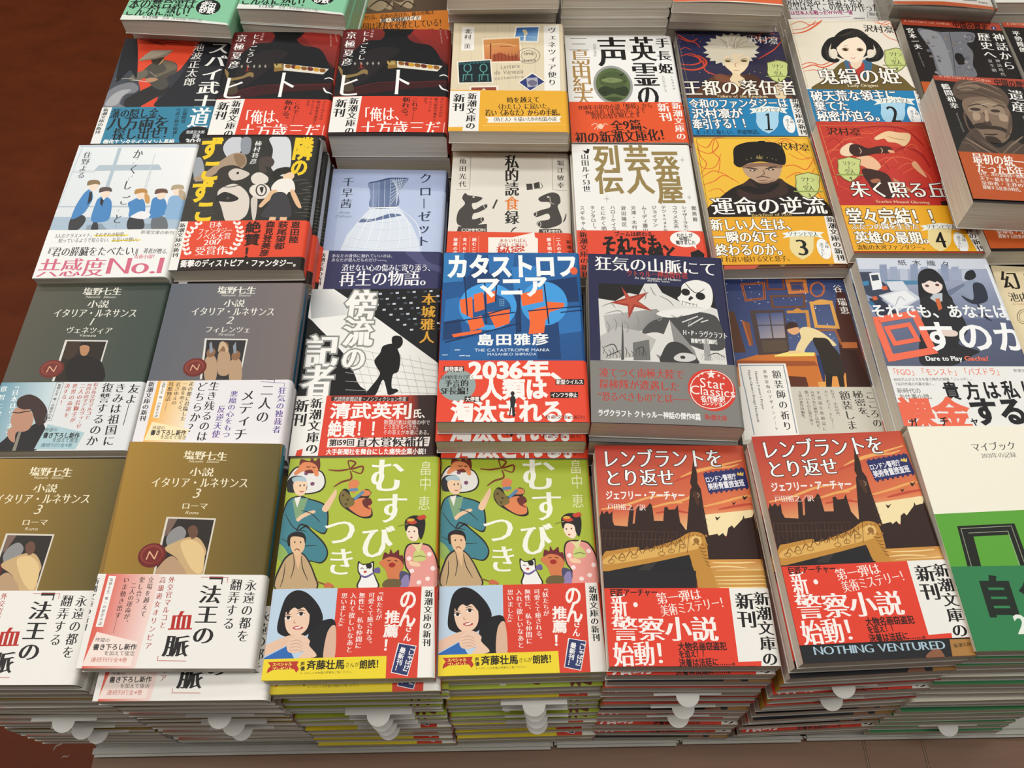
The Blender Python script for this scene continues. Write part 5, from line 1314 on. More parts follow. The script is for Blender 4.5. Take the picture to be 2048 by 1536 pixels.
('h','知っているようで知らない、お互いの想い。',10.7,39,76.9,39.6,4.8,'3a3a3c','g'),
('h','新潮文庫の新刊',75.3,47.5,102.7,46.2,4.2,'555','g'),
('h','『君の膵臓をたべたい』',1.5,27.2,81.3,27.6,10.2,'3a3638','m'),
('h','著者が贈る、',81.6,27.4,103.8,26.2,5.7,'3a3638','m'),
('h','共感度',1.9,10.8,54.8,11,19.6,'cf6a82','m'),
('h','No.1',55.8,12,100.8,11.9,22.8,'cf6a82','m'),
('h','青春小説！',75.3,21.3,93.8,21.1,4.4,'d0526a','m')]),
'zuk':dict(head={'w': 105,'h': 151,'t': 13.5,'base': '2b2a28','spine': 'c4c6c8','back': None,'band': None,'bulge': 0.8},art=[('q',['35342f','2a2a28','232220','3a3832'],[-1.1,150.2,106.1,149.2,105.2,51.1,0.5,51.5]),
('b','c6cad2',[25.7,150,35.9,149.9,37.3,131.2,30.6,121.7,21.5,137.2]),
('b','d2d6dc',[60.7,149.6,77.2,149.4,82.5,121.1,80,102.3,66.8,111.8,65.3,134.8]),
('b','8e949e',[36.1,148.9,44.3,148.8,45.4,131.1,38.6,131.2]),
('b','9aa0a8',[-1.6,122,4.4,125.8,10.3,106.8,4,97.6]),
('s','56564a',0.93,[87.2,96.7,93.6,98.8,99,98]),
('s','56564a',0.92,[92.5,93,97.9,94.9,101.6,94.3]),
('s','56564a',0.92,[97.8,89.2,102.1,91,104.3,90.6]),
('s','56564a',0.92,[103.1,85.5,95.8,87.3,101.6,87]),
('s','56564a',0.92,[92.5,82.1,100,83.4,104.2,83.4]),
('s','56564a',0.92,[97.8,78.4,104.2,79.6,101.5,79.8]),
('s','56564a',0.91,[103,74.8,97.9,75.9,104.1,76.2]),
('s','56564a',0.91,[92.6,71.3,102.1,72.1,106.7,72.6]),
('s','56564a',0.91,[97.7,67.7,106.2,68.3,104.1,69.1]),
('s','56564a',0.91,[102.9,64.1,100,64.7,106.6,65.5]),
('s','56564a',0.9,[92.6,60.8,104.1,61,104,62]),
('s','56564a',0.9,[97.7,57.2,108.3,57.2,106.6,58.5]),
('s','4a463a',1.04,[-0.4,77.8,8.1,81.2,17.8,77.5]),
('s','4a463a',1.04,[2,74.5,10,77.6,19.3,74.7]),
('s','4a463a',1.03,[4.4,71.3,11.9,74.1,20.9,71.8]),
('s','4a463a',1.03,[6.8,68.1,13.8,70.5,22.4,69]),
('s','4a463a',1.03,[9.1,64.9,15.7,66.9,23.8,66.1]),
('s','4a463a',1.03,[11.5,61.7,17.6,63.4,25.3,63.3]),
('s','4a463a',1.03,[13.8,58.6,19.5,59.9,26.8,60.5]),
('b','a8927a',[2,101.3,11.3,108.7,23.6,123.7,33.2,131.3,41.8,128.3,44.6,117.7,39,110.3,27.8,114.1,18.6,104.9,9.2,97.6]),
('b','8a7258',[32.3,128.4,40.4,128.3,43.8,118.7,38.5,114]),
('b','38322e',[21.1,97.4,22.7,112.3,34.2,116,44.6,108.3,46.5,95.3,36.7,89.9]),
('b','cfc6bc',[30.9,106.6,36.1,112.2,46,108.3,49.1,104.5,43.3,99,35.5,98.2]),
('e','2a2624',38.9,106.5,1.2,1.5),
('b','d9d0c6',[25.4,82.8,28.9,90,38.8,93.6,49.4,84.4,53.7,71.8,52.1,56,39.1,49.3,31.2,66.8]),
('b','2a2826',[24.6,75.7,31,84.6,43.9,77.2,38,72.9]),
('s','3a3632',0.92,[22.2,94.7,32.8,90,44.4,91.7,55.7,86.1]),
('e','5a5450',35,77.3,1.3,1.6),
('b','4a403c',[55.4,117.6,56.4,125.2,63.7,126.1,68.4,120.3,66.6,113.7,61.2,113.8,63.3,108.1,58.2,106.3]),
('b','ddd6cc',[51,100.8,54.2,106.3,59.5,106.3,65.6,100.6,64.4,94.2,54.7,93.4]),
('b','e2dbd2',[52,84.3,53.6,91.6,62.6,93.3,68.5,87.8,68.4,78.7,59.6,76.2]),
('l','3a3632',1.18,[65.8,86,65.8,84.3,65.6,82.7,65.1,81.4,64.4,80.4,63.5,79.7,62.4,79.5,61.3,79.8,60.2,80.4,59.2,81.5,58.4,82.8,57.7,84.4,57.4,86.1,57.3,87.8,57.5,89.3,58,90.7,58.7,91.7,59.6,92.4,60.7,92.6,61.8,92.4,62.9,91.7,63.9,90.6,64.8,89.3,65.4,87.7,65.8,86]),
('b','2a2826',[59.9,88.8,63,89.6,62.7,82.4]),
('b','cfc8be',[54.5,75.3,59.5,77.1,61.1,55.9,59,52.5]),
('b','26221f',[67.8,104.3,70.9,110.8,78.6,113.6,86.2,111.6,86.3,105.1,78.3,105.1,74.6,102.4,72.7,96.9,70.5,98.7]),
('b','e8c9a6',[78.4,104.2,85.3,107.9,87.3,102.2,84.5,97.7,79.1,98.6]),
('b','e9e6df',[69.6,89.6,75.1,98.7,85.7,98.6,89.7,86.6,84.7,83.9,82.5,80.4,73.2,82.3]),
('b','e0b892',[70.1,85.9,75.6,84.1,66.9,69.9,64.2,66.4,62,68.1,66,77]),
('b','e0b892',[85.9,84.8,89.1,85.7,97,67.7,95.2,66,91.4,71.3]),
('b','3c3c40',[72.5,82.3,83.1,81.3,89.3,55.6,66.2,55.9,69.5,69.8]),
('p','e0b892',[72.6,55.8,77.7,55.7,77.7,50.5,72,50.6]),
('p','e0b892',[81,55.7,86.7,55.6,86.7,50.4,80.9,50.5]),
('h','ず',1.6,138.4,20.7,138.2,27.7,'eac828','X'),
('h','こ',5.9,111,24.6,110.8,26.7,'eac828','X'),
('h','ず',2.6,86.7,20.9,86.5,25.8,'eac828','X'),
('h','こ',8.6,63.5,26.6,63.3,24.9,'eac828','X'),
('h','隣',82.6,137,99.7,136.8,27.5,'eac828','X'),
('h','の',83,113.9,97.8,113.8,20.9,'eac828','X'),
('v','柿村将彦',51.8,146.3,50.4,116.7,6,'eeeeec','m')],band={'h': 51.6,'y0': 0,'col': 'df4a2e','spine': 'df4a2e'},bart=[('p','241c18',[3,11.2,115.3,13,114.3,-1.9,2.7,-0.4]),
('p','ecebe6',[-3.2,51.2,6.6,51.8,7,-0.5,-2.2,-0.3]),
('v','新潮文庫の新刊',2.8,50.1,2.5,13.5,5,'161414','M'),
('h','日本',24.5,47.4,35.2,47.6,6.9,'f4ece6','m'),
('h','ファンタジー',16.7,40.4,44.4,41.1,6.9,'f4ece6','m'),
('h','ノベル大賞',16.2,34.5,44,34.8,7.1,'f4ece6','m'),
('h','2017',23.3,28.3,37.4,28.8,7.7,'f4ece6','m'),
('h','受賞作',17.8,19.5,43.3,20.1,9.6,'f4ece6','m'),
('b','f4ece6',[15.9,48.7,12.8,50.8,12.7,48.4,15.3,46.7]),
('b','f4ece6',[15.9,48.7,17.5,51.5,18.7,49,16.9,47.4]),
('b','f4ece6',[12.9,44.2,9.8,46.2,9.7,43.9,12.3,42.1]),
('b','f4ece6',[12.9,44.2,14.5,46.9,15.7,44.5,13.9,42.8]),
('b','f4ece6',[10.6,39.6,7.4,41.7,7.4,39.3,9.9,37.6]),
('b','f4ece6',[10.6,39.6,12.1,42.3,13.3,39.9,11.6,38.2]),
('b','f4ece6',[9.1,35.1,6,37.1,5.9,34.8,8.5,33.1]),
('b','f4ece6',[9.1,35.1,10.6,37.7,11.8,35.4,10.1,33.7]),
('b','f4ece6',[8.6,30.5,5.5,32.6,5.4,30.2,8,28.6]),
('b','f4ece6',[8.6,30.5,10.2,33.2,11.3,30.8,9.6,29.2]),
('b','f4ece6',[9.1,26,6,28.1,6,25.8,8.5,24.1]),
('b','f4ece6',[9.1,26,10.7,28.7,11.8,26.3,10.1,24.7]),
('b','f4ece6',[10.6,21.6,7.5,23.6,7.4,21.3,9.9,19.6]),
('b','f4ece6',[10.6,21.6,12.1,24.2,13.2,21.9,11.5,20.2]),
('b','f4ece6',[12.7,17.1,9.6,19.1,9.5,16.8,12.1,15.2]),
('b','f4ece6',[12.7,17.1,14.2,19.7,15.4,17.4,13.7,15.8]),
('b','f4ece6',[46.7,48.4,49.2,50.4,50,48,48,46.3]),
('b','f4ece6',[46.7,48.4,44.2,51.1,43.8,48.7,46.1,47]),
('b','f4ece6',[49,43.7,51.5,45.7,52.3,43.3,50.3,41.6]),
('b','f4ece6',[49,43.7,46.5,46.5,46.1,44.1,48.4,42.3]),
('b','f4ece6',[50.6,39.1,53.1,41.1,54,38.7,51.9,37]),
('b','f4ece6',[50.6,39.1,48.2,41.8,47.8,39.5,50.1,37.7]),
('b','f4ece6',[51.4,34.5,53.9,36.5,54.7,34.1,52.7,32.5]),
('b','f4ece6',[51.4,34.5,49,37.2,48.6,34.9,50.9,33.2]),
('b','f4ece6',[51.2,30,53.7,32,54.5,29.6,52.5,28]),
('b','f4ece6',[51.2,30,48.8,32.7,48.4,30.4,50.7,28.7]),
('b','f4ece6',[50,25.5,52.5,27.5,53.3,25.1,51.3,23.5]),
('b','f4ece6',[50,25.5,47.6,28.2,47.2,25.9,49.5,24.2]),
('b','f4ece6',[47.9,21.1,50.4,23,51.2,20.7,49.2,19.1]),
('b','f4ece6',[47.9,21.1,45.5,23.7,45.1,21.4,47.4,19.8]),
('b','f4ece6',[45.1,16.7,47.5,18.6,48.4,16.3,46.4,14.7]),
('b','f4ece6',[45.1,16.7,42.7,19.3,42.3,17,44.6,15.4]),
('v','絶賛！',60.5,50.8,62.8,10.8,12.3,'2c1812','G'),
('v','森見登美彦',74.5,50.9,73.3,13,7.3,'2c1812','G'),
('v','萩尾望都',84.7,50.8,84.4,20.2,8.1,'2c1812','G'),
('v','恩田陸',94.7,50.7,95.1,27,7.6,'2c1812','G'),
('h','衝撃のディストピア・ファンタジー。',8.5,6.7,103,6.2,7.5,'f2eeea','G')]),
'clo':dict(head={'w': 105,'h': 151,'t': 12,'base': 'aab8da','spine': '4a4c74','back': None,'band': None},art=[('p','b6c4e2',[10,128.8,104.6,124.3,105.5,53.7,12,52.2]),
('p','d6e0ee',[39.1,103.4,64.1,104.6,76.8,83.9,84.2,64.5,86.2,53.3,17.4,52.2,21.3,71.5,31.7,89.8]),
('b','66779c',[34.1,133.6,43.7,136.5,53.7,139.9,61.4,140.7,69.8,140.1,66.5,131.6,62.9,120.1,62.2,105.4,39.1,103.4,37.5,120.5]),
('p','7d8db0',[34.1,133.6,43.8,135.6,44.1,103.4,39.1,103.4,36.9,120.5]),
('l','c8d4e6',0.51,[53.8,139.3,60.9,129.7]),
('l','c8d4e6',0.51,[69.2,139.6,54.1,134.9]),
('l','c8d4e6',0.51,[55.6,139.4,61,125.8]),
('l','c8d4e6',0.51,[68.3,137.1,54.5,130.3]),
('l','c8d4e6',0.51,[57.3,139.4,61,122]),
('l','c8d4e6',0.51,[67.5,134.6,54.9,125.7]),
('l','c8d4e6',0.51,[59.1,139.4,61.1,118.1]),
('l','c8d4e6',0.51,[66.6,132.1,55.2,121.2]),
('l','c8d4e6',0.51,[60.9,139.4,61.1,114.3]),
('l','c8d4e6',0.51,[65.8,129.6,55.6,116.7]),
('l','c8d4e6',0.51,[62.7,139.5,61.1,110.6]),
('l','c8d4e6',0.51,[64.9,127.1,56,112.2]),
('l','c8d4e6',0.51,[64.5,139.5,61.2,106.8]),
('l','c8d4e6',0.51,[64.1,124.7,56.3,107.7]),
('l','aebbd4',0.51,[38.6,136.4,41,103.4]),
('l','aebbd4',0.51,[43.7,136.5,46,103.5]),
('l','aebbd4',0.51,[48.8,136.6,51,103.6]),
('l','aebbd4',0.51,[54,136.7,56,103.6]),
('s','3f4f78',1.53,[34.4,133.6,43.7,136.5,53.7,139.9,69.8,140.1]),
('b','5f7096',[29.6,86.4,32.9,90.6,40.4,89.9,48.8,93.4,57.2,96.9,67.3,95.4,60,92.7,47.9,89.2,38.2,86.6]),
('s','eef2f6',0.63,[39.8,103.4,28.1,83.1,18,52.3]),
('s','eef2f6',0.63,[43.1,103.4,35.7,83.2,27.9,52.4]),
('s','eef2f6',0.63,[46.5,103.5,43.4,83.3,37.7,52.6]),
('s','eef2f6',0.63,[49.9,103.5,51,83.5,47.6,52.7]),
('s','eef2f6',0.63,[53.3,103.6,58.7,83.6,57.5,52.9]),
('s','eef2f6',0.63,[56.7,103.7,66.3,83.7,67.4,53]),
('s','eef2f6',0.63,[60,103.7,74,83.8,77.3,53.2]),
('s','eef2f6',0.63,[63.4,103.8,81.6,84,87.2,53.4]),
('s','eef2f6',0.5,[33,89.8,52.2,86.5,70.8,90.4]),
('s','eef2f6',0.49,[27,81.4,52.9,78.2,78.2,82.3]),
('s','eef2f6',0.49,[21.1,68.3,52.7,65.2,83.7,69.3]),
('s','eef2f6',0.48,[18.5,58.6,52.4,55.7,85.8,59.7]),
('l','eef2f6',1.25,[37.9,103,62.9,104.4]),
('v','ク',85.1,149.1,86,132.6,11.8,'2e3650','m'),
('v','ロ',85.7,132.6,86.6,116.5,11.7,'2e3650','m'),
('v','ー',85.4,117.2,86.4,101.4,11.6,'2e3650','m'),
('v','ゼ',86.9,101.8,87.8,86.4,11.5,'2e3650','m'),
('v','ッ',86.1,86.4,87,71.3,11.3,'2e3650','m'),
('v','ト',87.1,72.8,88,58,11.2,'2e3650','m'),
('v','千早茜',15.7,141.7,16.8,101.6,10.1,'3a4258','m'),
('h','Akane',11.6,97.5,21.6,97.6,4.1,'6a7894','i'),
('h','Chihaya',9,93.1,23.4,93.3,4,'6a7894','i')],band={'h': 53.1,'y0': 0,'col': '35375f','spine': '35375f'},bart=[('p','e9e9e6',[-4.5,53.5,8.4,53.4,8,2,-2.5,1.8]),
('v','新潮文庫の新刊',3.8,50.5,3.5,14.9,5,'161414','M'),
('b','4d4f78',[72.8,53.9,80.7,43.8,90.8,36.3,105.4,30.3,105.1,36.5,92.8,42.5,84.9,53.3]),
('h','あなたの身体に触れていいのは、',11.3,47.4,65,48,4.1,'dcdde8','g'),
('h','あなたが選んだものだけ――。',11.5,42.8,60.6,43.5,4.1,'dcdde8','g'),
('h','消せない心の傷みに寄り添う、',21.3,34.4,99.2,35.6,8,'e6e7ee','m'),
('h','再生の物語。',20.5,22.7,101,24.8,16.7,'f0f0f4','m')]),
'shi':dict(head={'w': 105,'h': 151,'t': 11,'base': 'dedad0','spine': 'd8d4ca','back': None,'band': None},art=[('v','角田光代',9,144.1,10.3,106.1,6.3,'3a3836','m'),
('v','堀江敏幸',96.9,143.9,96.7,106.8,6.3,'3a3836','m'),
('l','8a8680',0.38,[3.8,145.8,16.3,145.8]),
('l','8a8680',0.38,[16.3,146.1,16.6,105.1]),
('l','8a8680',0.37,[4.7,104,16.4,104.2]),
('l','8a8680',0.38,[89.5,146.5,102.3,146.4]),
('l','8a8680',0.38,[89.5,146.1,89.7,106]),
('l','8a8680',0.37,[89.7,105.6,102.1,105.2]),
('h','私',46.9,139.7,59.6,140,18,'2a2826','M'),
('h','的',47.1,123.2,59.7,123.5,17.5,'2a2826','M'),
('h','読',47.4,105.8,59.8,106.1,17.1,'2a2826','M'),
('h','食',47.7,88.9,59.9,89.2,16.7,'dc7a34','M'),
('h','録',47.9,72.4,60.1,72.7,16.3,'2a2826','M'),
('b','45413e',[10.5,93.9,12.7,99.9,15.9,97.4,22.1,96.7,28.3,94.3,23.6,89.2,19.3,87.4,21.4,80.8,28.6,86,32.8,86.9,32.3,82.8,25.2,77.6,21,75.9,20.6,69.4,29,72,30.3,68,24.4,63,16.1,61.2,8.8,62.6,6.7,69,8.1,78.9,13.2,87.3]),
('l','dedad0',0.49,[33,85.3,33,84.5,32.8,83.8,32.6,83.1,32.2,82.7,31.8,82.3,31.4,82.2,30.9,82.3,30.5,82.6,30.1,83.1,29.9,83.7,29.7,84.4,29.6,85.2,29.6,86,29.8,86.7,30,87.3,30.4,87.8,30.8,88.1,31.2,88.2,31.7,88.1,32.1,87.8,32.5,87.4,32.7,86.7,32.9,86,33,85.3]),
('l','dedad0',0.48,[30.5,69.6,30.5,68.9,30.4,68.2,30.1,67.6,29.9,67.2,29.5,66.9,29.1,66.8,28.8,66.9,28.4,67.2,28.1,67.6,27.9,68.2,27.7,68.8,27.6,69.5,27.6,70.2,27.8,70.9,28,71.5,28.3,71.9,28.6,72.2,29,72.3,29.4,72.2,29.7,72,30,71.5,30.3,71,30.4,70.3,30.5,69.6]),
('e','dedad0',20.4,95.5,1,1),
('b','45413e',[77.1,95.5,83.9,100.7,90.1,102.6,95,99.3,96.1,90.9,93.6,85.8,96.9,71.1,94.4,64.6,83.5,60.3,76.3,62.6,76.3,68.2,86,70.9,84.9,77.4,75.1,73.1,72.7,77.1,78.8,81.3,86.8,84.8,86.3,90.7,78.9,91.3]),
('l','dedad0',0.49,[75.4,76.8,75.3,76.1,75.2,75.3,74.9,74.7,74.6,74.3,74.3,74,73.9,73.8,73.5,73.9,73.2,74.2,72.9,74.7,72.6,75.3,72.5,76,72.4,76.8,72.5,77.5,72.6,78.2,72.9,78.9,73.2,79.3,73.5,79.6,73.9,79.7,74.3,79.7,74.7,79.4,75,78.9,75.2,78.3,75.3,77.6,75.4,76.8]),
('l','dedad0',0.48,[78.9,65,78.9,64.3,78.7,63.6,78.5,63,78.2,62.5,77.8,62.2,77.5,62.1,77.1,62.2,76.8,62.5,76.5,62.9,76.2,63.5,76.1,64.2,76,65,76.1,65.7,76.2,66.4,76.5,67,76.8,67.5,77.1,67.8,77.5,67.9,77.9,67.8,78.2,67.5,78.5,67.1,78.8,66.5,78.9,65.8,78.9,65]),
('e','dedad0',85.4,97,1,1),
('s','dedad0',0.49,[87,97.4,87.5,90.7,91.1,88.3]),
('s','45413e',1.22,[100.7,77.7,99.4,71.2,97.8,67.9]),
('l','45413e',1.6,[40.7,92.1,37.8,82.9]),
('p','45413e',[66.3,112.3,71.5,112.8,72.1,105.6,66.8,104.8]),
('p','45413e',[72.8,113.3,77.8,115.2,78.4,107.4,73.4,106.4]),
('s','45413e',0.63,[79,114.3,80.5,109.2,77.7,106]),
('p','45413e',[8.6,61,32.8,64.5,33.1,55.2,7.4,54.3]),
('h','COMMON',11.4,56.9,31.8,57.7,4.5,'dedad0','G'),
('p','45413e',[77.5,59.4,95.5,60.1,97.2,55.8,76.8,55.4]),
('h','YUMMY',79.2,57,96.7,57.7,3.8,'dedad0','G'),
('s','45413e',1.44,[53.5,55.6,55.8,59.7,58.2,60.9])],band={'h': 55,'y0': 0,'col': 'dc4e30','spine': 'dc4e30'},bart=[('p','eee9e2',[34.4,48.9,54.7,49.3,73.2,55.3,73.8,49.8,76.2,48.3,76,2.7,35.7,1.8]),
('l','dc4e30',0.6,[33.1,47.3,33.6,1.8]),
('h','本をいちばん',43.8,45.3,66.9,46.2,4.7,'b04a30','m'),
('h','美味しく味わう',42.7,40.6,67.9,41.5,4.7,'b04a30','m'),
('h','秘密',41.3,33.5,65.5,35.2,12.3,'c8402c','M'),
('v','秘蔵の書棚',7.1,48.3,7.5,23.6,3.5,'f4e8e2','G'),
('v','食べられる',14.8,48.5,15,23.7,3.5,'f4e8e2','G'),
('v','読むことと',22.8,48.6,22.9,23.9,3.5,'f4e8e2','G'),
('v','解き明かす',85.4,50,86.4,25.3,3.6,'f4e8e2','G'),
('v','二人の作家',93.2,50.2,94.4,25.5,3.6,'f4e8e2','G'),
('v','新潮文庫の新刊',101.7,48,102.6,9.1,3.5,'4a1a12','G'),
('l','f0b8a8',0.24,[10.6,49.9,11.3,22.1]),
('l','f0b8a8',0.24,[18.9,50.1,19.5,22.3]),
('l','f0b8a8',0.24,[26.3,50.3,27,22.5]),
('l','f0b8a8',0.24,[89.4,51.7,90.1,23.9])]),
'ipp':dict(head={'w': 105,'h': 151,'t': 12,'base': 'ebebe8','spine': 'e2e2de','back': None,'band': None},art=[('h','一',69.6,140.2,93,140.5,32.3,'94804e','G'),
('h','発',69.8,121.2,92.8,121.5,31.4,'94804e','G'),
('h','屋',70,95.5,93.8,95.8,30.3,'94804e','G'),
('h','芸',45,134.5,68.2,134.7,32,'94804e','G'),
('h','人',44.9,106.9,68.9,107.1,30.7,'94804e','G'),
('h','列',18.1,134.2,41.9,134.4,31.9,'94804e','G'),
('h','伝',18.1,106.6,42.7,106.8,30.6,'94804e','G'),
('v','山田ルイ53世',10.9,139.6,10.7,92.7,6.9,'262524','m'),
('p','161616',[13.4,145.5,15.6,144.7,14.5,139.6,12.5,140.7]),
('p','161616',[9.4,143.2,12.6,142.9,14.8,140,12.2,139.2]),
('v','スギちゃん',5.7,77.4,5.6,48.8,4.1,'7c7a72','G'),
('v','キンタロー。',14.6,77.5,14.3,48.9,4.2,'7c7a72','G'),
('v','とにかく明',23,77.6,22.7,49,4.2,'7c7a72','G'),
('v','ハローケイス',31.4,77.7,31,49,4.2,'7c7a72','G'),
('v','波田陽区',40.5,77.8,39.8,53.6,4.2,'7c7a72','G'),
('v','天津・木村',48.9,77.8,48,50.8,4.2,'7c7a72','G'),
('v','ムーディ勝山',57.8,77.9,56.9,47.7,4.2,'7c7a72','G'),
('v','ジョイマン',66.3,78,65.5,53.8,4.2,'7c7a72','G'),
('v','テツandトモ',74.4,78.1,73.4,47.8,4.2,'7c7a72','G'),
('v','コウメ太夫',83.6,78.2,82.7,52.4,4.2,'7c7a72','G'),
('v','レイザーラモン',91.8,78.3,90.3,48,4.2,'7c7a72','G'),
('v','髭男爵',99.9,78.3,99.2,59.3,4.2,'7c7a72','G'),
('p','b8b6ae',[27.5,91,27.6,85.9,30.1,85.2,27.5,84.5,26.8,79.5,26.8,84.5,24.2,85.2,26.8,85.9]),
('p','b8b6ae',[96.9,137,96.8,133,98.7,132.3,96.6,131.6,95.8,127.6,95.9,131.6,94,132.3,96,133]),
('p','b8b6ae',[97.7,91.7,97.7,88.3,99.4,87.6,97.6,86.9,96.8,83.5,96.8,86.9,95.2,87.6,97,88.3])],band={'h': 49.2,'y0': 0,'col': 'db4a32','spine': 'db4a32'},bart=[('v','新潮文庫の新刊',5.1,48,4.7,-0.5,6.6,'1c1210','M'),
('h','ブームは終わる。',30.5,45.5,66.7,45.5,5.4,'2a1210','G'),
('h','それでも、',19.9,35,81.6,36.5,17,'161212','X'),
('h','人生は続く',18,23,82.1,24,16.7,'161212','X'),
('e','f0eeea',88.4,40.3,12.3,8.6),
('p','f0eeea',[92.8,34.5,96.4,29.9,96.6,36.1]),
('h','わたしが',81.9,44.4,95.1,44.5,4.5,'222','G'),
('h','仲間に',83.5,40.4,93.5,40.5,4.5,'222','G'),
('h','聞きました',80.4,36.5,96.6,36.6,4.4,'222','G'),
('p','141212',[91.2,26,98.1,29.1,102.3,24.5,100.8,16.8,91.3,16.8]),
('p','141212',[87.9,18.2,104.7,19.9,104.2,16.1,87.6,15.2])]),
'v3':dict(head={'w': 105,'h': 151,'t': 12.5,'base': 'e9bb38','spine': '2a1812','back': '3a1c14','band': None},art=[('q',['ecc040','e9b93a','e6ae34','eab83c'],[-0.3,153.1,106.1,152.1,105.4,53.7,-2.2,55]),
('s','d8582a',0.91,[0.6,145.6,10,138.1,18.2,149.1,27.6,150.9]),
('s','d8582a',1.04,[0.6,136.3,11.5,130.7,20.6,139.8,19.5,149.1]),
('s','d8582a',0.92,[64,148.7,73.1,141.1,82,146.7,87.6,135.5,97.9,122.6]),
('s','d8582a',1.02,[71.7,113.9,83.6,115.5,92.7,110.1,101.8,122.5]),
('s','d8582a',0.89,[72.7,99.7,84.3,106.6,93.8,103,100.7,111.8]),
('s','d8582a',0.88,[-0.6,100.5,10.8,109.2,20.4,105.5,26.9,98.5]),
('s','d8582a',0.88,[-1.8,91.8,10.2,96.9,20.2,103.8,31.4,94.9]),
('s','d8582a',0.77,[-1.1,123.6,3.7,112.8,14.2,114.5,21.8,130.6]),
('s','d8582a',0.79,[19.7,151,14.6,134.3,19.4,123.4,15.4,105.6]),
('s','d8582a',0.78,[69.5,143,79.7,148.5,89.5,144.7,98.2,129.9]),
('s','d8582a',0.88,[78.6,91,87.2,84,96.9,82.2,99.3,70.3]),
('s','d8582a',0.75,[3.4,84.9,12.7,88.3,18.1,83.1,24.7,84.7]),
('s','d8582a',0.78,[81.3,130,90.2,122.7,100.9,124.4,101.5,115.4]),
('s','d8582a',0.78,[2.7,141.8,3.2,127.2,7.1,118.1,0.2,105.7]),
('l','7a6a2a',0.39,[2.5,149.3,102.3,149.3,102.5,57,0.5,56.6,2.5,149.3]),
('b','1e1513',[-2.2,55,0.7,66.5,10.9,76.4,24,88.1,36.4,94.9,42.4,100,51.9,96.5,66.4,99.8,73.9,92.8,89,80.6,100,73.7,104.3,65.3,101.7,53.8]),
('b','3a2620',[28.4,84.7,40.8,98.3,47.8,87.9,58.8,92.9,67.7,99.8,72.3,91,69,80.8,50.6,75.9,33.2,76.1]),
('b','17110f',[30.2,88.1,38.3,91.4,50.3,87.8,62.9,94.6,66.3,92.8,57.2,84.3,44,81.1]),
('b','b89a80',[38,115.1,45.6,118.6,68.7,118.4,71.9,113.9,69.3,105,64.8,98.1,57.8,94.7,50.2,94.4,43.5,99.2,38.8,105.3]),
('b','8a6a54',[38.7,116,56,119,72.2,116.5,70,111.7,55.1,114.4,39.4,112.1]),
('b','15110f',[31.6,123.2,34.6,137.8,46.2,144.2,60.7,145,74.5,142.1,78.1,130.1,75.4,116.5,67.2,117.5,54.9,120.3,42.9,117.7,35.7,113.3,31.2,117]),
('s','15110f',1.83,[53.7,142.3,58.1,145,63.4,145.3]),
('p','8a7a4a',[51.4,124,53.2,128.5,53.8,124.8,55.5,129.4,56,124.8,57.8,127.5,56.7,123]),
('e','8a7a4a',43.1,122.6,0.5,0.7),
('e','8a7a4a',47.3,124.5,0.5,0.7),
('e','8a7a4a',61.5,124.8,0.5,0.7),
('e','8a7a4a',65.8,123.6,0.5,0.7),
('e','8a7a4a',68.7,122,0.5,0.7),
('s','2e2018',1.53,[40.8,112.8,45.7,112,50.6,110.9]),
('s','2e2018',1.53,[57,110.8,62.5,112.9,67.8,113.6]),
('e','2a2018',45.9,109.5,2.8,1.1),
('e','2a2018',62.1,110.4,2.8,1.1),
('e','d8d4cc',45.6,109.5,1.1,0.7),
('e','d8d4cc',61.8,110.4,1.1,0.7),
('s','7a5a46',1.02,[55,110.5,55.3,105.2,51.8,103.1]),
('s','5a4034',1.14,[46.9,100.4,52.9,102,60.1,100.2]),
('s','6a3a30',0.76,[48.3,97.9,52.6,97.2,57.9,98.1]),
('b','9a7a62',[42.4,100,46.7,96.2,56.8,96.1,63.9,99.8,57.8,94.3,48.9,94.1]),
('p','6a6a38',[81.7,103.5,87,105.1,93.6,106.9,98.8,105.3,103.5,102.9,101.3,96.1,100.1,89.2,97.6,83.2,93.7,78.8,87.6,74.7,82.6,78.6,79.8,83.4,79,89.5,80.8,96.3]),
('p','c4cf84',[82.2,102.6,87.2,104.2,93.3,105.9,98.2,104.4,102.6,102.1,100.5,95.7,99.5,89.3,97.1,83.7,93.4,79.6,87.8,75.8,83.1,79.4,80.5,83.9,79.8,89.6,81.4,95.9]),
('h','ソナン',85.6,98.7,97.4,97.9,6.1,'2a2a20','m'),
('h','と',89.1,93,92.1,92.8,4.3,'2a2a20','m'),
('h','空人',85.7,88.4,94.7,87.7,6,'2a2a20','m'),
('l','8a9a50',1.44,[77.4,84.2,100.5,83.7]),
('h','3',87.3,79.7,90.4,79.6,5.4,'2a2a20','m'),
('h','沢村凛',73,139.7,101.3,137.5,9.8,'2a2418','m'),
('h','運命の逆流',3.4,68.1,100.7,68.3,20.6,'f4f4f0','K'),
('h','Backflow of Fate',35.9,57.5,69.5,58.4,4.7,'c8b070','m'),
('p','4a241a',[2.1,7.8,104.4,8,104.7,-3.4,0.8,-4.2]),
('l','8a7040',0.47,[4,1.7,103.1,2.2]),
('p','c0523a',[5.5,7,35.5,6.6,28.4,0.2,3.5,-0.1]),
('p','8a7040',[48.9,4.1,51.9,6.2,54.1,4.1,51.1,2]),
('p','8a7040',[88,4.4,91,6.5,93.1,4.3,90.1,2.2])],band={'h': 55.3,'y0': 4,'col': 'e6a826','spine': 'e6a826'},bart=[('p','ecebe6',[96.1,56.3,116,56.9,115.1,3.3,93.2,4.8]),
('v','新潮文庫の新刊',100.6,55.1,99,7.3,6.7,'161414','M'),
('h','新しい人生は、',-0.4,46.9,72.1,46.8,13.1,'f8f4ea','k'),
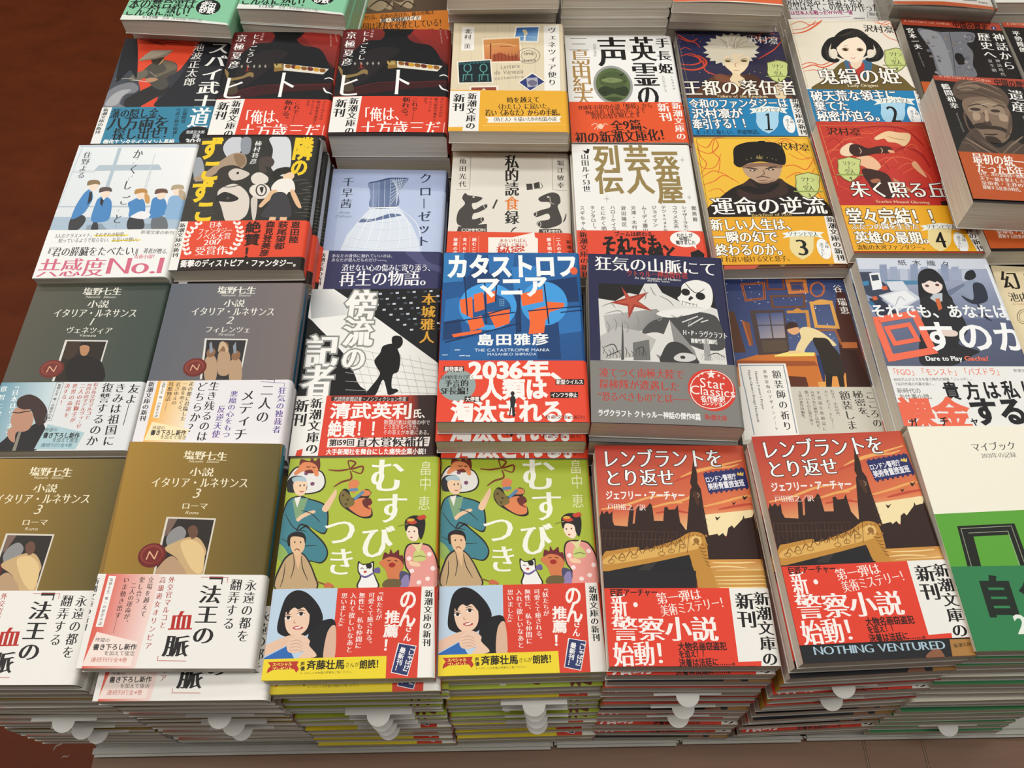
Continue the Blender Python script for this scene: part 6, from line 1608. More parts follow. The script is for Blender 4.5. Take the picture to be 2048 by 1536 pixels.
('h','一瞬の幻で',-0.3,33.3,53,33.4,12.8,'f8f4ea','k'),
('h','終わるのか。',-0.2,19.7,59.4,20.1,12.9,'f8f4ea','k'),
('h','すれ違い続ける父と息子。',0.8,9.6,61,10.4,6.5,'4a2e10','m'),
('p','e6d69a',[62.6,34.5,67.6,35.9,73.8,37.5,78.8,36.1,83.2,33.9,81.2,27.7,80.2,21.6,77.9,16.2,74.3,12.3,68.6,8.6,63.9,12.1,61.1,16.4,60.3,21.9,61.8,28]),
('p','e9efe9',[57,37,59.8,34.4,56.4,31.2,62.8,32.9,73,33.9,83.5,33.2,90.2,30.8,88.3,34.9,92.2,37.5,84,38.4,74.3,40,63.9,38.4]),
('h','ソナンと空人',61.8,36.2,86.7,35.5,5.4,'3a3a30','m'),
('h','3',65.9,21.7,75.5,21.6,23.3,'16181c','m'),
('e','ecefee',88,19.7,5.5,10.8),
('v','文庫',92,27.6,90.9,20.2,3.3,'222','m'),
('v','書下ろし！',87.2,26.1,85.8,10.8,3.3,'222','m')]),
'v4':dict(head={'w': 105,'h': 151,'t': 12.5,'base': 'c0342a','spine': 'c8a03a','back': 'a82a22','band': None},art=[('q',['c23a2c','c8402e','b62c26','b8302a'],[0,151.5,96.7,151.2,93,50,-1,49.8]),
('s','a02420',2.43,[33.4,142.1,56.3,145.4,77.3,140.7,88.4,120.3]),
('s','d85a3a',1.31,[3.5,130.9,24.2,140.4,43,135.8,55.6,142.2]),
('s','a02420',2.82,[59.2,112.5,71.6,118.7,82.6,111.1,86.7,94.5]),
('s','e06a44',1.08,[5,112.4,13.5,121.6,24,129.4,37.5,131]),
('s','a82620',2.13,[-0.9,94.3,5.1,82.5,18.9,78.2,26.9,85.5]),
('s','d8593c',1.06,[61.2,87.1,73.9,94.5,82.1,85.7,83.6,68.3]),
('s','9a201e',1.9,[54.7,73.9,63.7,68.2,79.8,69.7,86.7,56.9]),
('s','e2704a',0.85,[43.9,94.4,57.6,106.5,70.2,105,76.8,97.5]),
('s','d04a34',1.26,[3.2,73.8,15.9,65.3,27.8,62.5,34.1,54]),
('s','d4553a',0.33,[38.5,112.2,42.5,115,44.5,109.3,44.7,103.3]),
('s','9e2420',0.64,[32,70.3,35.9,74.4,38.1,71.1,38.2,65.4]),
('s','e0704c',0.72,[1,111.6,8.5,116.5,14.5,113.8,16.4,107.7]),
('s','b02c26',0.83,[13.8,123.4,18.1,128,20.6,124.9,20.9,118.7]),
('s','d4553a',0.37,[41.9,80,47.3,83.2,50.8,78.6,51.7,72.8]),
('s','9e2420',0.37,[17.7,87.8,25.4,92.6,31.4,90.3,33.3,84.4]),
('s','e0704c',0.44,[24.1,125.8,29,128.9,32,123.5,32.7,117.3]),
('s','b02c26',0.57,[65.4,71.8,69.5,76.7,71.8,74.7,71.7,68.9]),
('s','d4553a',0.64,[-1.4,107.9,7.7,114.4,15.3,114.2,17.8,108.1]),
('s','9e2420',0.32,[4.6,95.4,13.4,101.3,20.8,100.5,23.2,94.5]),
('s','e0704c',0.59,[2,98.5,6,105,8.7,105,8.7,99]),
('s','b02c26',0.37,[78.1,108.5,84,112.4,87.8,108.4,88.5,102.3]),
('s','d4553a',0.36,[52.9,129,59.7,131.5,64.1,124.9,65.6,118.7]),
('s','9e2420',0.85,[42.1,93.3,46.8,98.9,49.9,97.6,50.1,91.6]),
('s','e0704c',0.46,[91.8,133.5,99.1,136,104,129.5,105.6,123.2]),
('s','b02c26',0.66,[58.5,140.1,64.2,144,67.8,139.5,68.6,133.2]),
('s','d4553a',0.65,[72.3,136.4,77.7,139.3,80.8,133.4,81.5,127.1]),
('s','9e2420',0.33,[36.9,109.8,46,114.1,53.3,110.5,55.9,104.5]),
('s','e0704c',0.57,[69.3,116,76,122.1,80.8,121.1,81.7,115]),
('s','b02c26',0.76,[31.6,136,39.5,142.9,45.7,142.7,47.3,136.4]),
('s','d4553a',0.69,[-7.1,79.3,0.8,83.7,7.1,80.9,9.3,75.1]),
('s','9e2420',0.83,[12.9,82.8,19.1,88.5,23.7,87.4,24.8,81.6]),
('s','e0704c',0.69,[33,112.2,41.7,117.5,48.6,115.4,50.8,109.3]),
('s','b02c26',0.83,[4.4,74.5,9.8,80.9,13.8,81.2,14.4,75.4]),
('s','d4553a',0.32,[2.8,66.5,11.5,70.3,18.6,66.7,21.2,61.1]),
('s','9e2420',0.85,[5.7,125.8,11.4,130,15.4,126,16.5,119.8]),
('s','e0704c',0.38,[33.3,131.6,40.7,138.2,46.5,137.9,47.9,131.6]),
('s','b02c26',0.69,[40.4,86.2,44.5,90.8,46.7,88.2,46.7,82.4]),
('s','d4553a',0.71,[65,111.5,74.3,117.8,81.7,117.2,83.9,111]),
('s','9e2420',0.34,[55.5,71.7,62.3,77.9,67.5,77.8,68.6,72.1]),
('s','e0704c',0.76,[48.4,128.9,56.2,135.8,62.5,135.8,64,129.5]),
('s','b02c26',0.64,[23.8,142.5,28.6,147.5,31.7,144.7,32.1,138.3]),
('s','d4553a',0.62,[35.7,128.9,41.7,131.4,45.5,124.9,46.7,118.8]),
('s','9e2420',0.63,[88.8,141.4,97.9,144.3,104.6,138.1,107,131.8]),
('s','e0704c',0.67,[40.6,98.9,49.9,105.5,57.6,105.7,59.9,99.6]),
('s','b02c26',0.38,[47,118.3,54.6,121.9,60.1,117.2,61.9,111.1]),
('s','d4553a',0.35,[57.8,105.7,64.2,109.6,68.5,105.6,69.6,99.6]),
('s','9e2420',0.77,[50.9,112.3,59.9,118.2,67.3,117.2,69.5,111.1]),
('s','e0704c',0.64,[57,91.9,66.1,98.6,73.7,98.9,75.8,93]),
('s','b02c26',0.42,[45.7,87.6,52.2,94.1,57,94.2,57.9,88.3]),
('s','d4553a',0.59,[55.3,128.3,59.7,133.7,62.2,131.7,62.1,125.5]),
('s','9e2420',0.76,[52,141.5,60.5,147.2,67.2,145.3,69.1,138.9]),
('s','e0704c',0.83,[-11.4,65.9,-5.2,68,-0.8,61.9,0.8,56.3]),
('s','b02c26',0.76,[77.2,134.7,83.4,140.9,87.8,139.8,88.4,133.5]),
('s','d4553a',0.84,[17.2,124.8,21.9,131.4,25.1,131.1,25.4,124.9]),
('s','9e2420',0.61,[84.1,112.5,92.2,117.2,98.2,114.4,99.9,108.3]),
('l','d8a05a',0.33,[2.2,145.9,93.4,147.1,94.1,82.8]),
('l','d8a05a',0.33,[2.2,145.9,3.2,73.8]),
('b','e8c79a',[47.2,130.3,54,135.8,61.4,139,69.8,137.5,79.4,135.9,77.9,128.1,70.9,120.3,65.3,124.1,58.1,125.6,55.8,129.5,48.8,127.9]),
('s','a86a40',0.66,[58.7,132.7,65.6,129.6,74,128]),
('b','e9cfae',[13.2,112.4,16.1,118.5,23.9,124,27.7,121.6,25.2,110.9,20.2,107.8,15,108.6]),
('b','3a201a',[21.6,113.9,24.4,121.6,31.1,122.4,38.8,117.8,48,120.2,57.6,119.4,59.5,114.1,54.6,111.8,43.6,111,32.1,107.9,24.7,108.6]),
('s','d8b898',0.76,[31,118.3,31.9,114,30.1,110.9]),
('s','d8b898',0.76,[49.7,118.3,50.5,114.8,48.7,111.7]),
('b','e0a880',[55.6,115.6,59.7,114.8,60.4,112.2,55.9,112.5]),
('b','e6b892',[23.9,104.8,32.1,107.9,39.5,107.2,44.6,97.4,41.1,91.4,34.7,91.4,29.3,95.9,23.6,98.8]),
('b','3a1e18',[28.6,92.9,38.9,91.4,48.1,85.6,49.4,73.9,47.6,62.5,41.3,58.2,32.6,65.3,29.1,76.8,26.9,85.5]),
('b','a8684c',[31.9,79.7,38.6,81.2,39.8,77.5,33.1,76.1]),
('p','b8805c',[51.6,82.6,63.7,68.2,61.9,65.4,51.2,76.8]),
('b','d8a078',[71.4,97.5,75.8,102,79.1,90.1,80.3,82.7,76.1,87.1]),
('p','3a1e1c',[84.2,55.5,90.7,56.2,90.2,49.3,83.5,49.2]),
('p','6a6a38',[9,103.9,14,105.5,20.1,107.3,25,105.8,29.2,103.6,27.1,97.1,25.9,90.7,23.5,85,19.8,80.8,14.1,76.9,9.5,80.5,7,85,6.4,90.7,8.1,97.1]),
('p','c4cf84',[9.5,103.1,14.2,104.6,19.9,106.3,24.4,104.9,28.4,102.9,26.4,96.8,25.3,90.8,23.1,85.5,19.6,81.5,14.3,77.9,10,81.2,7.6,85.5,7,90.7,8.6,96.8]),
('h','ソナン',12.6,99.5,23.5,98.8,5.8,'2a2a20','m'),
('h','と',15.7,94.1,18.6,94,4.1,'2a2a20','m'),
('h','空人',12.5,89.7,20.8,89.2,5.7,'2a2a20','m'),
('l','8a9a50',1.34,[4.8,85.7,26.2,85.5]),
('h','4',13.9,81.5,16.7,81.5,5.1,'2a2a20','m'),
('h','沢村凛',7.2,139.1,36.7,138.1,10.1,'2a1a14','m'),
('h','朱く照る丘',12.1,69.2,92.6,68.3,18.9,'f4efe8','K'),
('h','Scarlet Mound Glowing',30.2,55.1,74.7,54.1,4.1,'e8c8a0','m'),
('p','a03a22',[-0.4,2.3,109.1,2.4,109.1,-0.8,-0.2,-1.2])],band={'h': 50.4,'y0': 1.2,'col': 'e8aa26','spine': 'e8aa26'},bart=[('h','堂々完結！！',2.2,38.8,81.5,38.6,17.6,'f8f4ea','k'),
('h','ふたつの国を生きた',3.4,27.3,58.5,27.4,6.6,'f8f4ea','k'),
('h','英雄の最期。',3.7,16,68.9,15.4,12.9,'f8f4ea','k'),
('h','流転の大河ファンタジー。',3.1,5.5,59.7,5.6,5.9,'4a2e10','m'),
('p','e6d69a',[64.9,25.6,69.8,27,75.8,28.7,80.5,27.3,84.6,25.3,82.3,19.3,80.9,13.4,78.3,8.2,74.5,4.3,68.8,0.7,64.4,4,62.1,8.2,61.7,13.4,63.6,19.3]),
('p','e9efe9',[59.6,28,62.2,25.4,58.7,22.3,65,24,74.9,25.2,84.8,24.6,91.1,22.4,89.6,26.3,93.5,28.9,85.8,29.7,76.5,31.1,66.4,29.4]),
('h','ソナンと空人',64.3,27.3,88.2,26.9,5.3,'3a3a30','m'),
('h','4',67.1,13.3,76.3,13.3,22.9,'16181c','m'),
('e','ecefee',87.7,10.8,5.2,10.6),
('v','文庫',92.1,18.5,90.5,11.3,3.1,'222','m'),
('v','書下ろし！',87.4,17,84.9,2.2,3.1,'222','m'),
('p','ecebe6',[91.8,49.3,101.1,49.3,109.7,-2.1,98.3,-2.1]),
('v','新潮文庫の新刊',94.9,45.8,101.4,1.5,6.3,'161414','M')]),
'v1':dict(head={'w': 105,'h': 151,'t': 12.5,'base': '2c2f4e','spine': '2a2c48','back': None,'band': None},art=[('q',['2e3157','34304e','2a2030','28263c'],[-1,149.4,107,151.8,105.5,49.2,-2,48.1]),
('e','c8a070',59.9,100.6,0.4,0.6),
('e','c8a070',75,88.2,0.4,0.6),
('e','c8a070',69.8,89.4,0.4,0.6),
('e','c8a070',2.8,117.6,0.4,0.6),
('e','c8a070',92.9,106.9,0.4,0.6),
('e','c8a070',94.5,142,0.4,0.6),
('e','c8a070',49.1,132.6,0.4,0.6),
('e','c8a070',53.6,111.3,0.4,0.6),
('e','c8a070',3,134,0.4,0.6),
('e','c8a070',24.3,89.2,0.4,0.6),
('e','c8a070',80.2,138.7,0.4,0.6),
('e','c8a070',83.6,140.2,0.4,0.6),
('e','c8a070',65.4,140.7,0.4,0.6),
('e','c8a070',-2.8,91.7,0.4,0.6),
('e','c8a070',22.9,134.3,0.4,0.6),
('e','c8a070',94.3,92.8,0.4,0.6),
('e','c8a070',24.9,86.4,0.4,0.6),
('e','c8a070',52.1,104.6,0.4,0.6),
('e','c8a070',16.7,87.6,0.4,0.6),
('e','c8a070',64.4,86.5,0.4,0.6),
('e','c8a070',91.7,129.6,0.4,0.6),
('e','c8a070',38.8,137.8,0.4,0.6),
('e','c8a070',17.6,144.2,0.4,0.6),
('e','c8a070',29,109.1,0.4,0.6),
('e','c8a070',-1.3,104,0.4,0.6),
('e','c8a070',35.2,128.2,0.4,0.6),
('s','c8482e',2.0,[0,147.4,6.1,140.6,14.1,134.8,20.8,138.8]),
('s','c8482e',1.49,[0.5,140.5,10.4,134.8,17.6,132.9,21.6,125.2]),
('s','c8482e',2.42,[-2.7,94.7,9,91.2,20.3,95,25.1,104.4,17.7,113.7]),
('s','c8482e',1.47,[0.4,111.6,11.8,115.5,19.5,108.1,22,98.7]),
('s','c8482e',1.7,[-1.5,100.3,8.6,98.6,18.8,102.4,17.3,109.9,7.9,113.6]),
('s','c8482e',1.5,[74.3,147.4,79.6,141.5,87.2,149.5,99.4,147.7]),
('s','c8482e',1.75,[78.7,143.5,84.9,135.7,93.4,141.7,103,139.8]),
('s','c8482e',1.47,[76.9,108.7,86.7,116.4,95.4,124.2,103.6,135.9]),
('s','c8482e',1.46,[22.9,106.2,22.2,91.3,30.9,84.1,35.2,80.5]),
('s','c8482e',0.98,[1.4,121.1,6.8,125,12.5,121.3]),
('l','8a7a5a',0.37,[0.9,144.5,104.2,146.8]),
('l','8a7a5a',0.37,[0.9,144.5,4.1,49.9]),
('l','8a7a5a',0.38,[104.2,146.8,103.2,52.7]),
('b','5a3826',[3.7,46.4,11.5,62.3,22.8,76.7,32.1,84.1,42.9,84.2,59.8,84.4,70.6,77.3,82.3,75.6,91.5,66.7,94,47.4]),
('b','7a4a34',[30.7,82.3,36,86,44.8,80.6,51.2,75.2,39,73.3,31.1,76.8]),
('b','4a2c20',[59.8,84.4,70.3,82.7,74.5,71.9,64.2,59.3,55.2,69.9]),
('b','e5cfa8',[38.7,106.4,42.5,115.9,57.5,118,68,114.3,65.9,101.1,60.9,91.8,54.9,84.4,58.6,77.1,49.9,66.3,44.3,77,48,86.1,43.3,95.3]),
('b','e5cfa8',[84.7,68.4,92.4,72.1,95.6,63.2,92.2,50.8,84.3,52.5]),
('p','d9d2bf',[75.6,121.1,79,117.6,73.2,115.3,75.7,111,69.4,110.2,70.5,105.1,64.7,105.7,63.8,100.6,58.8,102.3,56.2,97.7,52.2,101.5,48.3,96.6,45.4,100.2,40.6,97.5,40,103,33.9,100.2,34.2,105.1,28.5,104.6,30.2,109.3,25,110.4,29.5,115,23.6,117,28,120.5,24.8,126.8,30.7,129.1,27.9,133.7,33.9,134.6,33,139.7,39.4,138.5,39.8,144.5,45.3,141.8,47.6,147.6,51.8,143.7,55.8,148.7,58.7,144.9,63.7,147.8,64.4,142.2,70.6,144.9,70.2,139.8,76,140.3,74.2,135.4,79.4,134.3,76.2,129.9,80.6,127.5]),
('s','efe9da',0.99,[50.7,123.7,47.8,134.1,44.3,140]),
('s','b8ac92',0.99,[54.9,123.7,54.6,135.3,56.2,142.2]),
('s','efe9da',0.99,[54.6,123.7,40.7,128.7,32.1,130.5]),
('s','b8ac92',0.99,[55.7,123.7,63.3,131.7,71.2,135.9]),
('s','efe9da',0.99,[56.6,123.7,39.5,126.5,30,126.7]),
('s','b8ac92',0.99,[50.6,123.7,40.4,128.2,31.5,129.6]),
('s','efe9da',0.99,[56.3,123.7,57.8,134.8,61.7,141.4]),
('s','b8ac92',0.99,[56.4,123.7,47.6,134,44,139.9]),
('s','efe9da',0.99,[50.3,123.7,55.4,135.3,57.5,142.1]),
('s','b8ac92',0.99,[49,123.6,46.8,133.6,42.6,139.2]),
('s','efe9da',0.99,[48.7,123.6,40.1,127.8,31.1,128.9]),
('s','b8ac92',0.99,[57.1,123.7,60.4,133.9,66.1,139.6]),
('s','efe9da',0.99,[47.7,123.6,42,130.2,34.3,133.2]),
('s','b8ac92',0.99,[52.5,123.7,65.8,126.4,75.4,126.5]),
('s','efe9da',0.99,[49.6,123.6,50.1,134.8,48.3,141.3]),
('s','b8ac92',0.99,[55.4,123.7,57.2,135,60.6,141.6]),
('b','e9d6b4',[42.1,108.3,49.6,114.1,66.7,114.3,65.3,101.1,61,92.7,54.6,85.8,49.5,88,44.5,95.3]),
('s','d9d2bf',2.7,[44.9,115.9,49.3,112.2,50.4,102.8]),
('s','d9d2bf',2.7,[68,114.3,61.6,112.3,56.1,108.5]),
('e','6a5a3a',46,104.6,2.9,1.7),
('e','6a5a3a',61.9,105.2,3.2,1.7),
('s','5a4634',0.85,[42.7,106.8,46.9,108,49.7,106.2]),
('s','5a4634',0.85,[58.9,106.6,62.8,108.6,66.2,107.1]),
('s','a8704e',0.73,[54,102.8,52,97.2,53.7,96.1]),
('s','a85a48',0.84,[49.5,90.2,52.4,91.3,55.2,90.2]),
('p','6a6a38',[83.8,103.2,88.9,105,95.1,107.1,100.2,105.5,104.7,103.1,102.7,95.7,101.8,88.4,99.4,82,95.7,77.1,90,72.6,85.2,76.7,82.4,81.8,81.5,88.2,83.1,95.5]),
('p','c4cf84',[84.3,102.3,89.1,104,94.9,106,99.7,104.5,103.9,102.2,102,95.3,101.1,88.5,99,82.5,95.5,78,90.2,73.8,85.6,77.6,83,82.3,82.2,88.3,83.6,95.1]),
('h','ソナン',87.6,98.2,99,97.6,6.5,'2a2a20','m'),
('h','と',91.1,92.2,94,92.1,4.6,'2a2a20','m'),
('h','空人',88,87.2,96.6,86.7,6.4,'2a2a20','m'),
('l','8a9a50',1.38,[80.1,82.6,102.2,82.5]),
('h','1',89.6,77.9,92.6,77.9,5.7,'2a2a20','m'),
('h','沢村凛',70.4,139.8,100.5,136.7,12.3,'ecece6','m'),
('h','王都の落伍者',-2.1,65.3,106,66.9,22,'f2efe4','K'),
('h','Failure of the Kingdom',29.2,53.7,76.3,53.8,5.7,'d8c8a0','m')],band={'h': 50.2,'y0': 0,'col': '1f7fb4','spine': '1f7fb4'},bart=[('h','令和のファンタジーは',1.1,42.6,93.2,44.6,12.6,'f2f4f4','k'),
('h','沢村凛が',1.9,28.9,49.4,30,13.7,'f2f4f4','k'),
('h','牽引する！！',1.1,14.5,55.3,17.1,14.1,'f2f4f4','k'),
('h','まったく新しい、英雄物語。',2.4,4.2,63.7,5.1,6.6,'10243a','m'),
('p','a6d2ea',[61.8,32.9,67,34.7,73.5,36.7,78.7,35.2,83.4,32.8,81.5,25.5,80.5,18.3,78.3,12,74.5,7.2,68.7,2.8,63.6,6.8,60.6,11.8,59.7,18.1,61.1,25.3]),
('p','e9efe9',[55.9,35.7,58.9,32.7,55.4,28.9,62.1,31,72.7,32.5,83.7,31.9,90.7,29.3,88.7,34,92.7,37.1,84.2,38.1,73.9,39.7,63.1,37.5]),
('h','ソナンと空人',61,34.9,87.1,34.7,6.3,'3a3a30','m'),
('p','16181c',[70.7,29.1,73.5,30,71,8.2,68.9,8.2,71.4,27,69.2,26.4]),
('p','16181c',[66.4,8.3,73.6,8.7,73.4,7.4,66.2,7]),
('e','ecefee',89.7,15.8,5.2,11.9),
('v','文庫',93.4,24.7,92.4,16.4,3.1,'222','m'),
('v','書下ろし！',88.9,22.8,87.7,5.9,3.1,'222','m'),
('p','ecebe6',[96.1,51.4,110.2,52.8,110.4,-0.5,95.6,-0.6]),
('v','新潮文庫の新刊',100.9,51.8,100.4,1.9,6.5,'161414','M')]),
'v2':dict(head={'w': 105,'h': 151,'t': 12.5,'base': 'e2dccb','spine': '2a2018','back': None,'band': None},art=[('q',['e4dcc8','e6dfd0','e8e2d4','e4dcca'],[-0.8,149.6,107,154.3,106.7,44.2,-1.7,41.8]),
('s','d8603a',2.0,[-0.1,127.6,14.4,131.9,29.2,144.3,34.1,150.5]),
('s','d8603a',1.26,[1,141.6,12.2,147.9,21.2,142.1,33.9,149.5]),
('s','d8603a',1.25,[1.6,133.6,12.6,135.9,24.1,144.2,27.6,149.3]),
('s','d8603a',1.93,[0.5,74.3,12.4,80.1,21.4,76.6,34.9,84.3]),
('s','d8603a',1.45,[0.9,79.8,10.6,83.8,20.9,80.3,33.2,88]),
('s','d8603a',1.08,[1.6,70.6,13.4,72.7,21.7,65.6,27.9,73.1]),
('s','d8603a',1.27,[88.7,151.9,94.5,143.9,102.6,146.1,104,136.1]),
('s','d8603a',1.01,[90.2,135.8,95,124,103.6,118.4,106.2,108.8]),
('s','d8603a',1.02,[84.5,149.7,92.5,145.9,101,150.1,105.6,148.2]),
('s','d8603a',1.72,[103,95.3,106.2,93.5,107.2,89.8]),
('l','b8a47a',0.38,[1.7,145.6,104.2,150.2]),
('l','b8a47a',0.38,[1.7,145.6,1.6,47.1]),
('l','b8a47a',0.38,[104.2,150.2,105.6,71.2]),
('b','6a5a2c',[9.1,42.9,17.9,58.3,30.3,73.1,43.8,86.4,62.1,86.8,77.5,79.7,92.7,67.2,100.7,51.1,101.5,44.9]),
('b','3f6a8a',[43.8,86.4,49.9,86.5,53.7,70,49,59,44.4,71.6]),
('b','3f6a8a',[62.5,88.7,70.3,85.2,66.2,72.1,58.2,62.8,59.3,73.8]),
('b','b83a30',[47.1,84.6,52.1,73.6,61.7,85,60.5,73.8,53.8,59.1,49.3,66.2]),
('p','e9d2b8',[49.1,88.4,62.5,88.7,58.1,79.3,52.1,73.6,49,79.1]),
('b','1e1c1a',[33.8,103.2,39.7,120.7,48.1,131.8,58,137.4,67.7,136.2,73.8,129.4,77.4,117.7,76.3,104.2,69.1,96.4,58.1,90.5,43.4,90.1,37.2,95.7]),
('s','1e1c1a',7.24,[45,122.8,36.8,118.7,29.8,106.9,27.1,95.4,29.7,88.7,35.5,87,38.5,90]),
('s','1e1c1a',7.26,[72.9,125.5,79.5,115.9,81.8,104.3,80.4,96.7,75.1,90.5,68.6,88.9,66.2,91.6]),
('b','e6dccb',[33.8,103.2,38.9,104.3,39.1,95.7,35.1,91.5,31.9,93.6]),
('b','e6dccb',[70.7,104.1,76.3,104.2,76.2,98.5,71,94.2,68.5,96.4]),
('b','f3e2cc',[40.8,109.1,46.3,119.9,55.4,125,65,123.3,69.7,113.7,68.9,104,64.4,94.4,58.5,86.7,52,84.7,45.5,88.7,40.6,97.6]),
('b','1e1c1a',[40.1,107.2,45,122.8,56.4,130,66.9,126.3,61.3,123.2,54.6,121.1,47.2,115.1]),
('s','55504a',0.38,[45.6,125.6,48.7,125.9,56.5,130.2]),
('s','55504a',0.37,[47.7,125.2,50.9,126.9,57.6,131]),
('s','55504a',0.37,[49.9,124.9,53.1,127.9,58.8,131.8]),
('s','55504a',0.37,[52.1,124.6,55.4,129,60,132.7]),
('s','55504a',0.37,[54.3,124.2,57.6,130,61.1,133.5]),
('s','55504a',0.37,[56.4,123.9,59.8,131.1,62.3,134.3]),
('s','55504a',0.37,[58.6,123.5,62,132.1,63.5,135.1]),
('s','55504a',0.37,[60.8,123.2,64.2,133.2,64.7,136]),
('s','55504a',0.37,[63.1,123.7,66,132.2,65.5,135.2]),
('s','55504a',0.37,[65.4,124.1,67.8,131.3,66.3,134.4]),
('s','55504a',0.38,[67.7,124.6,69.6,130.3,67.2,133.6]),
('s','55504a',0.38,[70.1,125,71.4,129.4,68,132.9]),
('s','55504a',0.38,[72.4,125.5,73.2,128.4,68.9,132.1]),
('s','55504a',0.38,[74.8,125.9,75,127.5,69.7,131.3]),
('s','4a453f',0.5,[31.6,110.8,29,107.3,31.9,106.2]),
('s','4a453f',0.5,[81.9,110.1,83,106.7,78.7,105.8]),
('s','4a453f',0.49,[31.5,107.7,28.9,104.4,32.1,103.5]),
('s','4a453f',0.49,[81.1,107.4,82.1,104.1,77.6,103.3]),
('s','4a453f',0.49,[31.4,104.7,28.7,101.5,32.3,100.9]),
('s','4a453f',0.49,[80.2,104.7,81.1,101.6,76.4,100.8]),
('s','4a453f',0.49,[31.3,101.6,28.5,98.7,32.6,98.2]),
('s','4a453f',0.49,[79.4,102,80.2,99.1,75.2,98.3]),
('s','4a453f',0.49,[31.2,98.6,28.3,95.8,32.8,95.6]),
('s','4a453f',0.49,[78.5,99.3,79.3,96.7,74.1,95.8]),
('s','4a453f',0.49,[31.1,95.5,28.1,93,33,92.9]),
('s','4a453f',0.49,[77.7,96.6,78.3,94.2,72.9,93.3]),
('s','4a453f',0.49,[31,92.5,28,90.2,33.2,90.3]),
('s','4a453f',0.49,[76.8,93.9,77.4,91.7,71.7,90.8]),
('e','8a6a40',48.4,103.9,3.2,2.2),
('e','8a6a40',62.7,103.9,3.2,2.2),
('e','1e1a16',48.4,103.9,1.5,1.8),
('e','1e1a16',62.7,103.9,1.5,1.8),
('s','2a201a',0.74,[45.2,105,49.2,106.6,52.3,105.2]),
('s','2a201a',0.74,[59.7,105.3,63.7,106.6,66.6,104.7]),
('s','5a4a40',0.49,[47.3,109.7,52.4,110.6]),
('s','c8685a',0.86,[51,91.8,53.2,90.8,56.2,92]),
('s','d8b098',0.49,[53.8,97.9,54.4,96.4]),
('p','6a6a38',[86.4,103.9,92.1,106,99,108.4,104.4,106.7,109.1,104.1,106.4,96,104.8,87.9,101.9,80.8,97.5,75.5,91,70.5,86,74.9,83.3,80.4,82.9,87.4,85,95.5]),
('p','c4cf84',[86.9,103,92.3,104.9,98.7,107.1,103.7,105.5,108.1,103.1,105.7,95.5,104.2,88,101.4,81.4,97.3,76.4,91.2,71.7,86.6,75.8,84,81,83.6,87.6,85.7,95.1]),
('h','ソナン',90.2,98.5,102.5,98,7.3,'2a2a20','m'),
('h','と',93.5,91.9,96.7,91.8,5.1,'2a2a20','m'),
('h','空人',89.8,86.4,99.1,85.9,7.1,'2a2a20','m'),
('l','8a9a50',1.5,[80.9,81.3,104.9,81.5]),
('h','2',90.9,76.3,94.1,76.3,6.4,'2a2a20','m'),
('h','沢村凛',73.5,138.4,103,136.9,11.9,'2a2a28','m'),
('h','鬼絹の姫',13.5,63.2,92.4,66.1,23.9,'f6f2ea','K'),
('h','Lady Originu',39.7,50.8,68.5,51.5,5.5,'e8dcc0','m')],band={'h': 44.1,'y0': 0,'col': '1f7fb4','spine': '1f7fb4'},bart=[('h','破天荒な領主に、',1.7,34.8,95.2,38.3,15.1,'f2f4f4','k'),
('h','棄てた',2.2,21,34.8,22,13.7,'f2f4f4','k'),
('h','秘密が迫る。',2.2,7,66.1,8.7,14.5,'f2f4f4','k'),
('h','静かな戦いの物語。',1.2,-6,63.2,-3.9,6.8,'10243a','m'),
('p','a6d2ea',[65.4,27.3,71.2,29.4,78.4,31.7,84,30,88.9,27.5,86.2,19.5,84.7,11.6,81.7,4.6,77.3,-0.7,70.6,-5.6,65.4,-1.2,62.5,4.2,61.9,11.1,64.1,19]),
('p','e9efe9',[59.1,30.4,62.2,27.1,58.1,22.9,65.5,25.3,77.3,27,89.1,26.5,96.6,23.7,94.7,28.9,99.4,32.4,90.1,33.3,79.1,34.9,67.2,32.4]),
('h','ソナンと空人',64.6,29.5,93,29.6,7,'3a3a30','m'),
('h','2',68.3,11.1,79.2,11.4,30.2,'16181c','m'),
('e','ecefee',92.2,9.3,5.6,12.9),
('v','文庫',96.7,18.8,95.1,10,3.4,'222','m'),
('v','書下ろし！',91.8,16.8,89.3,-1.3,3.3,'222','m'),
('p','ecebe6',[100.3,45.4,112.7,47,114.5,-8.6,97.3,-8.9]),
('v','新潮文庫の新刊',104.7,45.9,104.3,-3.8,7,'161414','M')]),
'spy':dict(head={'w': 105,'h': 151,'t': 12,'base': '2c3038','spine': '20242a','back': None,'band': None},art=[('q',['33363f','2a2c36','24262c','4a5058'],[-0.4,152.6,105.2,149.5,105.3,47.4,-0.2,49.2]),
('p','d8492f',[11,150.9,75.7,148,70.1,126.3,62.2,101.9,51,91,45.1,65.9,41.5,48.5,35.7,48.6,28.9,76.9,23.4,91.4]),
('p','d8492f',[36,76.8,48.1,87.4,48.4,48.4,38,48.6]),
('s','4a2a24',1.11,[11.7,150.5,24.9,146.4,33,142.3,42.3,138.3]),
('s','4a2a24',1.11,[21.8,149.3,32.3,146.2,41.8,148.1,54.5,145.9]),
('s','4a2a24',1.11,[24.9,146.4,35.3,143.3,45,144.1,57.5,142.9]),
('b','7a7d84',[-0.2,49.2,-0.2,70.2,8.1,80.8,20.4,84.2,27.7,76.9,25.6,69.8,17,66.4,14.9,54.1,20.7,48.8]),
('b','a6a8ac',[1.4,52.6,5.3,66.6,13.2,73.5,21.4,73.4,15,64.6,11.8,52.5]),
('b','2a2a2a',[19.7,50.6,18.5,59.3,24,66.3,36,76.8,47.3,85.6,55.4,80,56.2,69.3,46.9,62.4,34.2,50.3,25.4,48.4]),
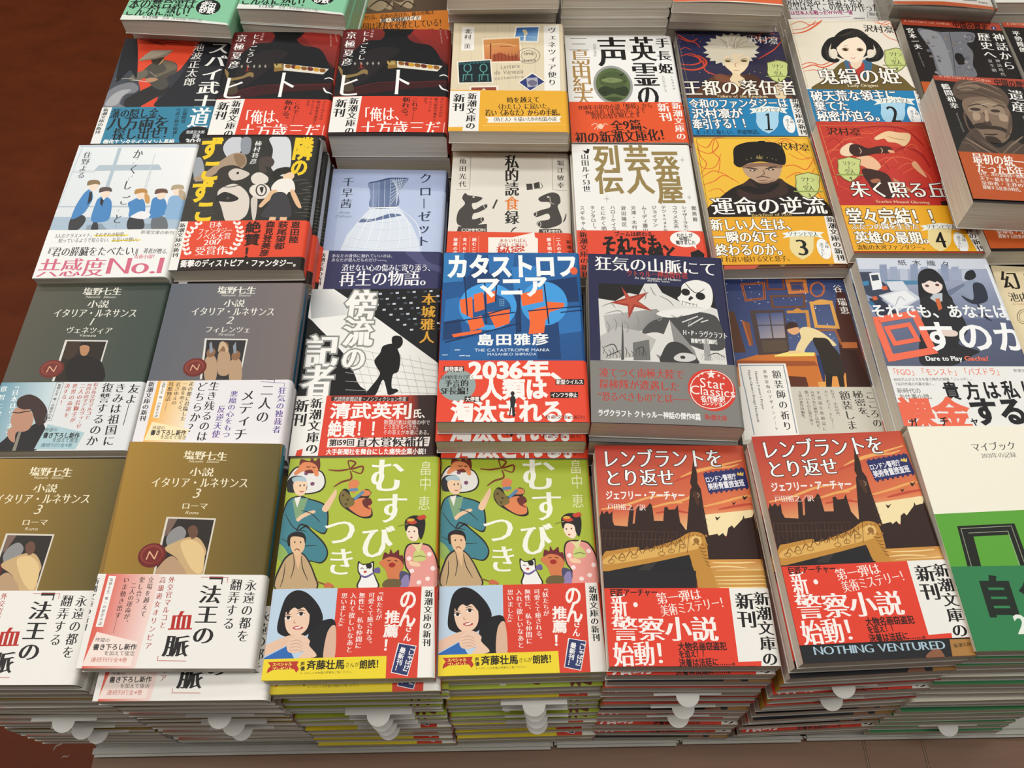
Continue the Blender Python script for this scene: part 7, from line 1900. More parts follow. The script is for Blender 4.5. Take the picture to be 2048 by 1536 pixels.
('b','4c4a44',[26.5,95.1,29.1,106.1,34.8,113.5,43.8,117.2,55.4,113.2,59.1,105.7,58.4,96.4,51,91,55.4,80,49.6,73,40.3,78.5,33.9,87.6]),
('b','6a6252',[42.9,115.3,54.2,113.2,58.7,104.7,54.1,100.2,46.8,94.7,41.5,91.2,39.6,94.9,49,102.1]),
('b','b08a6a',[31.9,119.2,40.5,122,43.8,117.2,41.4,110.6,36.4,111.6]),
('b','3a342c',[31.7,117.4,36.2,119.2,41.5,122.9,43.7,121,41.7,115.3,39.2,109.7,34.6,111.7]),
('p','9a9080',[19.6,116,24.1,125.1,28.9,131.7,38.5,132.5,50.6,131.6,44.8,124.8,35.7,121.5,27.8,118.9]),
('p','7a7262',[19.6,116,35.7,121.5,50.6,131.6,45.2,122.8,35.1,118.4]),
('b','6a665a',[15.7,89.7,20.1,97,29.8,102.4,32.4,95,26.7,87.7,20,86]),
('l','9a9690',1.07,[3.3,89.6,19.2,90.1]),
('l','d0d0cc',0.71,[19.6,87.9,34.4,84.9]),
('b','b08a6a',[31.5,87.7,35.6,90.9,41.7,90.2,43.4,87.5,36.9,84]),
('l','8a8478',0.96,[33.9,99.6,41.3,92.1]),
('b','1c1e24',[0.6,150.6,11.2,150.1,23,91.5,14.2,102.6,7.7,88,3.4,91.8]),
('b','24262c',[72.5,126.3,75.5,145.6,104.7,148.7,106.4,47.4,49.6,48.4,55,69.3,64.7,94.5]),
('v','スパイ武士',95.2,144.4,93,46.2,19.8,'eeeeea','M'),
('v','池波正太郎',74.7,142.7,74.4,77.9,10.9,'dcdcd8','m')],band={'h': 48.6,'y0': 0,'col': '35809f','spine': '35809f'},bart=[('p','e4e6e4',[-2.3,51,9.2,49.6,8.8,-5.8,-2.4,-5.6]),
('v','新潮文庫の新刊',4.2,47.7,2.9,12.9,4.8,'161414','M'),
('h','道',82.8,33.7,101.7,33.4,28.5,'f0f2f2','M'),
('h','藩の隠し金、',9.7,40.1,62,40.4,12.9,'182026','M'),
('h','八万両を',10.3,26.6,65.9,27.3,18,'182026','M'),
('h','探し出せ！',17.3,12.2,73,14.5,16.9,'182026','M'),
('h','傑作エンタテインメント長編',10.9,1.9,74.8,1,7.6,'eef2f2','G'),
('h','読み切り',11.4,-5.1,54.3,-5.9,6.9,'eef2f2','G'),
('v','公儀隠密',77.3,46.5,78.4,25.7,4.4,'182026','m'),
('v','弓虎之助が暗躍！',70.7,46.6,73.9,5.9,4.1,'182026','m'),
('e','16181c',92.8,7.2,14.7,14.3),
('h','池波正太郎',83.2,14,100.2,13.7,4.4,'c8ccd0','G'),
('h','没後',89.8,8.6,96.6,8.5,5.7,'c8ccd0','G'),
('h','30年',84.4,1.7,102.2,1.4,8.6,'d8dcde','G')]),
'hit':dict(head={'w': 105,'h': 151,'t': 24,'base': '221a1b','spine': 'b83a2c','back': 'a03026','band': None,'bulge': 0.6},art=[('q',['6a2020','8a2a24','3a1c1c','221a1b'],[0,152,105.2,153.6,104.2,97.7,1.1,90]),
('q',['982c26','a03028','6a2422','7a2624'],[61.1,152.8,105.2,153.4,104.2,97.7,83.1,123.6]),
('b','14161a',[5.8,53.1,4.7,101,14.8,121.4,24.7,132.8,37.8,134.8,40.8,144.5,39,153.2,67.1,153.4,66.4,144.6,63,138.8,70.7,130.2,86.6,125.5,96.9,105,103,79.7,105.5,53.4]),
('b','241f22',[11.6,90.1,21.4,114,38.6,123.4,56.8,119.7,46.1,101.1,33.3,83,19.3,68.8]),
('p','0e0f12',[39,153.2,65.9,153.4,65.2,144.6,60.6,138.8,42.4,138.7]),
('p','3a1618',[3,58.3,25.2,67,59.6,72.4,104.2,76.1,104.5,67.3,60.2,61.9,20.6,53.2,3.6,52.2]),
('s','5a2022',1.38,[4.1,58.3,36.5,70.6,71.2,72.5,103.7,74.4]),
('p','8a6c38',[45.4,103,53.6,103.4,56.6,93,47.3,91.1]),
('p','b09a5a',[46,102.1,52.5,102.3,54,97.5,47,96.6]),
('p','ddd9cc',[54.9,102.6,98.4,96.2,93.9,88.2,56,93]),
('b','8a5a20',[56.5,101.2,59.1,101.9,62,100.3,61.7,96.6,57.6,97.2]),
('b','6a2a1a',[62.5,100.3,65,101,68,99.4,67.7,95.7,63.5,96.3]),
('b','c8962e',[66.1,99.4,68.6,100.1,71.6,98.5,71.3,94.9,67.1,95.4]),
('b','8a5a20',[72,98.5,74.6,99.2,77.5,97.6,77.2,94,73.1,94.5]),
('b','6a2a1a',[78,97.6,80.6,98.4,83.5,96.7,83.1,93.1,79,93.6]),
('b','c8962e',[83.9,96.7,86.5,97.5,89.4,95.8,89.1,92.2,84.9,92.7]),
('b','8a5a20',[89.9,95.8,92.4,96.6,95.3,95,95,91.3,90.8,91.8]),
('l','1a1a1c',1.43,[45.4,112.2,48.5,101.1]),
('l','1a1a1c',1.64,[43.7,84.8,46.3,97.5]),
('p','9a958a',[14.3,99.2,15.3,101.7,16.7,99.2,15.8,96.3]),
('p','9a958a',[20.2,99.2,21.2,101.8,22.6,99.2,21.7,96.3]),
('p','9a958a',[26.1,99.2,27.1,101.8,28.5,99.2,27.5,96.3]),
('p','9a958a',[31.5,99.2,32.4,101.8,33.8,99.3,32.8,96.3]),
('p','9a958a',[36.8,99.3,37.8,101.8,39.1,99.3,38.2,96.4]),
('b','8a7448',[0,95.5,4.6,90.1,6.4,82.9,17.9,84.7,23.3,90.1,28.1,89.2,28.6,83,24.9,84.7,18.2,81.1,8,78.4,4.1,82.9]),
('b','4a4030',[4.8,75.8,12.9,75.8,17.6,61.8,8.6,60]),
('v','京極夏彦',8.6,148.6,7.9,95.1,10.1,'f0ecea','m'),
('v','ヒトごろし',23,148.6,20.8,103.8,7.2,'f0ecea','m'),
('v','文庫版',28.8,150.2,28.2,137.6,2.9,'d8b0a8','m'),
('h','上',18.8,95.5,24.6,96.5,8.4,'c0392c','m'),
('v','Hitogoroshi',99.1,150.6,102.6,136.7,2.2,'c8a8a0','i'),
('v','Kyogoku Natsuhiko',94.8,150.6,97.1,129.4,2.2,'c8a8a0','i'),
('h','ヒ',0.3,68.4,24,68.4,36.1,'f2f2f0','m'),
('h','ト',48.5,73.3,71.7,73.4,41.6,'f2f2f0','m'),
('s','f2f2f0',1.4,[95.9,81.4,99.9,83.2,104.1,81.1]),
('s','f2f2f0',1.86,[96.3,69,99.4,63.4,104.7,61.7]),
('p','181214',[-2.6,2.6,107.9,3.9,106.5,-2.8,-2.1,-3])],band={'h': 52.2,'y0': 4.5,'col': 'd8432e','spine': 'd8432e'},bart=[('p','ecebe6',[-4.3,51.4,26.2,52.1,24.3,-3,-3.2,-3]),
('v','新潮文庫の',19.5,50.6,18.6,1.8,8.5,'161414','M'),
('v','新刊',8.5,48.8,7,24.2,10.8,'161414','M'),
('h','「俺は、',24.2,27,68.3,29.3,19.6,'f6f0ec','m'),
('h','土方歳三だ',27.7,9.5,99.9,11,18.2,'f6f0ec','m'),
('l','f6f0ec',0.44,[102.1,4.9,102.5,17.3]),
('v','これで――',75.2,50.8,74.5,18.9,5.9,'241412','m'),
('v','斬れる。',67.7,51.2,65.4,21.4,7.9,'241412','m'),
('v','手に入れたのは',99.8,50.8,98.9,24.7,3.2,'3a1a14','m'),
('v','総刀和泉守兼定と',94.3,50.8,93.5,19,3.2,'3a1a14','m'),
('v','サムライの',89.3,50.8,88.5,31.3,3.2,'3a1a14','m'),
('v','身分。',84.7,50.8,84.4,39.7,3.2,'3a1a14','m')]),
'vnt':dict(head={'w': 105,'h': 151,'t': 13,'base': 'dccfb2','spine': 'd8c8a8','back': None,'band': None},art=[('l','c8ba9a',0.36,[5.7,150.8,6.7,51.7]),
('l','c8ba9a',0.36,[17.7,151,18.3,51.8]),
('l','c8ba9a',0.36,[29.7,151.2,29.8,52]),
('l','c8ba9a',0.36,[41.7,151.3,41.4,52.1]),
('l','c8ba9a',0.36,[53.7,151.5,52.9,52.3]),
('l','c8ba9a',0.36,[65.7,151.7,64.5,52.4]),
('l','c8ba9a',0.36,[77.7,151.9,76.1,52.6]),
('l','c8ba9a',0.36,[89.7,152.1,87.7,52.8]),
('l','c8ba9a',0.36,[101.8,152.3,99.3,52.9]),
('p','ecebe4',[8,144.9,19.6,145.4,20,110.3,8.1,109.7]),
('v','北村\u3000薫',13.8,142.7,13.6,112,6.8,'2a2826','m'),
('p','ecebe4',[86,148.2,100.5,149,99.2,54.6,84.6,54.4]),
('v','ヴェネツィア便り',93.8,146.6,91.8,60.5,7.9,'2a2a30','m'),
('p','ece6d8',[58.7,146.8,82.4,148,80.3,122.2,56.5,123]),
('q',['2c5a9a','3a6aaa','8ab4d4','5a90c4'],[60.2,144.5,81,145.8,79.1,124.4,57.9,125.2]),
('b','c8b898',[65.6,141.2,69.2,141.2,70.3,134.6,67.9,133.6]),
('p','e8e4dc',[67,133.6,68.6,133.7,68.3,125.2,66.4,125.2]),
('s','c8d8e8',0.71,[59,130.7,63.1,131.7,78.5,130]),
('p','ece2cc',[27.1,127.8,63.1,130.6,64.6,93.2,28.8,91.3]),
('q',['d8985c','d09050','b0603a','c47a4c'],[28.6,125.9,62.2,128.7,63.1,95.4,30.1,93.4]),
('s','e8c088',1.17,[30.2,116.3,44.2,120.2,60.7,116.8]),
('p','7a3a26',[34.8,120.1,36,120.1,36.3,93.7,35.1,93.7]),
('p','9a4a2c',[37.4,103.6,44.3,107.4,53.6,102.1,60.6,104,62.3,95.3,37.4,94.6]),
('l','7a3a26',0.7,[44.3,115.6,54.8,116.7]),
('l','6a3020',0.58,[39.1,105.5,39.8,95.6]),
('l','6a3020',0.58,[42.3,105.5,43,95.6]),
('l','6a3020',0.58,[45.6,105.6,46.2,95.7]),
('l','6a3020',0.58,[48.9,105.6,49.5,95.7]),
('l','6a3020',0.58,[52.1,105.7,52.7,95.7]),
('l','6a3020',0.58,[55.4,105.7,55.9,95.8]),
('l','6a3020',0.58,[58.7,105.8,59.2,95.8]),
('l','5a5650',0.47,[81.6,103.4,81.2,100.5,80.1,97.8,78.4,95.4,76.2,93.6,73.7,92.5,71,92.1,68.3,92.4,65.8,93.5,63.6,95.2,62,97.5,61,100.2,60.6,103.1,61,106,62.1,108.7,63.7,111.1,65.9,112.9,68.5,114.1,71.2,114.5,74,114.2,76.5,113.1,78.6,111.3,80.3,109,81.3,106.3,81.6,103.4]),
('l','5a5650',0.35,[78.3,103.3,78,101.4,77.3,99.7,76.1,98.2,74.6,97,72.9,96.3,71,96,69.1,96.2,67.4,96.9,65.9,98,64.8,99.5,64.1,101.2,63.9,103.1,64.1,105,64.9,106.8,66,108.3,67.5,109.5,69.3,110.2,71.2,110.5,73.1,110.3,74.8,109.6,76.3,108.4,77.4,106.9,78.1,105.2,78.3,103.3]),
('h','1998',67,105.5,75.8,106,5.1,'5a5650','g'),
('h','VENEZIA',64,95,78,96.7,3.6,'5a5650','g'),
('p','ece6d8',[4.4,93.8,36.3,97.5,38.3,64.2,6.6,62.4]),
('p','14242a',[5.9,92.4,35.1,96,37.1,65.5,7.7,64.1]),
('l','5aa0a0',0.92,[17.8,84.6,17.7,83.1,17.4,81.8,17,80.6,16.3,79.7,15.6,79.1,14.7,78.9,13.9,79.1,13.1,79.6,12.4,80.5,11.9,81.7,11.5,83,11.4,84.5,11.5,85.9,11.7,87.3,12.2,88.5,12.9,89.4,13.6,90,14.5,90.2,15.3,90,16.1,89.5,16.8,88.6,17.3,87.4,17.7,86,17.8,84.6]),
('l','5aa0a0',0.91,[10.9,74.8,19.2,75.3]),
('l','5aa0a0',0.68,[11.2,74.8,11,66.2]),
('l','5aa0a0',0.68,[18.7,75,19.1,66.7]),
('l','5aa0a0',0.68,[13.5,74.9,13.4,67.9]),
('l','5aa0a0',0.69,[14.8,78.7,14.9,74.9]),
('l','5aa0a0',0.92,[32.5,84.8,32.4,83.3,32.1,82,31.6,80.8,31,79.9,30.2,79.3,29.4,79.1,28.5,79.3,27.8,79.8,27.1,80.7,26.6,81.9,26.2,83.2,26.1,84.7,26.2,86.2,26.5,87.5,26.9,88.7,27.6,89.6,28.4,90.2,29.2,90.4,30,90.2,30.8,89.7,31.5,88.8,32,87.6,32.4,86.2,32.5,84.8]),
('l','5aa0a0',0.91,[25.4,75,33.8,75.5]),
('l','5aa0a0',0.68,[25.8,75.1,25.5,66.4]),
('l','5aa0a0',0.68,[33.3,75.2,33.7,66.9]),
('l','5aa0a0',0.68,[28.1,75.1,28,68.2]),
('l','5aa0a0',0.69,[29.4,78.9,29.4,75.1]),
('e','2a5a60',7.5,90.3,1.4,1.6),
('e','2a5a60',10.8,90.7,1.4,1.6),
('e','2a5a60',14,91.1,1.4,1.6),
('e','2a5a60',17.2,91.5,1.4,1.6),
('e','2a5a60',20.4,91.9,1.4,1.6),
('e','2a5a60',23.6,92.3,1.4,1.6),
('e','2a5a60',26.8,92.7,1.4,1.6),
('e','2a5a60',30.1,93.1,1.4,1.6),
('e','2a5a60',33.3,93.5,1.4,1.6),
('h','Lettere',45,86.7,62.8,88.8,7.8,'8a8478','i'),
('h','da Venezia',39.3,78.7,66.2,80.9,7.7,'8a8478','i'),
('h','settembre',39.4,70.9,66.7,73.5,5.9,'a8a294','i'),
('p','ece6d8',[60.4,65.2,74.2,79.6,86.5,66.4,71.8,52.5]),
('p','2c3a72',[62.1,65.2,74.2,77.5,84.9,66.4,71.8,54.4]),
('p','a8a8b4',[68.4,71.3,78.7,72.3,79,60.3,69.4,58.4]),
('b','6a6a80',[69.5,65.3,74.1,68.8,78.5,64.5,73.9,60.2]),
('p','ece6d8',[16.9,59.4,42.9,60.8,42.9,51.3,17.5,51]),
('p','8a4030',[18.7,57.8,41.2,58.7,41.3,51.3,18.8,51]),
('p','d8c8a8',[25.6,51.1,30,57.1,34.5,51.2])],band={'h': 53.6,'y0': 0,'col': 'e6ac34','spine': 'e6ac34'},bart=[('p','ecebe6',[-2.5,52.4,26.9,52.3,26.1,-4,11.5,-4.1,12.9,5.3,-1.8,5.1]),
('v','新潮文庫の',20,50.2,19.1,2.2,8.4,'161414','M'),
('v','新刊',8.4,48.8,7.9,25.1,10.6,'161414','M'),
('h','時を越えて',50.8,40.5,80.1,41.8,8.3,'2a2018','M'),
('h','〈わたし〉に届いた、',40.3,31.8,91.9,33.3,8.2,'2a2018','m'),
('h','若い〈あなた〉からの手紙。',31.4,23.7,100.8,25.3,8.8,'2a2018','M'),
('p','f0ece0',[31.9,18.3,98.8,20.1,96.9,16.2,97.8,12.4,33.4,10.9,35,14.8]),
('h','〈時と人〉を描いた15の短篇小説',37,15.1,94.4,16.8,5.8,'3a3020','m'),
('l','f0c868',0.65,[29.7,7.1,101.5,9.2])]),
'eir':dict(head={'w': 105,'h': 151,'t': 10,'base': 'ececea','spine': 'e8e6e2','back': None,'band': None},art=[('h','三',3.3,138.1,23.5,138.2,24.6,'9a9a94','m'),
('h','島',4,118.2,23.9,118.4,23.9,'a8854a','m'),
('h','由',3.9,98.9,23.6,99,23.3,'a8854a','m'),
('h','紀',4.2,79.1,23.5,79.3,22.7,'a8854a','m'),
('h','夫',4.2,60.8,23.4,60.9,22.2,'a8854a','m'),
('v','1938-1966',28.7,148.9,28.5,107.3,4.1,'9a9a96','g'),
('h','声',30.9,126.9,60.6,127.1,45.5,'161616','M'),
('h','英',62.5,131.3,87.5,131.5,38.2,'161616','M'),
('h','霊',61.4,93.8,87,94,36.4,'161616','M'),
('h','の',62.9,62.8,85,63,34.9,'161616','M'),
('v','手長姫',95.5,150,94.2,92.2,13.6,'161616','M'),
('v','てながひめ',98.6,91.4,99.3,70.9,2.6,'8a8a88','m'),
('v','えいれいのこえ',90.5,91.3,91.1,68.2,3.1,'8a8a88','m'),
('e','9a9c9a',42.5,78,18.5,27.5),
('e','586a40',42.5,78,16.2,24),
('e','4a5a36',43,84.7,13,12.5),
('b','2e3a26',[28,70.5,34.8,75.8,43.9,72.3,53.5,75.9,56.4,68.9,52.4,61.9,42.2,65.3,32.6,61.8]),
('b','7a8a5a',[31.8,84.7,41.5,88.3,51.9,84.8,46.9,81.2,37.5,81.1]),
('b','3a4a2e',[33.6,58.3,41.9,61,49.8,58.4,41.4,54.6]),
('p','1c2418',[48.3,94.2,50.7,92.3,54.6,95.2,51.7,90,50.2,90.9]),
('p','1c2418',[33.2,88.8,34.3,87.9,36.3,89.3,34.9,86.7,34.1,87.2]),
('p','1c2418',[52,83.9,53.2,83,55.1,84.4,53.7,81.8,53,82.3]),
('p','1c2418',[38.9,85.4,39.8,84.7,41.3,85.8,40.2,83.8,39.7,84.2]),
('p','1c2418',[44.7,74.2,45.9,73.2,48,74.7,46.5,72,45.7,72.5]),
('p','1c2418',[31.1,68.5,33.1,67,36.3,69.3,33.9,65.1,32.7,65.9]),
('p','1c2418',[44.8,99.8,45.7,99.2,47,100.2,46,98.4,45.5,98.7]),
('p','1c2418',[30.3,80,31.2,79.3,32.7,80.4,31.6,78.4,31.1,78.8])],band={'h': 53.5,'y0': 0,'col': 'e0562a','spine': 'e0562a'},bart=[('h','1938年の初の小説「酸模」から',8.4,45.2,76.4,49,7.8,'2e1a12','m'),
('h','1966年の「英霊の声」まで',14.5,38.7,69.3,42.2,7.8,'2e1a12','m'),
('h','時代の翳を映しだす',19.6,33.2,64.2,36.1,7.7,'2e1a12','m'),
('h','全9篇、',36.1,21.7,75.3,24.2,13.9,'241410','M'),
('h','初の新潮文庫化！',3,5.4,89.7,10.9,15.8,'241410','M'),
('s','f0c8b0',0.9,[18.6,21.3,22.2,24.6,25.4,21.3]),
('s','f0c8b0',0.9,[20.6,16.4,24.8,21.3,23.9,15.6]),
('s','f0c8b0',0.9,[34,23,30.6,23.8,29.2,19.7]),
('e','f0c8b0',27,20.5,2.3,3.6),
('v','新潮文庫の',98.5,53.5,98,3.1,8.6,'f6eee8','M'),
('v','新刊',86,52.6,87.2,27.4,11.2,'f6eee8','M')]),
'chi1':dict(head={'w': 105,'h': 148,'t': 14,'base': '1b1817','spine': '1b1817','back': None,'band': None},art=[('p','a9432f',[-1.8,152.4,109.9,147,107.3,134.6,-1.9,138.3]),
('h','A HISTORY OF CHINA',2.7,145.2,50.6,142.6,4.8,'e0a890','g'),
('h','中国の歴史',53.1,142.2,90,139.7,10.1,'2a1410','G'),
('e','2a3a6a',95.4,138.6,2.7,3.1),
('h','1',94.3,138.6,96.4,138.7,4.4,'f0f0f0','G'),
('b','6e7078',[14,130.1,23,132.4,36.4,128.5,46.9,129.1,71.6,129.3,68.8,115.1,60.7,110.5,63.7,96.6,58.9,76.5,59.7,66.8,55.4,57,22.3,47.3,20.2,66.2,20.7,97.8]),
('b','8a8c92',[15.6,128.1,34.6,126.3,37.9,94.9,34.9,59.5,25.6,51.3,22.8,66.4,22,97.9]),
('l','3a3c42',0.66,[46.8,128.5,43.1,95.2,37.4,59.6]),
('l','4a4c52',1.18,[69.4,121.3,69,120,68.3,118.8,67.5,117.7,66.6,116.8,65.6,116.3,64.6,116.1,63.7,116.2,62.9,116.6,62.3,117.3,62,118.3,61.9,119.5,62.1,120.8,62.5,122.1,63.2,123.4,64,124.5,65,125.3,66,125.9,67,126.1,67.9,126,68.6,125.5,69.2,124.8,69.5,123.8,69.6,122.6,69.4,121.3]),
('e','171514',47.8,85.6,4.9,9.3),
('l','4a4c52',0.65,[49.9,113.9,62.5,112.6]),
('l','4a4c52',0.64,[42.7,71.5,57,68.6]),
('e','7c7672',31.2,119.4,1.4,1.4),
('e','5c6068',18.5,96.7,2.2,2.5),
('e','8e8a8a',54.1,112.1,1.6,1.6),
('e','75685e',28.1,119,1.1,2.9),
('e','7c7672',47.1,69.8,2,1.4),
('e','5c6068',26.2,81.1,1.9,2.6),
('e','8e8a8a',61.8,122.6,1.7,2.4),
('e','75685e',42.6,114.6,1.5,1.2),
('e','7c7672',50.9,66,1.6,1.5),
('e','5c6068',54.7,86.8,2.1,2.6),
('e','8e8a8a',38.8,97.1,1.7,1.9),
('e','75685e',24.4,104.1,2,1.1),
('e','5c6068',26.3,87.7,1.5,1.7),
('e','8e8a8a',65.4,114.8,1.4,1.5),
('e','75685e',46.9,107.7,1.3,2.5),
('e','7c7672',27.8,86.1,2.2,1.2),
('e','5c6068',21,109.4,2,2.2),
('e','8e8a8a',27.5,102.4,1.1,1.9),
('e','7c7672',47.7,59.6,1.9,2.7),
('e','8e8a8a',53.9,72.5,1.4,2.7),
('e','75685e',37.4,68.4,1.2,1.4),
('e','7c7672',40.4,117.5,1.4,2.9),
('e','5c6068',37.2,126.8,0.9,1.4),
('e','8e8a8a',52.5,101.7,1.2,1.2),
('e','75685e',60.7,97.8,1.1,1.2),
('e','7c7672',21.6,113.9,1.8,1.3),
('e','75685e',19.1,87.6,2,1.8),
('e','7c7672',60,93.9,1.1,1.8),
('e','8e8a8a',19.3,62.3,2,1.9),
('e','75685e',19.2,107.4,1.2,1.4),
('e','7c7672',18.8,63.6,1,1.1),
('e','5c6068',55.7,87.4,2.3,1.8),
('e','8e8a8a',53,80.9,2,2.4),
('e','75685e',43.5,121,1.1,2.8),
('b','171514',[44.7,91.3,51,93.7,52.1,85.9,49.8,77.9,44,77.1]),
('b','171514',[71.7,121.5,74.2,113.4,63.7,96.6,69,113.1]),
('v','宮本一夫',6,133.3,9.1,98,7.6,'eae8e4','M'),
('v','Miyamoto Kazuo',7.2,96.9,9.3,66.5,2.6,'9a9690','i'),
('v','神話から',96.7,131,95.2,70.7,11.9,'eeece8','m'),
('v','歴史へ',81.5,130,79.9,87.7,13,'eeece8','m'),
('v','神話時代',85.7,88.1,85.5,60.4,4.6,'b8b4ae','m'),
('v','夏王朝',78,87.6,78.2,66.1,4.6,'b8b4ae','m')],band={'h': 46.9,'y0': 0,'col': 'c05a24'},bart=[]),
'chi2':dict(head={'w': 105,'h': 148,'t': 16,'base': '171413','spine': '171413','back': 'd8d4c8','band': None},art=[('p','a9432f',[-1,153.5,93.2,147.9,91.1,136.4,-0.8,142]),
('h','A HISTORY OF CHINA',4.6,147.3,48.3,143.9,4.4,'e0a890','g'),
('h','中国の歴史',50.3,143.2,80.7,140.5,8.8,'2a1410','G'),
('b','5a4a3e',[12.4,122.9,13.5,132.5,21.1,142.8,32.7,142.8,48.5,138.2,55.4,132.3,57.5,119.8,49.8,109.9,33.6,119.7,18.4,117.1]),
('b','7a6858',[17.1,134.4,28.2,141.6,37.4,135.8,29.8,130.5,19.2,129.7]),
('b','7c6856',[16.2,107.6,19.8,118.7,34.3,122.9,50.1,119.3,54.2,107.2,52.8,91.9,47.4,76.7,39,67.4,29.2,68.1,22.6,77.9,18.9,92.5]),
('b','94806c',[19.7,104.8,26.1,114.5,37.4,118.4,46.8,114.4,50.3,103.8,43.2,100.3,33.6,102.7,25.2,102.1]),
('s','3a2c24',1.47,[20.8,109.5,29.9,113.2,37.2,109.1]),
('s','3a2c24',1.47,[41.8,110.9,47.4,112.9,51.9,110.1]),
('e','3a2e26',26.3,106.5,4.4,1.9),
('e','3a2e26',42.5,105.6,4,1.9),
('b','4a3a30',[31.9,104.1,31.3,93.4,26.1,88.5,35,87.7,34.5,93.6]),
('b','33271f',[19.6,86.6,26.5,90.1,31.9,87.4,40.8,86.6,46.9,82.5,47.4,76.7,40.7,82.1,30.8,82.9,23.6,82.4]),
('s','2a1f1a',1.64,[26.3,76.7,32.2,76.4,37.5,77.5]),
('b','33271f',[26.6,73.8,34.6,73.6,38,67.3,29,67.4]),
('b','4c3e34',[0.2,54.7,7.2,68.1,19.9,83.6,25.9,70.8,34.5,61.3,47.9,70.9,55.7,62.8,52.6,51.2,0.6,51.8]),
('s','8a7664',1.63,[9.9,71.2,18,63,27.7,53.7]),
('s','8a7664',1.64,[57.2,75.9,45.4,64.9,35.7,54.2]),
('s','2a1f1a',1.23,[14.4,72.9,21.7,61.8,31,55.3]),
('s','43352c',0.96,[14.9,129.4,26.3,133.5,38,129.5,50.5,120.9]),
('s','43352c',0.96,[14.9,124.7,27,127.1,38.6,123.2,51,114.7]),
('s','43352c',0.96,[20.7,136.3,32,139.5,43.8,136.3,52.5,128.9]),
('s','9a8470',0.86,[17.8,132.8,29.2,136.9,41,133.2,52.5,125]),
('s','9a8470',0.86,[23.6,139.7,34.7,142.1,44.5,139.2,51.5,133.3]),
('b','a8927c',[23.2,101.9,28.2,101.5,27.6,94.7,22,92.8]),
('b','a8927c',[44.7,101.9,50.5,100.8,49.6,93.2,43.8,94.3]),
('b','a8927c',[33.8,105.8,35.6,105.9,34.2,93.6,31.2,92.6]),
('s','b8a48e',0.95,[31.7,111.8,38.4,114.1,45.2,112.4]),
('b','5c4a3e',[16.8,104.6,15.4,86.3,18.1,76.1,14.4,81.8,13.9,95.2]),
('b','5c4a3e',[54.5,104.1,52.8,91.9,46.8,78.1,42.5,73.4,49.3,90.2]),
('s','6e5c4e',1.12,[5,65,12.3,64.1,18.1,55.2]),
('s','6e5c4e',1.12,[21.5,69.1,27.8,62.3,33.9,54.8]),
('s','6e5c4e',1.12,[51.6,69.7,42.6,61.8,35.5,53.5]),
('s','6e5c4e',1.12,[55.9,67.1,47.9,59.4,41.4,53.2]),
('v','鶴間和幸',7.3,137.7,9.7,105.9,7,'eae8e4','M'),
('v','Tsuruma Kazuyuki',9.4,104.8,10.6,74.1,2.5,'9a9690','i'),
('v','遺産',65.5,133.8,62.9,105,12.5,'eeece8','m'),
('v','ファーストエンペラーの',77.1,137,65.8,63.5,8.3,'eeece8','m'),
('v','秦漢帝国',65.5,103.4,62,67.5,4.5,'b8b4ae','m')],band={'h': 54,'y0': 2.5,'col': 'b4501f','spine': 'b4501f'},bart=[('h','最初の統一王朝は',9.4,47.5,74.1,43.5,12.3,'f0ece4','M'),
('h','たった15年で滅亡',9.9,36.8,71,33,11.6,'f0ece4','M'),
('h','なぜ、次の漢帝国＝劉邦は400年続いたのか',10.3,30.2,72.4,27.7,4.6,'f0ece4','m'),
('h','天下一統を果たした秦王朝の実像と',10,25,71,22.8,4.5,'f0ece4','m'),
('h','皇帝者・王莽の挫折、そして',9.9,20.1,69.7,18.1,4.5,'f0ece4','m'),
('h','躍動する民衆の時代。',10.1,15.4,40.8,14,4.5,'f0ece4','m')]),
'chi3':dict(head={'w': 105,'h': 148,'t': 14,'base': '1b1817','spine': None,'back': None,'band': None},art=[('p','a9432f',[-0.2,151.1,123.1,147.9,120.3,136.2,-0.5,140.5]),
('h','A HISTORY OF CHINA',4.3,146,49.5,144.8,4.9,'e0a890','g'),
('h','中国の歴史',50.5,143.7,89.5,142.3,10.4,'2a1410','G'),
('v','平勢隆郎',10.3,134.6,9.4,98.7,7.6,'eae8e4','M'),
('b','6e7078',[20.6,131.9,39.8,134.9,36.7,99.9,17.7,71.5,13.3,98.9])],band={'h': 55,'y0': 0,'col': 'c05a24'},bart=[]),
'gre':dict(head={'w': 105,'h': 149,'t': 15,'base': 'dfe4de','spine': '86bf9c','back': None,'band': None,'bulge': 1.6},art=[('p','84c29e',[-90.9,179,98.6,180.4,111.1,2.3,-2.2,7.3]),
('h','本の舞台裏は',1.7,24.7,66.8,27.1,16.3,'1c241e','M'),
('h','こんなに熱い！',1.6,14.1,70.2,15,17.3,'1c241e','M'),
('e','161816',79.7,24.5,11.6,12.1),
('h','解説',74.3,32.5,81.6,32.7,4.5,'e0e6e0','g'),
('h','武田',71.9,27.1,86.5,27,9.7,'f0f2f0','G'),
('h','砂鉄',72.1,19.5,87.4,19.5,9.6,'f0f2f0','G'),
('h','ちくま文庫',20.7,4.4,36.2,4.5,5.2,'333','M'),
('h','定価（本体価格740円＋税）',40.8,4.1,81.9,3.4,4.7,'777','g'),
('h','三省堂書店営業企画室etc.',4.6,33.4,67.5,34.8,10.3,'1c241e','M')]),
'ora':dict(head={'w': 105,'h': 149,'t': 13,'base': '5a4a3c','spine': '5a4a3c','back': None,'band': None},art=[('q',['6a5642','57483a','4a3c30','6e5a46'],[9.7,299.4,118.7,291.3,105.7,49.5,1.1,46]),
('b','a89478',[11.7,69.1,25.2,81.3,38.3,64.7,27.4,52.5]),
('b','a89478',[38.5,75.8,51.7,65.9,65.4,75.9,62,54.1]),
('b','a89478',[22.4,72.6,35.5,58.4,43.7,68.7,40.7,53.6]),
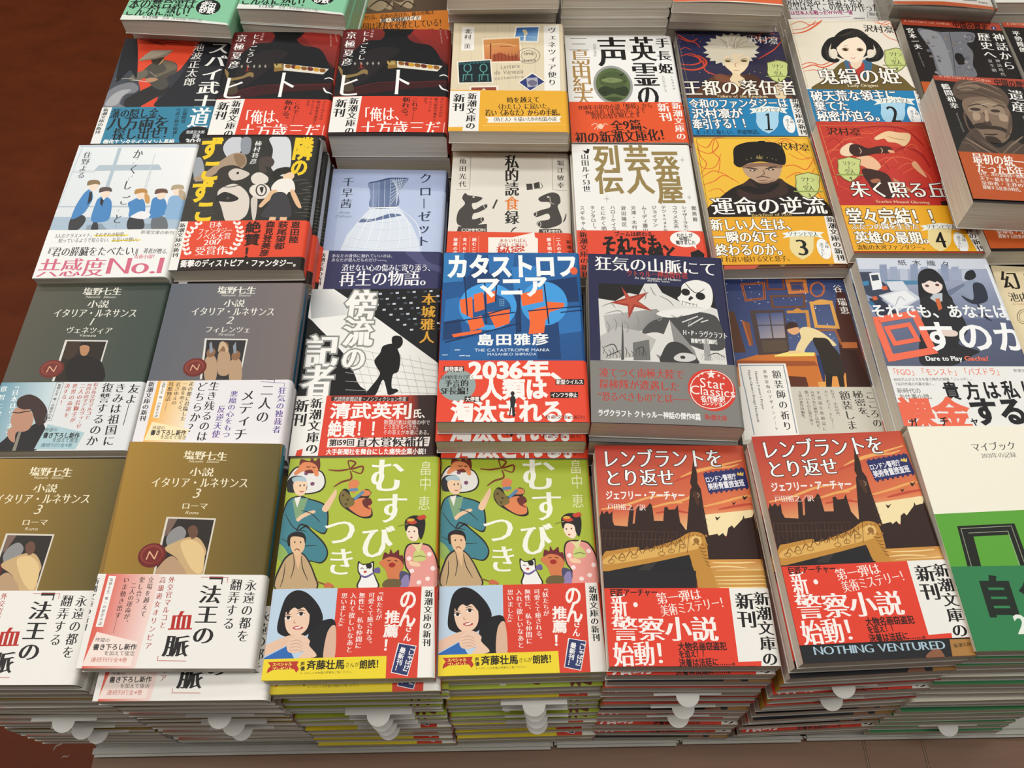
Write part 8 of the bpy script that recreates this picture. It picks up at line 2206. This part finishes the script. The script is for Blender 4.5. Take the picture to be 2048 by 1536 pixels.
('s','2e241c',1.86,[18.3,59.8,31.7,71.9,46,55.4]),
('s','2e241c',1.86,[51.4,57.1,59.7,67.4,67.4,58])],band={'h': 48.1,'y0': 0,'col': 'd07c2e','spine': 'c8742a'},bart=[('h','入門方法、武器の選び方、敵の攻略法',5.7,40.9,87.5,45.5,7.7,'2a1c10','m'),
('p','ecdcc8',[29.9,38.3,73.4,40.6,72.8,33.8,30.8,31.7]),
('h','超・実践的ガイド',31.1,35.5,72.2,37.1,7.7,'2a1c10','G'),
('h','帝国は諸君を必要としている！',5.3,26.1,98,27.5,13.9,'2a1c10','m'),
('h','宇宙軍新人兵士の教本',3.7,12.1,97,12.9,10.3,'2a1c10','m')]),
'pag4':dict(head={'w': 105,'h': 149,'t': 13,'base': 'd8cfc0','spine': 'd8cfc0','back': None,'band': None},art=[]),
'pag5':dict(head={'w': 105,'h': 149,'t': 9.5,'base': 'e4e0d8','spine': 'e4e0d8','back': None,'band': None},art=[]),
'pag6':dict(head={'w': 105,'h': 149,'t': 11.5,'base': 'e8e2d8','spine': 'e0dcd2','back': None,'band': None,'bulge': 1.8},art=[('p','d8663c',[-21.8,9.2,122.1,17.2,119.9,1.8,48.9,1.4,-0.9,0.1]),
('p','e8e2d8',[-22.4,-2.6,13.3,0.5,60.7,1.6,119.6,-0.5,118.2,-10.2,-23.2,-18.1])]),
'pag9':dict(head={'w': 105,'h': 149,'t': 13,'base': 'dcdad2','spine': 'dcdad2','back': None,'band': None},art=[]),
'ww1':dict(head={'w': 105,'h': 149,'t': 13,'base': 'dddcd8','spine': 'd8d6d0','back': None,'band': None},art=[('h','現代の政治・経済・外交',-1.5,34.9,85.3,33.7,15.4,'1c1c1e','m'),
('h','原型は全てこの戦争が作った',-2.4,24,101.4,22.1,16.1,'1c1c1e','m'),
('h','実は日本人も戦ったWW1を一望',-3.9,11.5,69.7,13.7,7.7,'9a2a6a','G'),
('l','9a2a6a',0.55,[-5.3,1.8,65.5,5.7]),
('l','333',0.41,[86.3,13.9,101.8,9.7,100.4,2.6,84.3,4.2,86.3,13.9]),
('h','解説',87.2,10.8,100.2,8.7,5.9,'333','g'),
('p','333',[68.9,4,69.5,4,69,1.8,68.4,1.8]),
('p','333',[70,4,70.7,4,70.2,1.8,69.5,1.8]),
('p','333',[71.1,4,71.9,4,71.4,1.8,70.6,1.8]),
('p','333',[72.2,4,72.8,4,72.3,1.8,71.7,1.8]),
('p','333',[73.3,4,74,4,73.5,1.8,72.8,1.8]),
('p','333',[74.4,4,75.2,4,74.7,1.8,73.9,1.8]),
('p','333',[75.5,4,76.1,4.1,75.6,1.9,75,1.8]),
('p','333',[76.6,4.1,77.3,4.1,76.8,1.9,76.1,1.9]),
('p','333',[77.7,4.1,78.5,4.1,78,1.9,77.2,1.9]),
('p','333',[78.8,4.1,79.4,4.1,78.8,1.9,78.3,1.9]),
('p','333',[79.9,4.1,80.6,4.1,80.1,1.9,79.4,1.9])]),
'sle8':dict(head={'w': 105,'h': 149,'t': 14,'base': 'e2dfd8','spine': 'dcd8ce','back': None,'band': None,'bulge': 1.8},art=[('p','c8683c',[0.2,7.3,52.5,9.9,106.7,4.1,105.2,-2.4,50.3,-1.1,-0.9,0.7]),
('p','e2dfd8',[1.3,13.9,111.3,23.9,106.9,5.2,51.8,6.6,-0.2,5.1]),
('p','333',[73.9,13.6,74.3,13.6,73.8,10.9,73.3,10.5]),
('p','333',[74.9,13.6,75.4,13.7,74.8,11,74.2,10.6]),
('p','333',[75.8,13.7,76.4,13.8,75.9,11.1,75.1,10.6]),
('p','333',[76.7,13.8,77.1,13.8,76.5,11.2,76.1,10.7]),
('p','333',[77.6,13.9,78.2,13.9,77.6,11.3,77,10.8]),
('p','333',[78.6,14,79.2,14,78.7,11.4,77.9,10.9]),
('p','333',[79.5,14.1,79.9,14.1,79.3,11.4,78.8,11]),
('p','333',[80.4,14.1,80.9,14.2,80.4,11.5,79.8,11.1]),
('p','333',[81.3,14.2,82,14.3,81.4,11.6,80.7,11.1]),
('p','333',[82.3,14.3,82.7,14.3,82.1,11.7,81.6,11.2]),
('p','333',[83.2,14.4,83.7,14.4,83.1,11.8,82.5,11.3]),
('p','333',[84.1,14.5,84.8,14.5,84.2,11.9,83.4,11.4]),
('p','333',[85,14.6,85.4,14.6,84.9,12,84.4,11.5]),
('p','333',[86,14.6,86.5,14.7,85.9,12,85.3,11.6]),
('p','333',[86.9,14.7,87.5,14.8,87,12.1,86.2,11.6]),
('p','333',[87.8,14.8,88.2,14.9,87.6,12.2,87.1,11.7]),
('h','定価（本体860円＋税）',88.9,11,99,9.8,4.5,'555','g')]),
}

# ------------------------------------------------------------------ floor and table
YAW = math.radians(2.2)
FX, FY = -0.319, 0.0985                       # front left corner of the plates
def table_frame(name):
    e = bpy.data.objects.new(name, None); COL.objects.link(e); e.location = (FX, FY, 0); e.rotation_euler = (0, 0, YAW); e.empty_display_size = .05
    return e
M_FLOOR = noise_mat('brown_linoleum', '56240d', '6c3011', (9, 14, 9), 0.55, 8)
M_WOOD = noise_mat('wood_board', '684932', '805c42', (4, 60, 4), 0.5, 5)
M_WOOD2 = noise_mat('wood_board_light', '6e4220', '7d5028', (4, 60, 4), 0.5, 5)
M_STEEL = noise_mat('grey_painted_steel', 'a9a8a0', 'b6b5ad', (40, 40, 40), 0.45)
M_STEEL.node_tree.nodes['Principled BSDF'].inputs['Metallic'].default_value = 0.05
bm = bmesh.new(); box(bm, -3.0, 3.0, -2.5, 4.0, -0.02, 0.0)
M_FLOOR.node_tree.nodes['Principled BSDF'].inputs['Specular IOR Level'].default_value = 0.15
fl = link('floor', bm_mesh(bm, 'floor', M_FLOOR)); fl['kind'] = 'structure'; fl['label'] = 'reddish brown linoleum floor with faint scuffs'
M_MARK = noise_mat('scuff_mark', '7a6458', '9a8a80', (60, 60, 60), 0.6)
def scuff(px, py, L, w, ang):
    d = _f + _r2 * ((px - 1024) / F_PX) - _u2 * ((py - 768) / F_PX); k = -CZ / d.z
    P = Print(); c, s = math.cos(ang), math.sin(ang)
    P.ribbon(smooth([(-L / 2, 0), (-L / 6, w), (L / 6, -w), (L / 2, 0)], False, 6), w, lin('8a7a70'), True)
    me = bpy.data.meshes.new('scuff'); me.from_pydata([(d.x * k + x * c - y * s, d.y * k + x * s + y * c, 0.0006) for x, y, _, _ in P.v], [], P.f); me.materials.append(M_MARK)
    o = link('floor_scuff', me, fl)
    return o
tb = table_frame('display_table'); tag(tb, 'low wide wooden display table carrying all the book stacks', 'table')
def tpart(name, mat, boxes, parent=tb, bev=0.0):
    bm = bmesh.new()
    for b in boxes: box(bm, *b)
    if bev: bmesh.ops.bevel(bm, geom=bm.edges[:], offset=bev, segments=2, affect='EDGES')
    return link(name, bm_mesh(bm, name, mat), parent)
BX = (0.0, 0.6046, 0.6515, 0.744, 1.05)
for i in range(4):
    tpart('board', M_WOOD2 if i == 3 else M_WOOD, [(BX[i] + (.0004 if i else 0), BX[i + 1] - .0004, -0.16, 0.98, TABLE_Z - 0.03, TABLE_Z)], bev=.0006)
M_JOINT = noise_mat('board_joint', '7a6352', '8a7260', (20, 20, 20), 0.7)
tpart('joint_strip', M_JOINT, [(BX[1] - .0006, BX[1] + .0006, -0.16, 0.98, TABLE_Z - .02, TABLE_Z + .0001)])
tpart('joint_strip', M_JOINT, [(BX[2] - .0006, BX[2] + .0006, -0.16, 0.98, TABLE_Z - .02, TABLE_Z + .0001)])
for x in (0.04, 0.99):
    for y in (-0.12, 0.92): tpart('leg', M_WOOD, [(x - .03, x + .03, y - .03, y + .03, 0, TABLE_Z - .03)])
for y in (-0.12, 0.92): tpart('apron', M_WOOD, [(0.07, 0.96, y - .012, y + .012, TABLE_Z - .12, TABLE_Z - .03)])
tpart('rear_step', M_WOOD, [(0.004, 1.03, 0.168, 0.97, TABLE_Z + PLATE_T, RISER_Z)])
PX = (0.0, 0.3585, 0.4575, 0.556, 1.045)
PLATE_LABEL = ('long grey metal plate under the brown Italian and left green stacks', 'short grey metal plate section under the second green stack and first red stack',
               'short grey metal plate section under the first red sunset stack', 'grey metal plate under the second red stack and the white-green stack at right')
for i in range(4):
    p = table_frame('metal_plate'); tag(p, PLATE_LABEL[i], 'metal plate', 'grey plates under the front stacks')
    p.location.z = TABLE_Z
    tpart('plate_sheet', M_STEEL, [(PX[i] + .0005, PX[i + 1] - .0005, 0.0, 0.165, 0, PLATE_T)], p, .0008)
    tpart('front_lip', M_STEEL, [(PX[i] + .0005, PX[i + 1] - .0005, -0.0085 + .001 * i, 0.0, 0, PLATE_T + .0005)], p, .002)

# ------------------------------------------------------------------ the stacks
POSE = {'roma2': [-0.2078,0.1921,-0.5205,0.0325,0.042,0.0422,0.151],
'musA': [-0.0989,0.1899,-0.5301,0.0425,-0.0001,-0.0,0.151],
'musB': [0.0072,0.1969,-0.5367,0.0501,0.0001,0.0,0.151],
'remA': [0.1134,0.2002,-0.5205,0.0267,0.0001,0.0,0.151],
'remB': [0.2216,0.2023,-0.5015,0.0714,-0.0,0.0002,0.151],
'ven': [-0.3248,0.3398,-0.53,0.0349,0.0001,0.0001,0.151],
'fir': [-0.2153,0.3379,-0.5241,0.0384,-0.0,0.0004,0.151],
'bou': [-0.1081,0.3451,-0.5362,0.0369,0.0,0.0001,0.151],
'cat': [-0.0006,0.3547,-0.4992,0.0263,-0.0001,-0.0,0.151],
'lov': [0.1083,0.3561,-0.5006,-0.0124,-0.0001,0.0002,0.151],
'gac': [0.3216,0.3624,-0.5032,0.0247,0.0001,0.0002,0.151],
'kak': [-0.3318,0.4898,-0.523,0.0468,-0.0,0.0001,0.151],
'zuk': [-0.2239,0.4963,-0.5174,0.0446,-0.0003,0.0001,0.151],
'clo': [-0.115,0.494,-0.5499,0.0153,-0.0,-0.0,0.151],
'shi': [-0.0051,0.5033,-0.5347,0.0093,-0.0,0.0,0.151],
'ipp': [0.102,0.4995,-0.5184,0.0227,-0.0,0.0,0.151],
'v3': [0.2117,0.5097,-0.5155,0.0439,0.0002,0.0001,0.151],
'v4': [0.3172,0.5185,-0.5028,0.0305,-0.0001,-0.0,0.151],
'hitA': [-0.2266,0.6494,-0.5212,0.0296,0.0,0.0001,0.151],
'hitB': [-0.1182,0.6507,-0.5159,0.0326,0.0002,-0.0001,0.151],
'vnt': [-0.0097,0.6433,-0.5011,0.0222,0.0001,-0.0002,0.151],
'eir': [0.098,0.6517,-0.5175,0.0301,0.0,-0.0001,0.151],
'v1': [0.2088,0.6696,-0.5223,0.0249,-0.0002,-0.0002,0.151],
'v2': [0.3227,0.6886,-0.5198,0.0135,0.0001,-0.0002,0.151],
'spy': [-0.3369,0.6528,-0.5328,0.0524,0.0,0.0001,0.151],
'gak': [0.2162,0.3582,-0.528,0.0243,0.0,-0.0,0.151],
'myb': [0.3261,0.2095,-0.4981,0.0409,0.0001,0.0,0.151],
'china2': [0.4041,0.535,-0.4652,-0.0341,-0.0007,0.0004,0.148],
'china2b': [0.4211,0.5163,-0.496,0.0388,0.0,0.0,0.148],
'chi1': [0.4517,0.7279,-0.5435,-0.0276,-0.0001,0.0002,0.148],
'chi3': [0.561,0.7293,-0.545,-0.0048,-0.0,0.0,0.148],
'mab': [0.4294,0.3638,-0.513,-0.0316,0.0,-0.0,0.151],
'gre1': [-0.3295,0.7868,-0.5038,-0.0403,0.0,0.0002,0.149],
'gre2': [-0.2184,0.8015,-0.4997,-0.0551,-0.0,0.0,0.149],
'ora': [-0.1301,0.8282,-0.5493,0.1185,-0.0,-0.0001,0.149],
'pag4': [-0.0207,0.7873,-0.4693,0.0525,-0.0,-0.0,0.149],
'pag5': [0.0886,0.8082,-0.4824,0.0466,-0.0,-0.0,0.149],
'pag6': [0.1981,0.8036,-0.4815,-0.0165,-0.0,0.0,0.149],
'ww1': [0.3442,0.8978,-0.56,0.0272,-0.0,0.0001,0.149],
'sle8': [0.4449,0.877,-0.5281,-0.0516,-0.0,0.0,0.149],
'pag9': [0.5471,0.8919,-0.53,0.0419,-0.0,0.0,0.149],
'roma1': [-0.3161,0.1821,-0.5308,0.0262,0.037,0.0005,0.151]}
ORD = ('topmost', 'second', 'third', 'fourth', 'fifth', 'sixth', 'seventh', 'eighth', 'ninth', 'tenth', 'eleventh', 'twelfth', 'thirteenth', 'fourteenth', 'fifteenth', 'sixteenth', 'seventeenth', 'eighteenth', 'nineteenth', 'twentieth')
def top_of(p): return Vector((POSE[p][0], POSE[p][1], POSE[p][2] + CZ))
def stack(pose, key, label, short, base, dx=0.0, dy=0.0, turned=(), seed=1, jit=0.0012, tj=0.4, count=None, steps=None, hide=3, slide=0.0):
    """the topmost book where the photo shows it, the others below it down to `base`"""
    rn = random.Random(seed); x, y, z, yaw, tx, ty = POSE[pose][:6]; t = B[key]['head']['t'] * MM
    top = z + CZ; ext = 0.0007 if 'band' in B[key] else 0.0002; c, s = math.cos(yaw), math.sin(yaw)
    tilt = (tx, ty) if abs(tx) + abs(ty) > .01 else (0, 0)
    q = top - t * 1.0
    g = short
    loc = Matrix.Rotation(yaw, 3, 'Z') @ Matrix.Rotation(tilt[0], 3, 'X') @ Matrix.Rotation(tilt[1], 3, 'Y') @ Vector((0, 0, -t))
    book(key, x + loc.x, y + loc.y, top + loc.z, yaw, label, g, top=True, tilt=tilt, slide=slide)
    low = q - (0.105 * abs(math.sin(tilt[1])) / 2 + 0.151 * abs(math.sin(tilt[0])) / 2) - ext
    room = low - base
    n = count or max(1, round(room / (t + ext)))
    pitch = room / n
    zz = low
    for i in range(1, n + 1):
        zz -= pitch; f = i / n
        ox, oy = (steps[i - 1] if steps and i <= len(steps) else (0, 0))
        bx = x + dx * f + rn.uniform(-jit, jit) + ox; by = y + dy * f + rn.uniform(-jit, jit) + oy
        a = yaw + math.radians(rn.uniform(-tj, tj)) + (math.pi if i in turned else 0)
        book(key, bx, by, zz, a, f'{ORD[i]} book from the top in {short}', g, detail=1 if i < hide else 0, sz=(pitch - ext) / t, slide=-B[key]['band']['y0'] * rn.choice((1, 1, .6)) if hide > 9 and 'band' in B[key] else 0)
    return q

PB = TABLE_Z + PLATE_T
# front row, on the metal plates
stack('roma1', 'roma', 'olive gold paperback with wax seal, cut off by the left picture edge', 'far left front stack of olive gold paperbacks', PB, dx=.008, dy=-.007, jit=.0007, turned=(3, 6, 7, 11, 12), seed=3, hide=30)
stack('roma2', 'roma', 'olive gold paperback with wax seal and white band, pushed half over its stack', 'right front stack of olive gold paperbacks', PB, dx=.003, dy=-.001, jit=.0007, turned=(3, 4, 8, 9, 13), seed=4, hide=30, steps=[(.008, -.015)] + [(.005, -.0125)] * 20)
stack('musA', 'mus', 'lime green paperback with kimono figures, the left of two alike', 'left front stack of lime green kimono paperbacks', PB, dx=.006, dy=-.011, turned=(2, 3, 4, 5, 6, 7, 8, 9), seed=5, hide=30, steps=[(.002, -.005), (.006, 0), (.006, -.001)])
stack('musB', 'mus', 'lime green paperback with kimono figures, the right of two alike', 'right front stack of lime green kimono paperbacks', PB, dx=.006, dy=-.013, turned=(2, 5, 6, 7, 8), seed=6, hide=30)
stack('remA', 'rem', 'red sunset paperback with black clock tower, the left of two alike', 'left front stack of red sunset paperbacks', PB, dx=.006, dy=-.012, turned=(3, 5, 6), seed=7, hide=30, slide=-10.4)
stack('remB', 'rem', 'red sunset paperback with black clock tower, tilted, the right of two alike', 'right front stack of red sunset paperbacks', PB, dx=.006, dy=-.009, turned=(3, 4, 6, 7), seed=8, hide=30, )
stack('myb', 'myb', 'white paperback with bright and dark green lower half, at the right picture edge', 'front stack of white and green paperbacks', PB, dx=.008, dy=-.013, turned=(4, 7, 8), seed=9, hide=30)
R = RISER_Z
# second row
stack('ven', 'ven', 'dark green paperback with portrait, wax seal and blue-white band', 'stack of dark green portrait paperbacks', R, seed=11)
stack('fir', 'fir', 'grey paperback with wax seal and orange-white band of purple lettering', 'stack of grey wax-seal paperbacks with orange-white bands', R, seed=12)
stack('bou', 'bou', 'black and white paperback with the silhouette of a walking man', 'stack of black and white walking-man paperbacks', R, seed=13)
stack('cat', 'cat', 'blue paperback with orange blocks and large white letters, red band', 'stack of blue and orange block paperbacks', R, seed=14, turned=(), steps=[(-.0005, -.006), (.001, -.009)])
stack('lov', 'lov', 'navy paperback with white skull, red starfish and grey band', 'stack of navy skull and starfish paperbacks', R, seed=15, steps=[(-.001, -.002), (-.001, -.004)])
stack('gak', 'gak', 'starry blue paperback with a man among gold picture frames', 'stack of starry blue picture-frame paperbacks', R, seed=16)
stack('gac', 'gac', 'grey-blue office paperback with schoolgirl in black and large orange square sign', 'stack of grey-blue office girl paperbacks', R, seed=17)
stack('mab', 'mab', 'cream paperback with large black characters, cut by the right edge', 'stack of plain cream paperbacks at the right edge', R, seed=18)
# third row
stack('kak', 'kak', 'pale paperback with students in blue blazers and pink lettering', 'stack of pale paperbacks with blue blazer students', R, seed=21)
stack('zuk', 'zuk', 'dark forest paperback with yellow letters, a girl and odd creatures', 'stack of dark forest paperbacks with yellow letters', R, seed=22, steps=[(.003, -.001), (.005, 0), (.007, .001)])
stack('clo', 'clo', 'pale blue paperback with a white lattice dress and navy band', 'stack of pale blue dress paperbacks', R, seed=23)
stack('shi', 'shi', 'cream paperback with black bear and dog silhouettes', 'stack of cream bear and dog paperbacks', R, seed=24)
stack('ipp', 'ipp', 'white paperback with big gold characters and red band', 'stack of white paperbacks with gold characters', R, seed=25)
stack('v3', 'v3', 'yellow paperback with a man in black fur hat, number 3', 'stack of yellow fur hat paperbacks', R, seed=26)
stack('v4', 'v4', 'red paperback with swirling figure and yellow band, number 4', 'stack of red swirl paperbacks', R, seed=27)
low = stack('china2b', 'chi2', 'black statue paperback with rust band, mostly under the thick one on top', 'stack of black statue paperbacks', R, seed=28)
# fourth row
stack('spy', 'spy', 'charcoal and red paperback with a swordsman in straw hat, blue band', 'stack of charcoal swordsman paperbacks', R, seed=31)
stack('hitA', 'hit', 'dark red sword paperback, the left one, half under the forest paperback', 'left stack of dark red sword paperbacks', R, seed=32)
stack('hitB', 'hit', 'dark red sword paperback, the right one with its red band uncovered', 'right stack of dark red sword paperbacks', R, seed=33, steps=[(.001, .001)] * 9)
stack('vnt', 'vnt', 'beige paperback with postage stamps and yellow band', 'stack of beige postage stamp paperbacks', R, seed=34, steps=[(.001, .006)] + [(0, .015)] * 12)
stack('eir', 'eir', 'white paperback with green oval, black characters and orange band', 'stack of white green-oval paperbacks', R, seed=35, steps=[(0, .012)] * 12)
stack('v1', 'v1', 'navy paperback with a white-haired boy and blue band, number 1', 'stack of navy white-haired boy paperbacks', R, seed=36)
stack('v2', 'v2', 'cream paperback with a black-haired woman and blue band, number 2', 'stack of cream black-haired woman paperbacks', R, seed=37)
stack('chi1', 'chi1', 'black paperback with grey bronze axe and red-brown top strip', 'stack of black bronze axe paperbacks', R, seed=38)
stack('chi3', 'chi3', 'black paperback with red-brown top strip, cut by the right edge', 'stack of black paperbacks at the upper right edge', R, seed=39)
# fifth row
stack('gre1', 'gre', 'white paperback with green band and black disc, top left corner', 'left stack of green-banded white paperbacks', R, seed=41, steps=[(0, .012), (0, .02), (0, .024), (0, .026), (0, .026)])
stack('gre2', 'gre', 'white paperback with green band, second from the top left corner', 'second stack of green-banded white paperbacks', R, seed=42)
stack('ora', 'ora', 'brown paperback with orange band behind the right sword paperback', 'stack of brown orange-banded paperbacks', R, seed=43)
stack('pag4', 'pag4', 'plain beige book edge behind the postage stamp paperback', 'stack of thick plain books behind postage stamps', R, seed=44, steps=[(0, .012), (0, .018), (0, .02), (0, .02), (0, .02), (0, .02), (0, .02), (0, .02), (0, .02), (0, .02)])
stack('pag5', 'pag5', 'thin white book edge behind the green-oval paperback', 'stack of thin white books', R, seed=45)
stack('pag6', 'pag6', 'white book with orange flap edge behind the white-haired boy paperback', 'stack of white orange-flap books', R, seed=46, steps=[(0, .004), (0, .01), (0, .014), (0, .014), (0, .014), (0, .014), (0, .014), (0, .014), (0, .014), (0, .014)])
stack('ww1', 'ww1', 'white paperback with black and magenta lines behind the cream woman paperback', 'stack of white magenta-lined paperbacks', R, seed=47)
stack('sle8', 'sle8', 'white book in clear sleeve with orange flap behind the bronze axe paperback', 'stack of clear-sleeved white books', R, seed=48)
stack('pag9', 'pag9', 'pale book at the upper right corner of the photo', 'stack of pale books at the upper right corner', R, seed=49)
# the thick statue book lying across two stacks
x, y, z, yaw, tx, ty = POSE['china2'][:6]
book('chi2', x, y, z + CZ - .030, yaw, 'thick black paperback with clay statue face and rust band, lying across two stacks', 'stack of black statue paperbacks', sz=29.5 / 16)

# sales slips sticking out of the front stacks
def slip_mesh():
    bm = bmesh.new(); box(bm, -.0225, .0225, -.0008, .02, -.00015, .00015)
    N = 14; R_ = .0078
    a = [bm.verts.new((R_ * math.cos(math.pi * (1 + i / N)), -.0008 + R_ * .95 * math.sin(math.pi * (1 + i / N)), -.00015 - .0016 * math.sin(math.pi * i / N) ** 2)) for i in range(N + 1)]
    b = [bm.verts.new((v.co.x, v.co.y, v.co.z + .0003)) for v in a]
    bm.faces.new(a[::-1]); bm.faces.new(b)
    for i in range(N): bm.faces.new((a[i], a[i + 1], b[i + 1], b[i]))
    bmesh.ops.recalc_face_normals(bm, faces=bm.faces[:])
    return bm_mesh(bm, 'sales_slip', M_SLIP)
SLIP = slip_mesh()
FRONT = {'far left olive gold': (.1055, .099), 'right olive gold': (.104, .101), 'left lime green': (.110, .1035), 'right lime green': (.1205, .108), 'left red sunset': (.124, .112), 'right red sunset': (.127, .117), 'white and green': (.133, .122)}   # front of each stack at its top and foot
SLIPS = [('far left olive gold', ((128, 1440), (166, 1454), (196, 1463))), ('right olive gold', ((440, 1431), (468, 1446), (484, 1456))),
         ('left lime green', ((757, 1427), (764, 1437), (772, 1446), (778, 1455))), ('right lime green', ((1068, 1407), (1070, 1418), (1073, 1432), (1074, 1444))),
         ('left red sunset', ((1375, 1388), (1366, 1413), (1356, 1431))), ('right red sunset', ((1686, 1370), (1662, 1396))), ('white and green', ((1895, 1450),))]
for nm, pts in SLIPS:
    for i, (px, py) in enumerate(pts):
        d = _f + _r2 * ((px - 1024) / F_PX) - _u2 * ((py - 768) / F_PX)
        fr = FRONT[nm]; k = fr[0] / d.y
        for _ in range(4):
            q = (CZ + d.z * k - PB) / .18; k = (fr[1] + (fr[0] - fr[1]) * q) / d.y
        P = Vector((0, 0, CZ)) + d * k
        o = link('sales_slip', SLIP); o.location = (P.x, P.y, max(P.z, PB + .004)); o.rotation_euler = (0, 0, YAW)
        tag(o, f'white half-round paper slip, {("only one", "uppermost", "middle one", "lowest")[0 if len(pts) == 1 else 1 if i == 0 else 3 if i == len(pts) - 1 else 2] if len(pts) != 4 else ("uppermost", "second", "third", "lowest")[i]} in the {nm} front stack', 'paper slip', 'slips in the front stacks')
scuff(118, 1490, .022, .0022, 1.0); scuff(131, 1513, .012, .0016, .5)


COL.objects.unlink(_to)
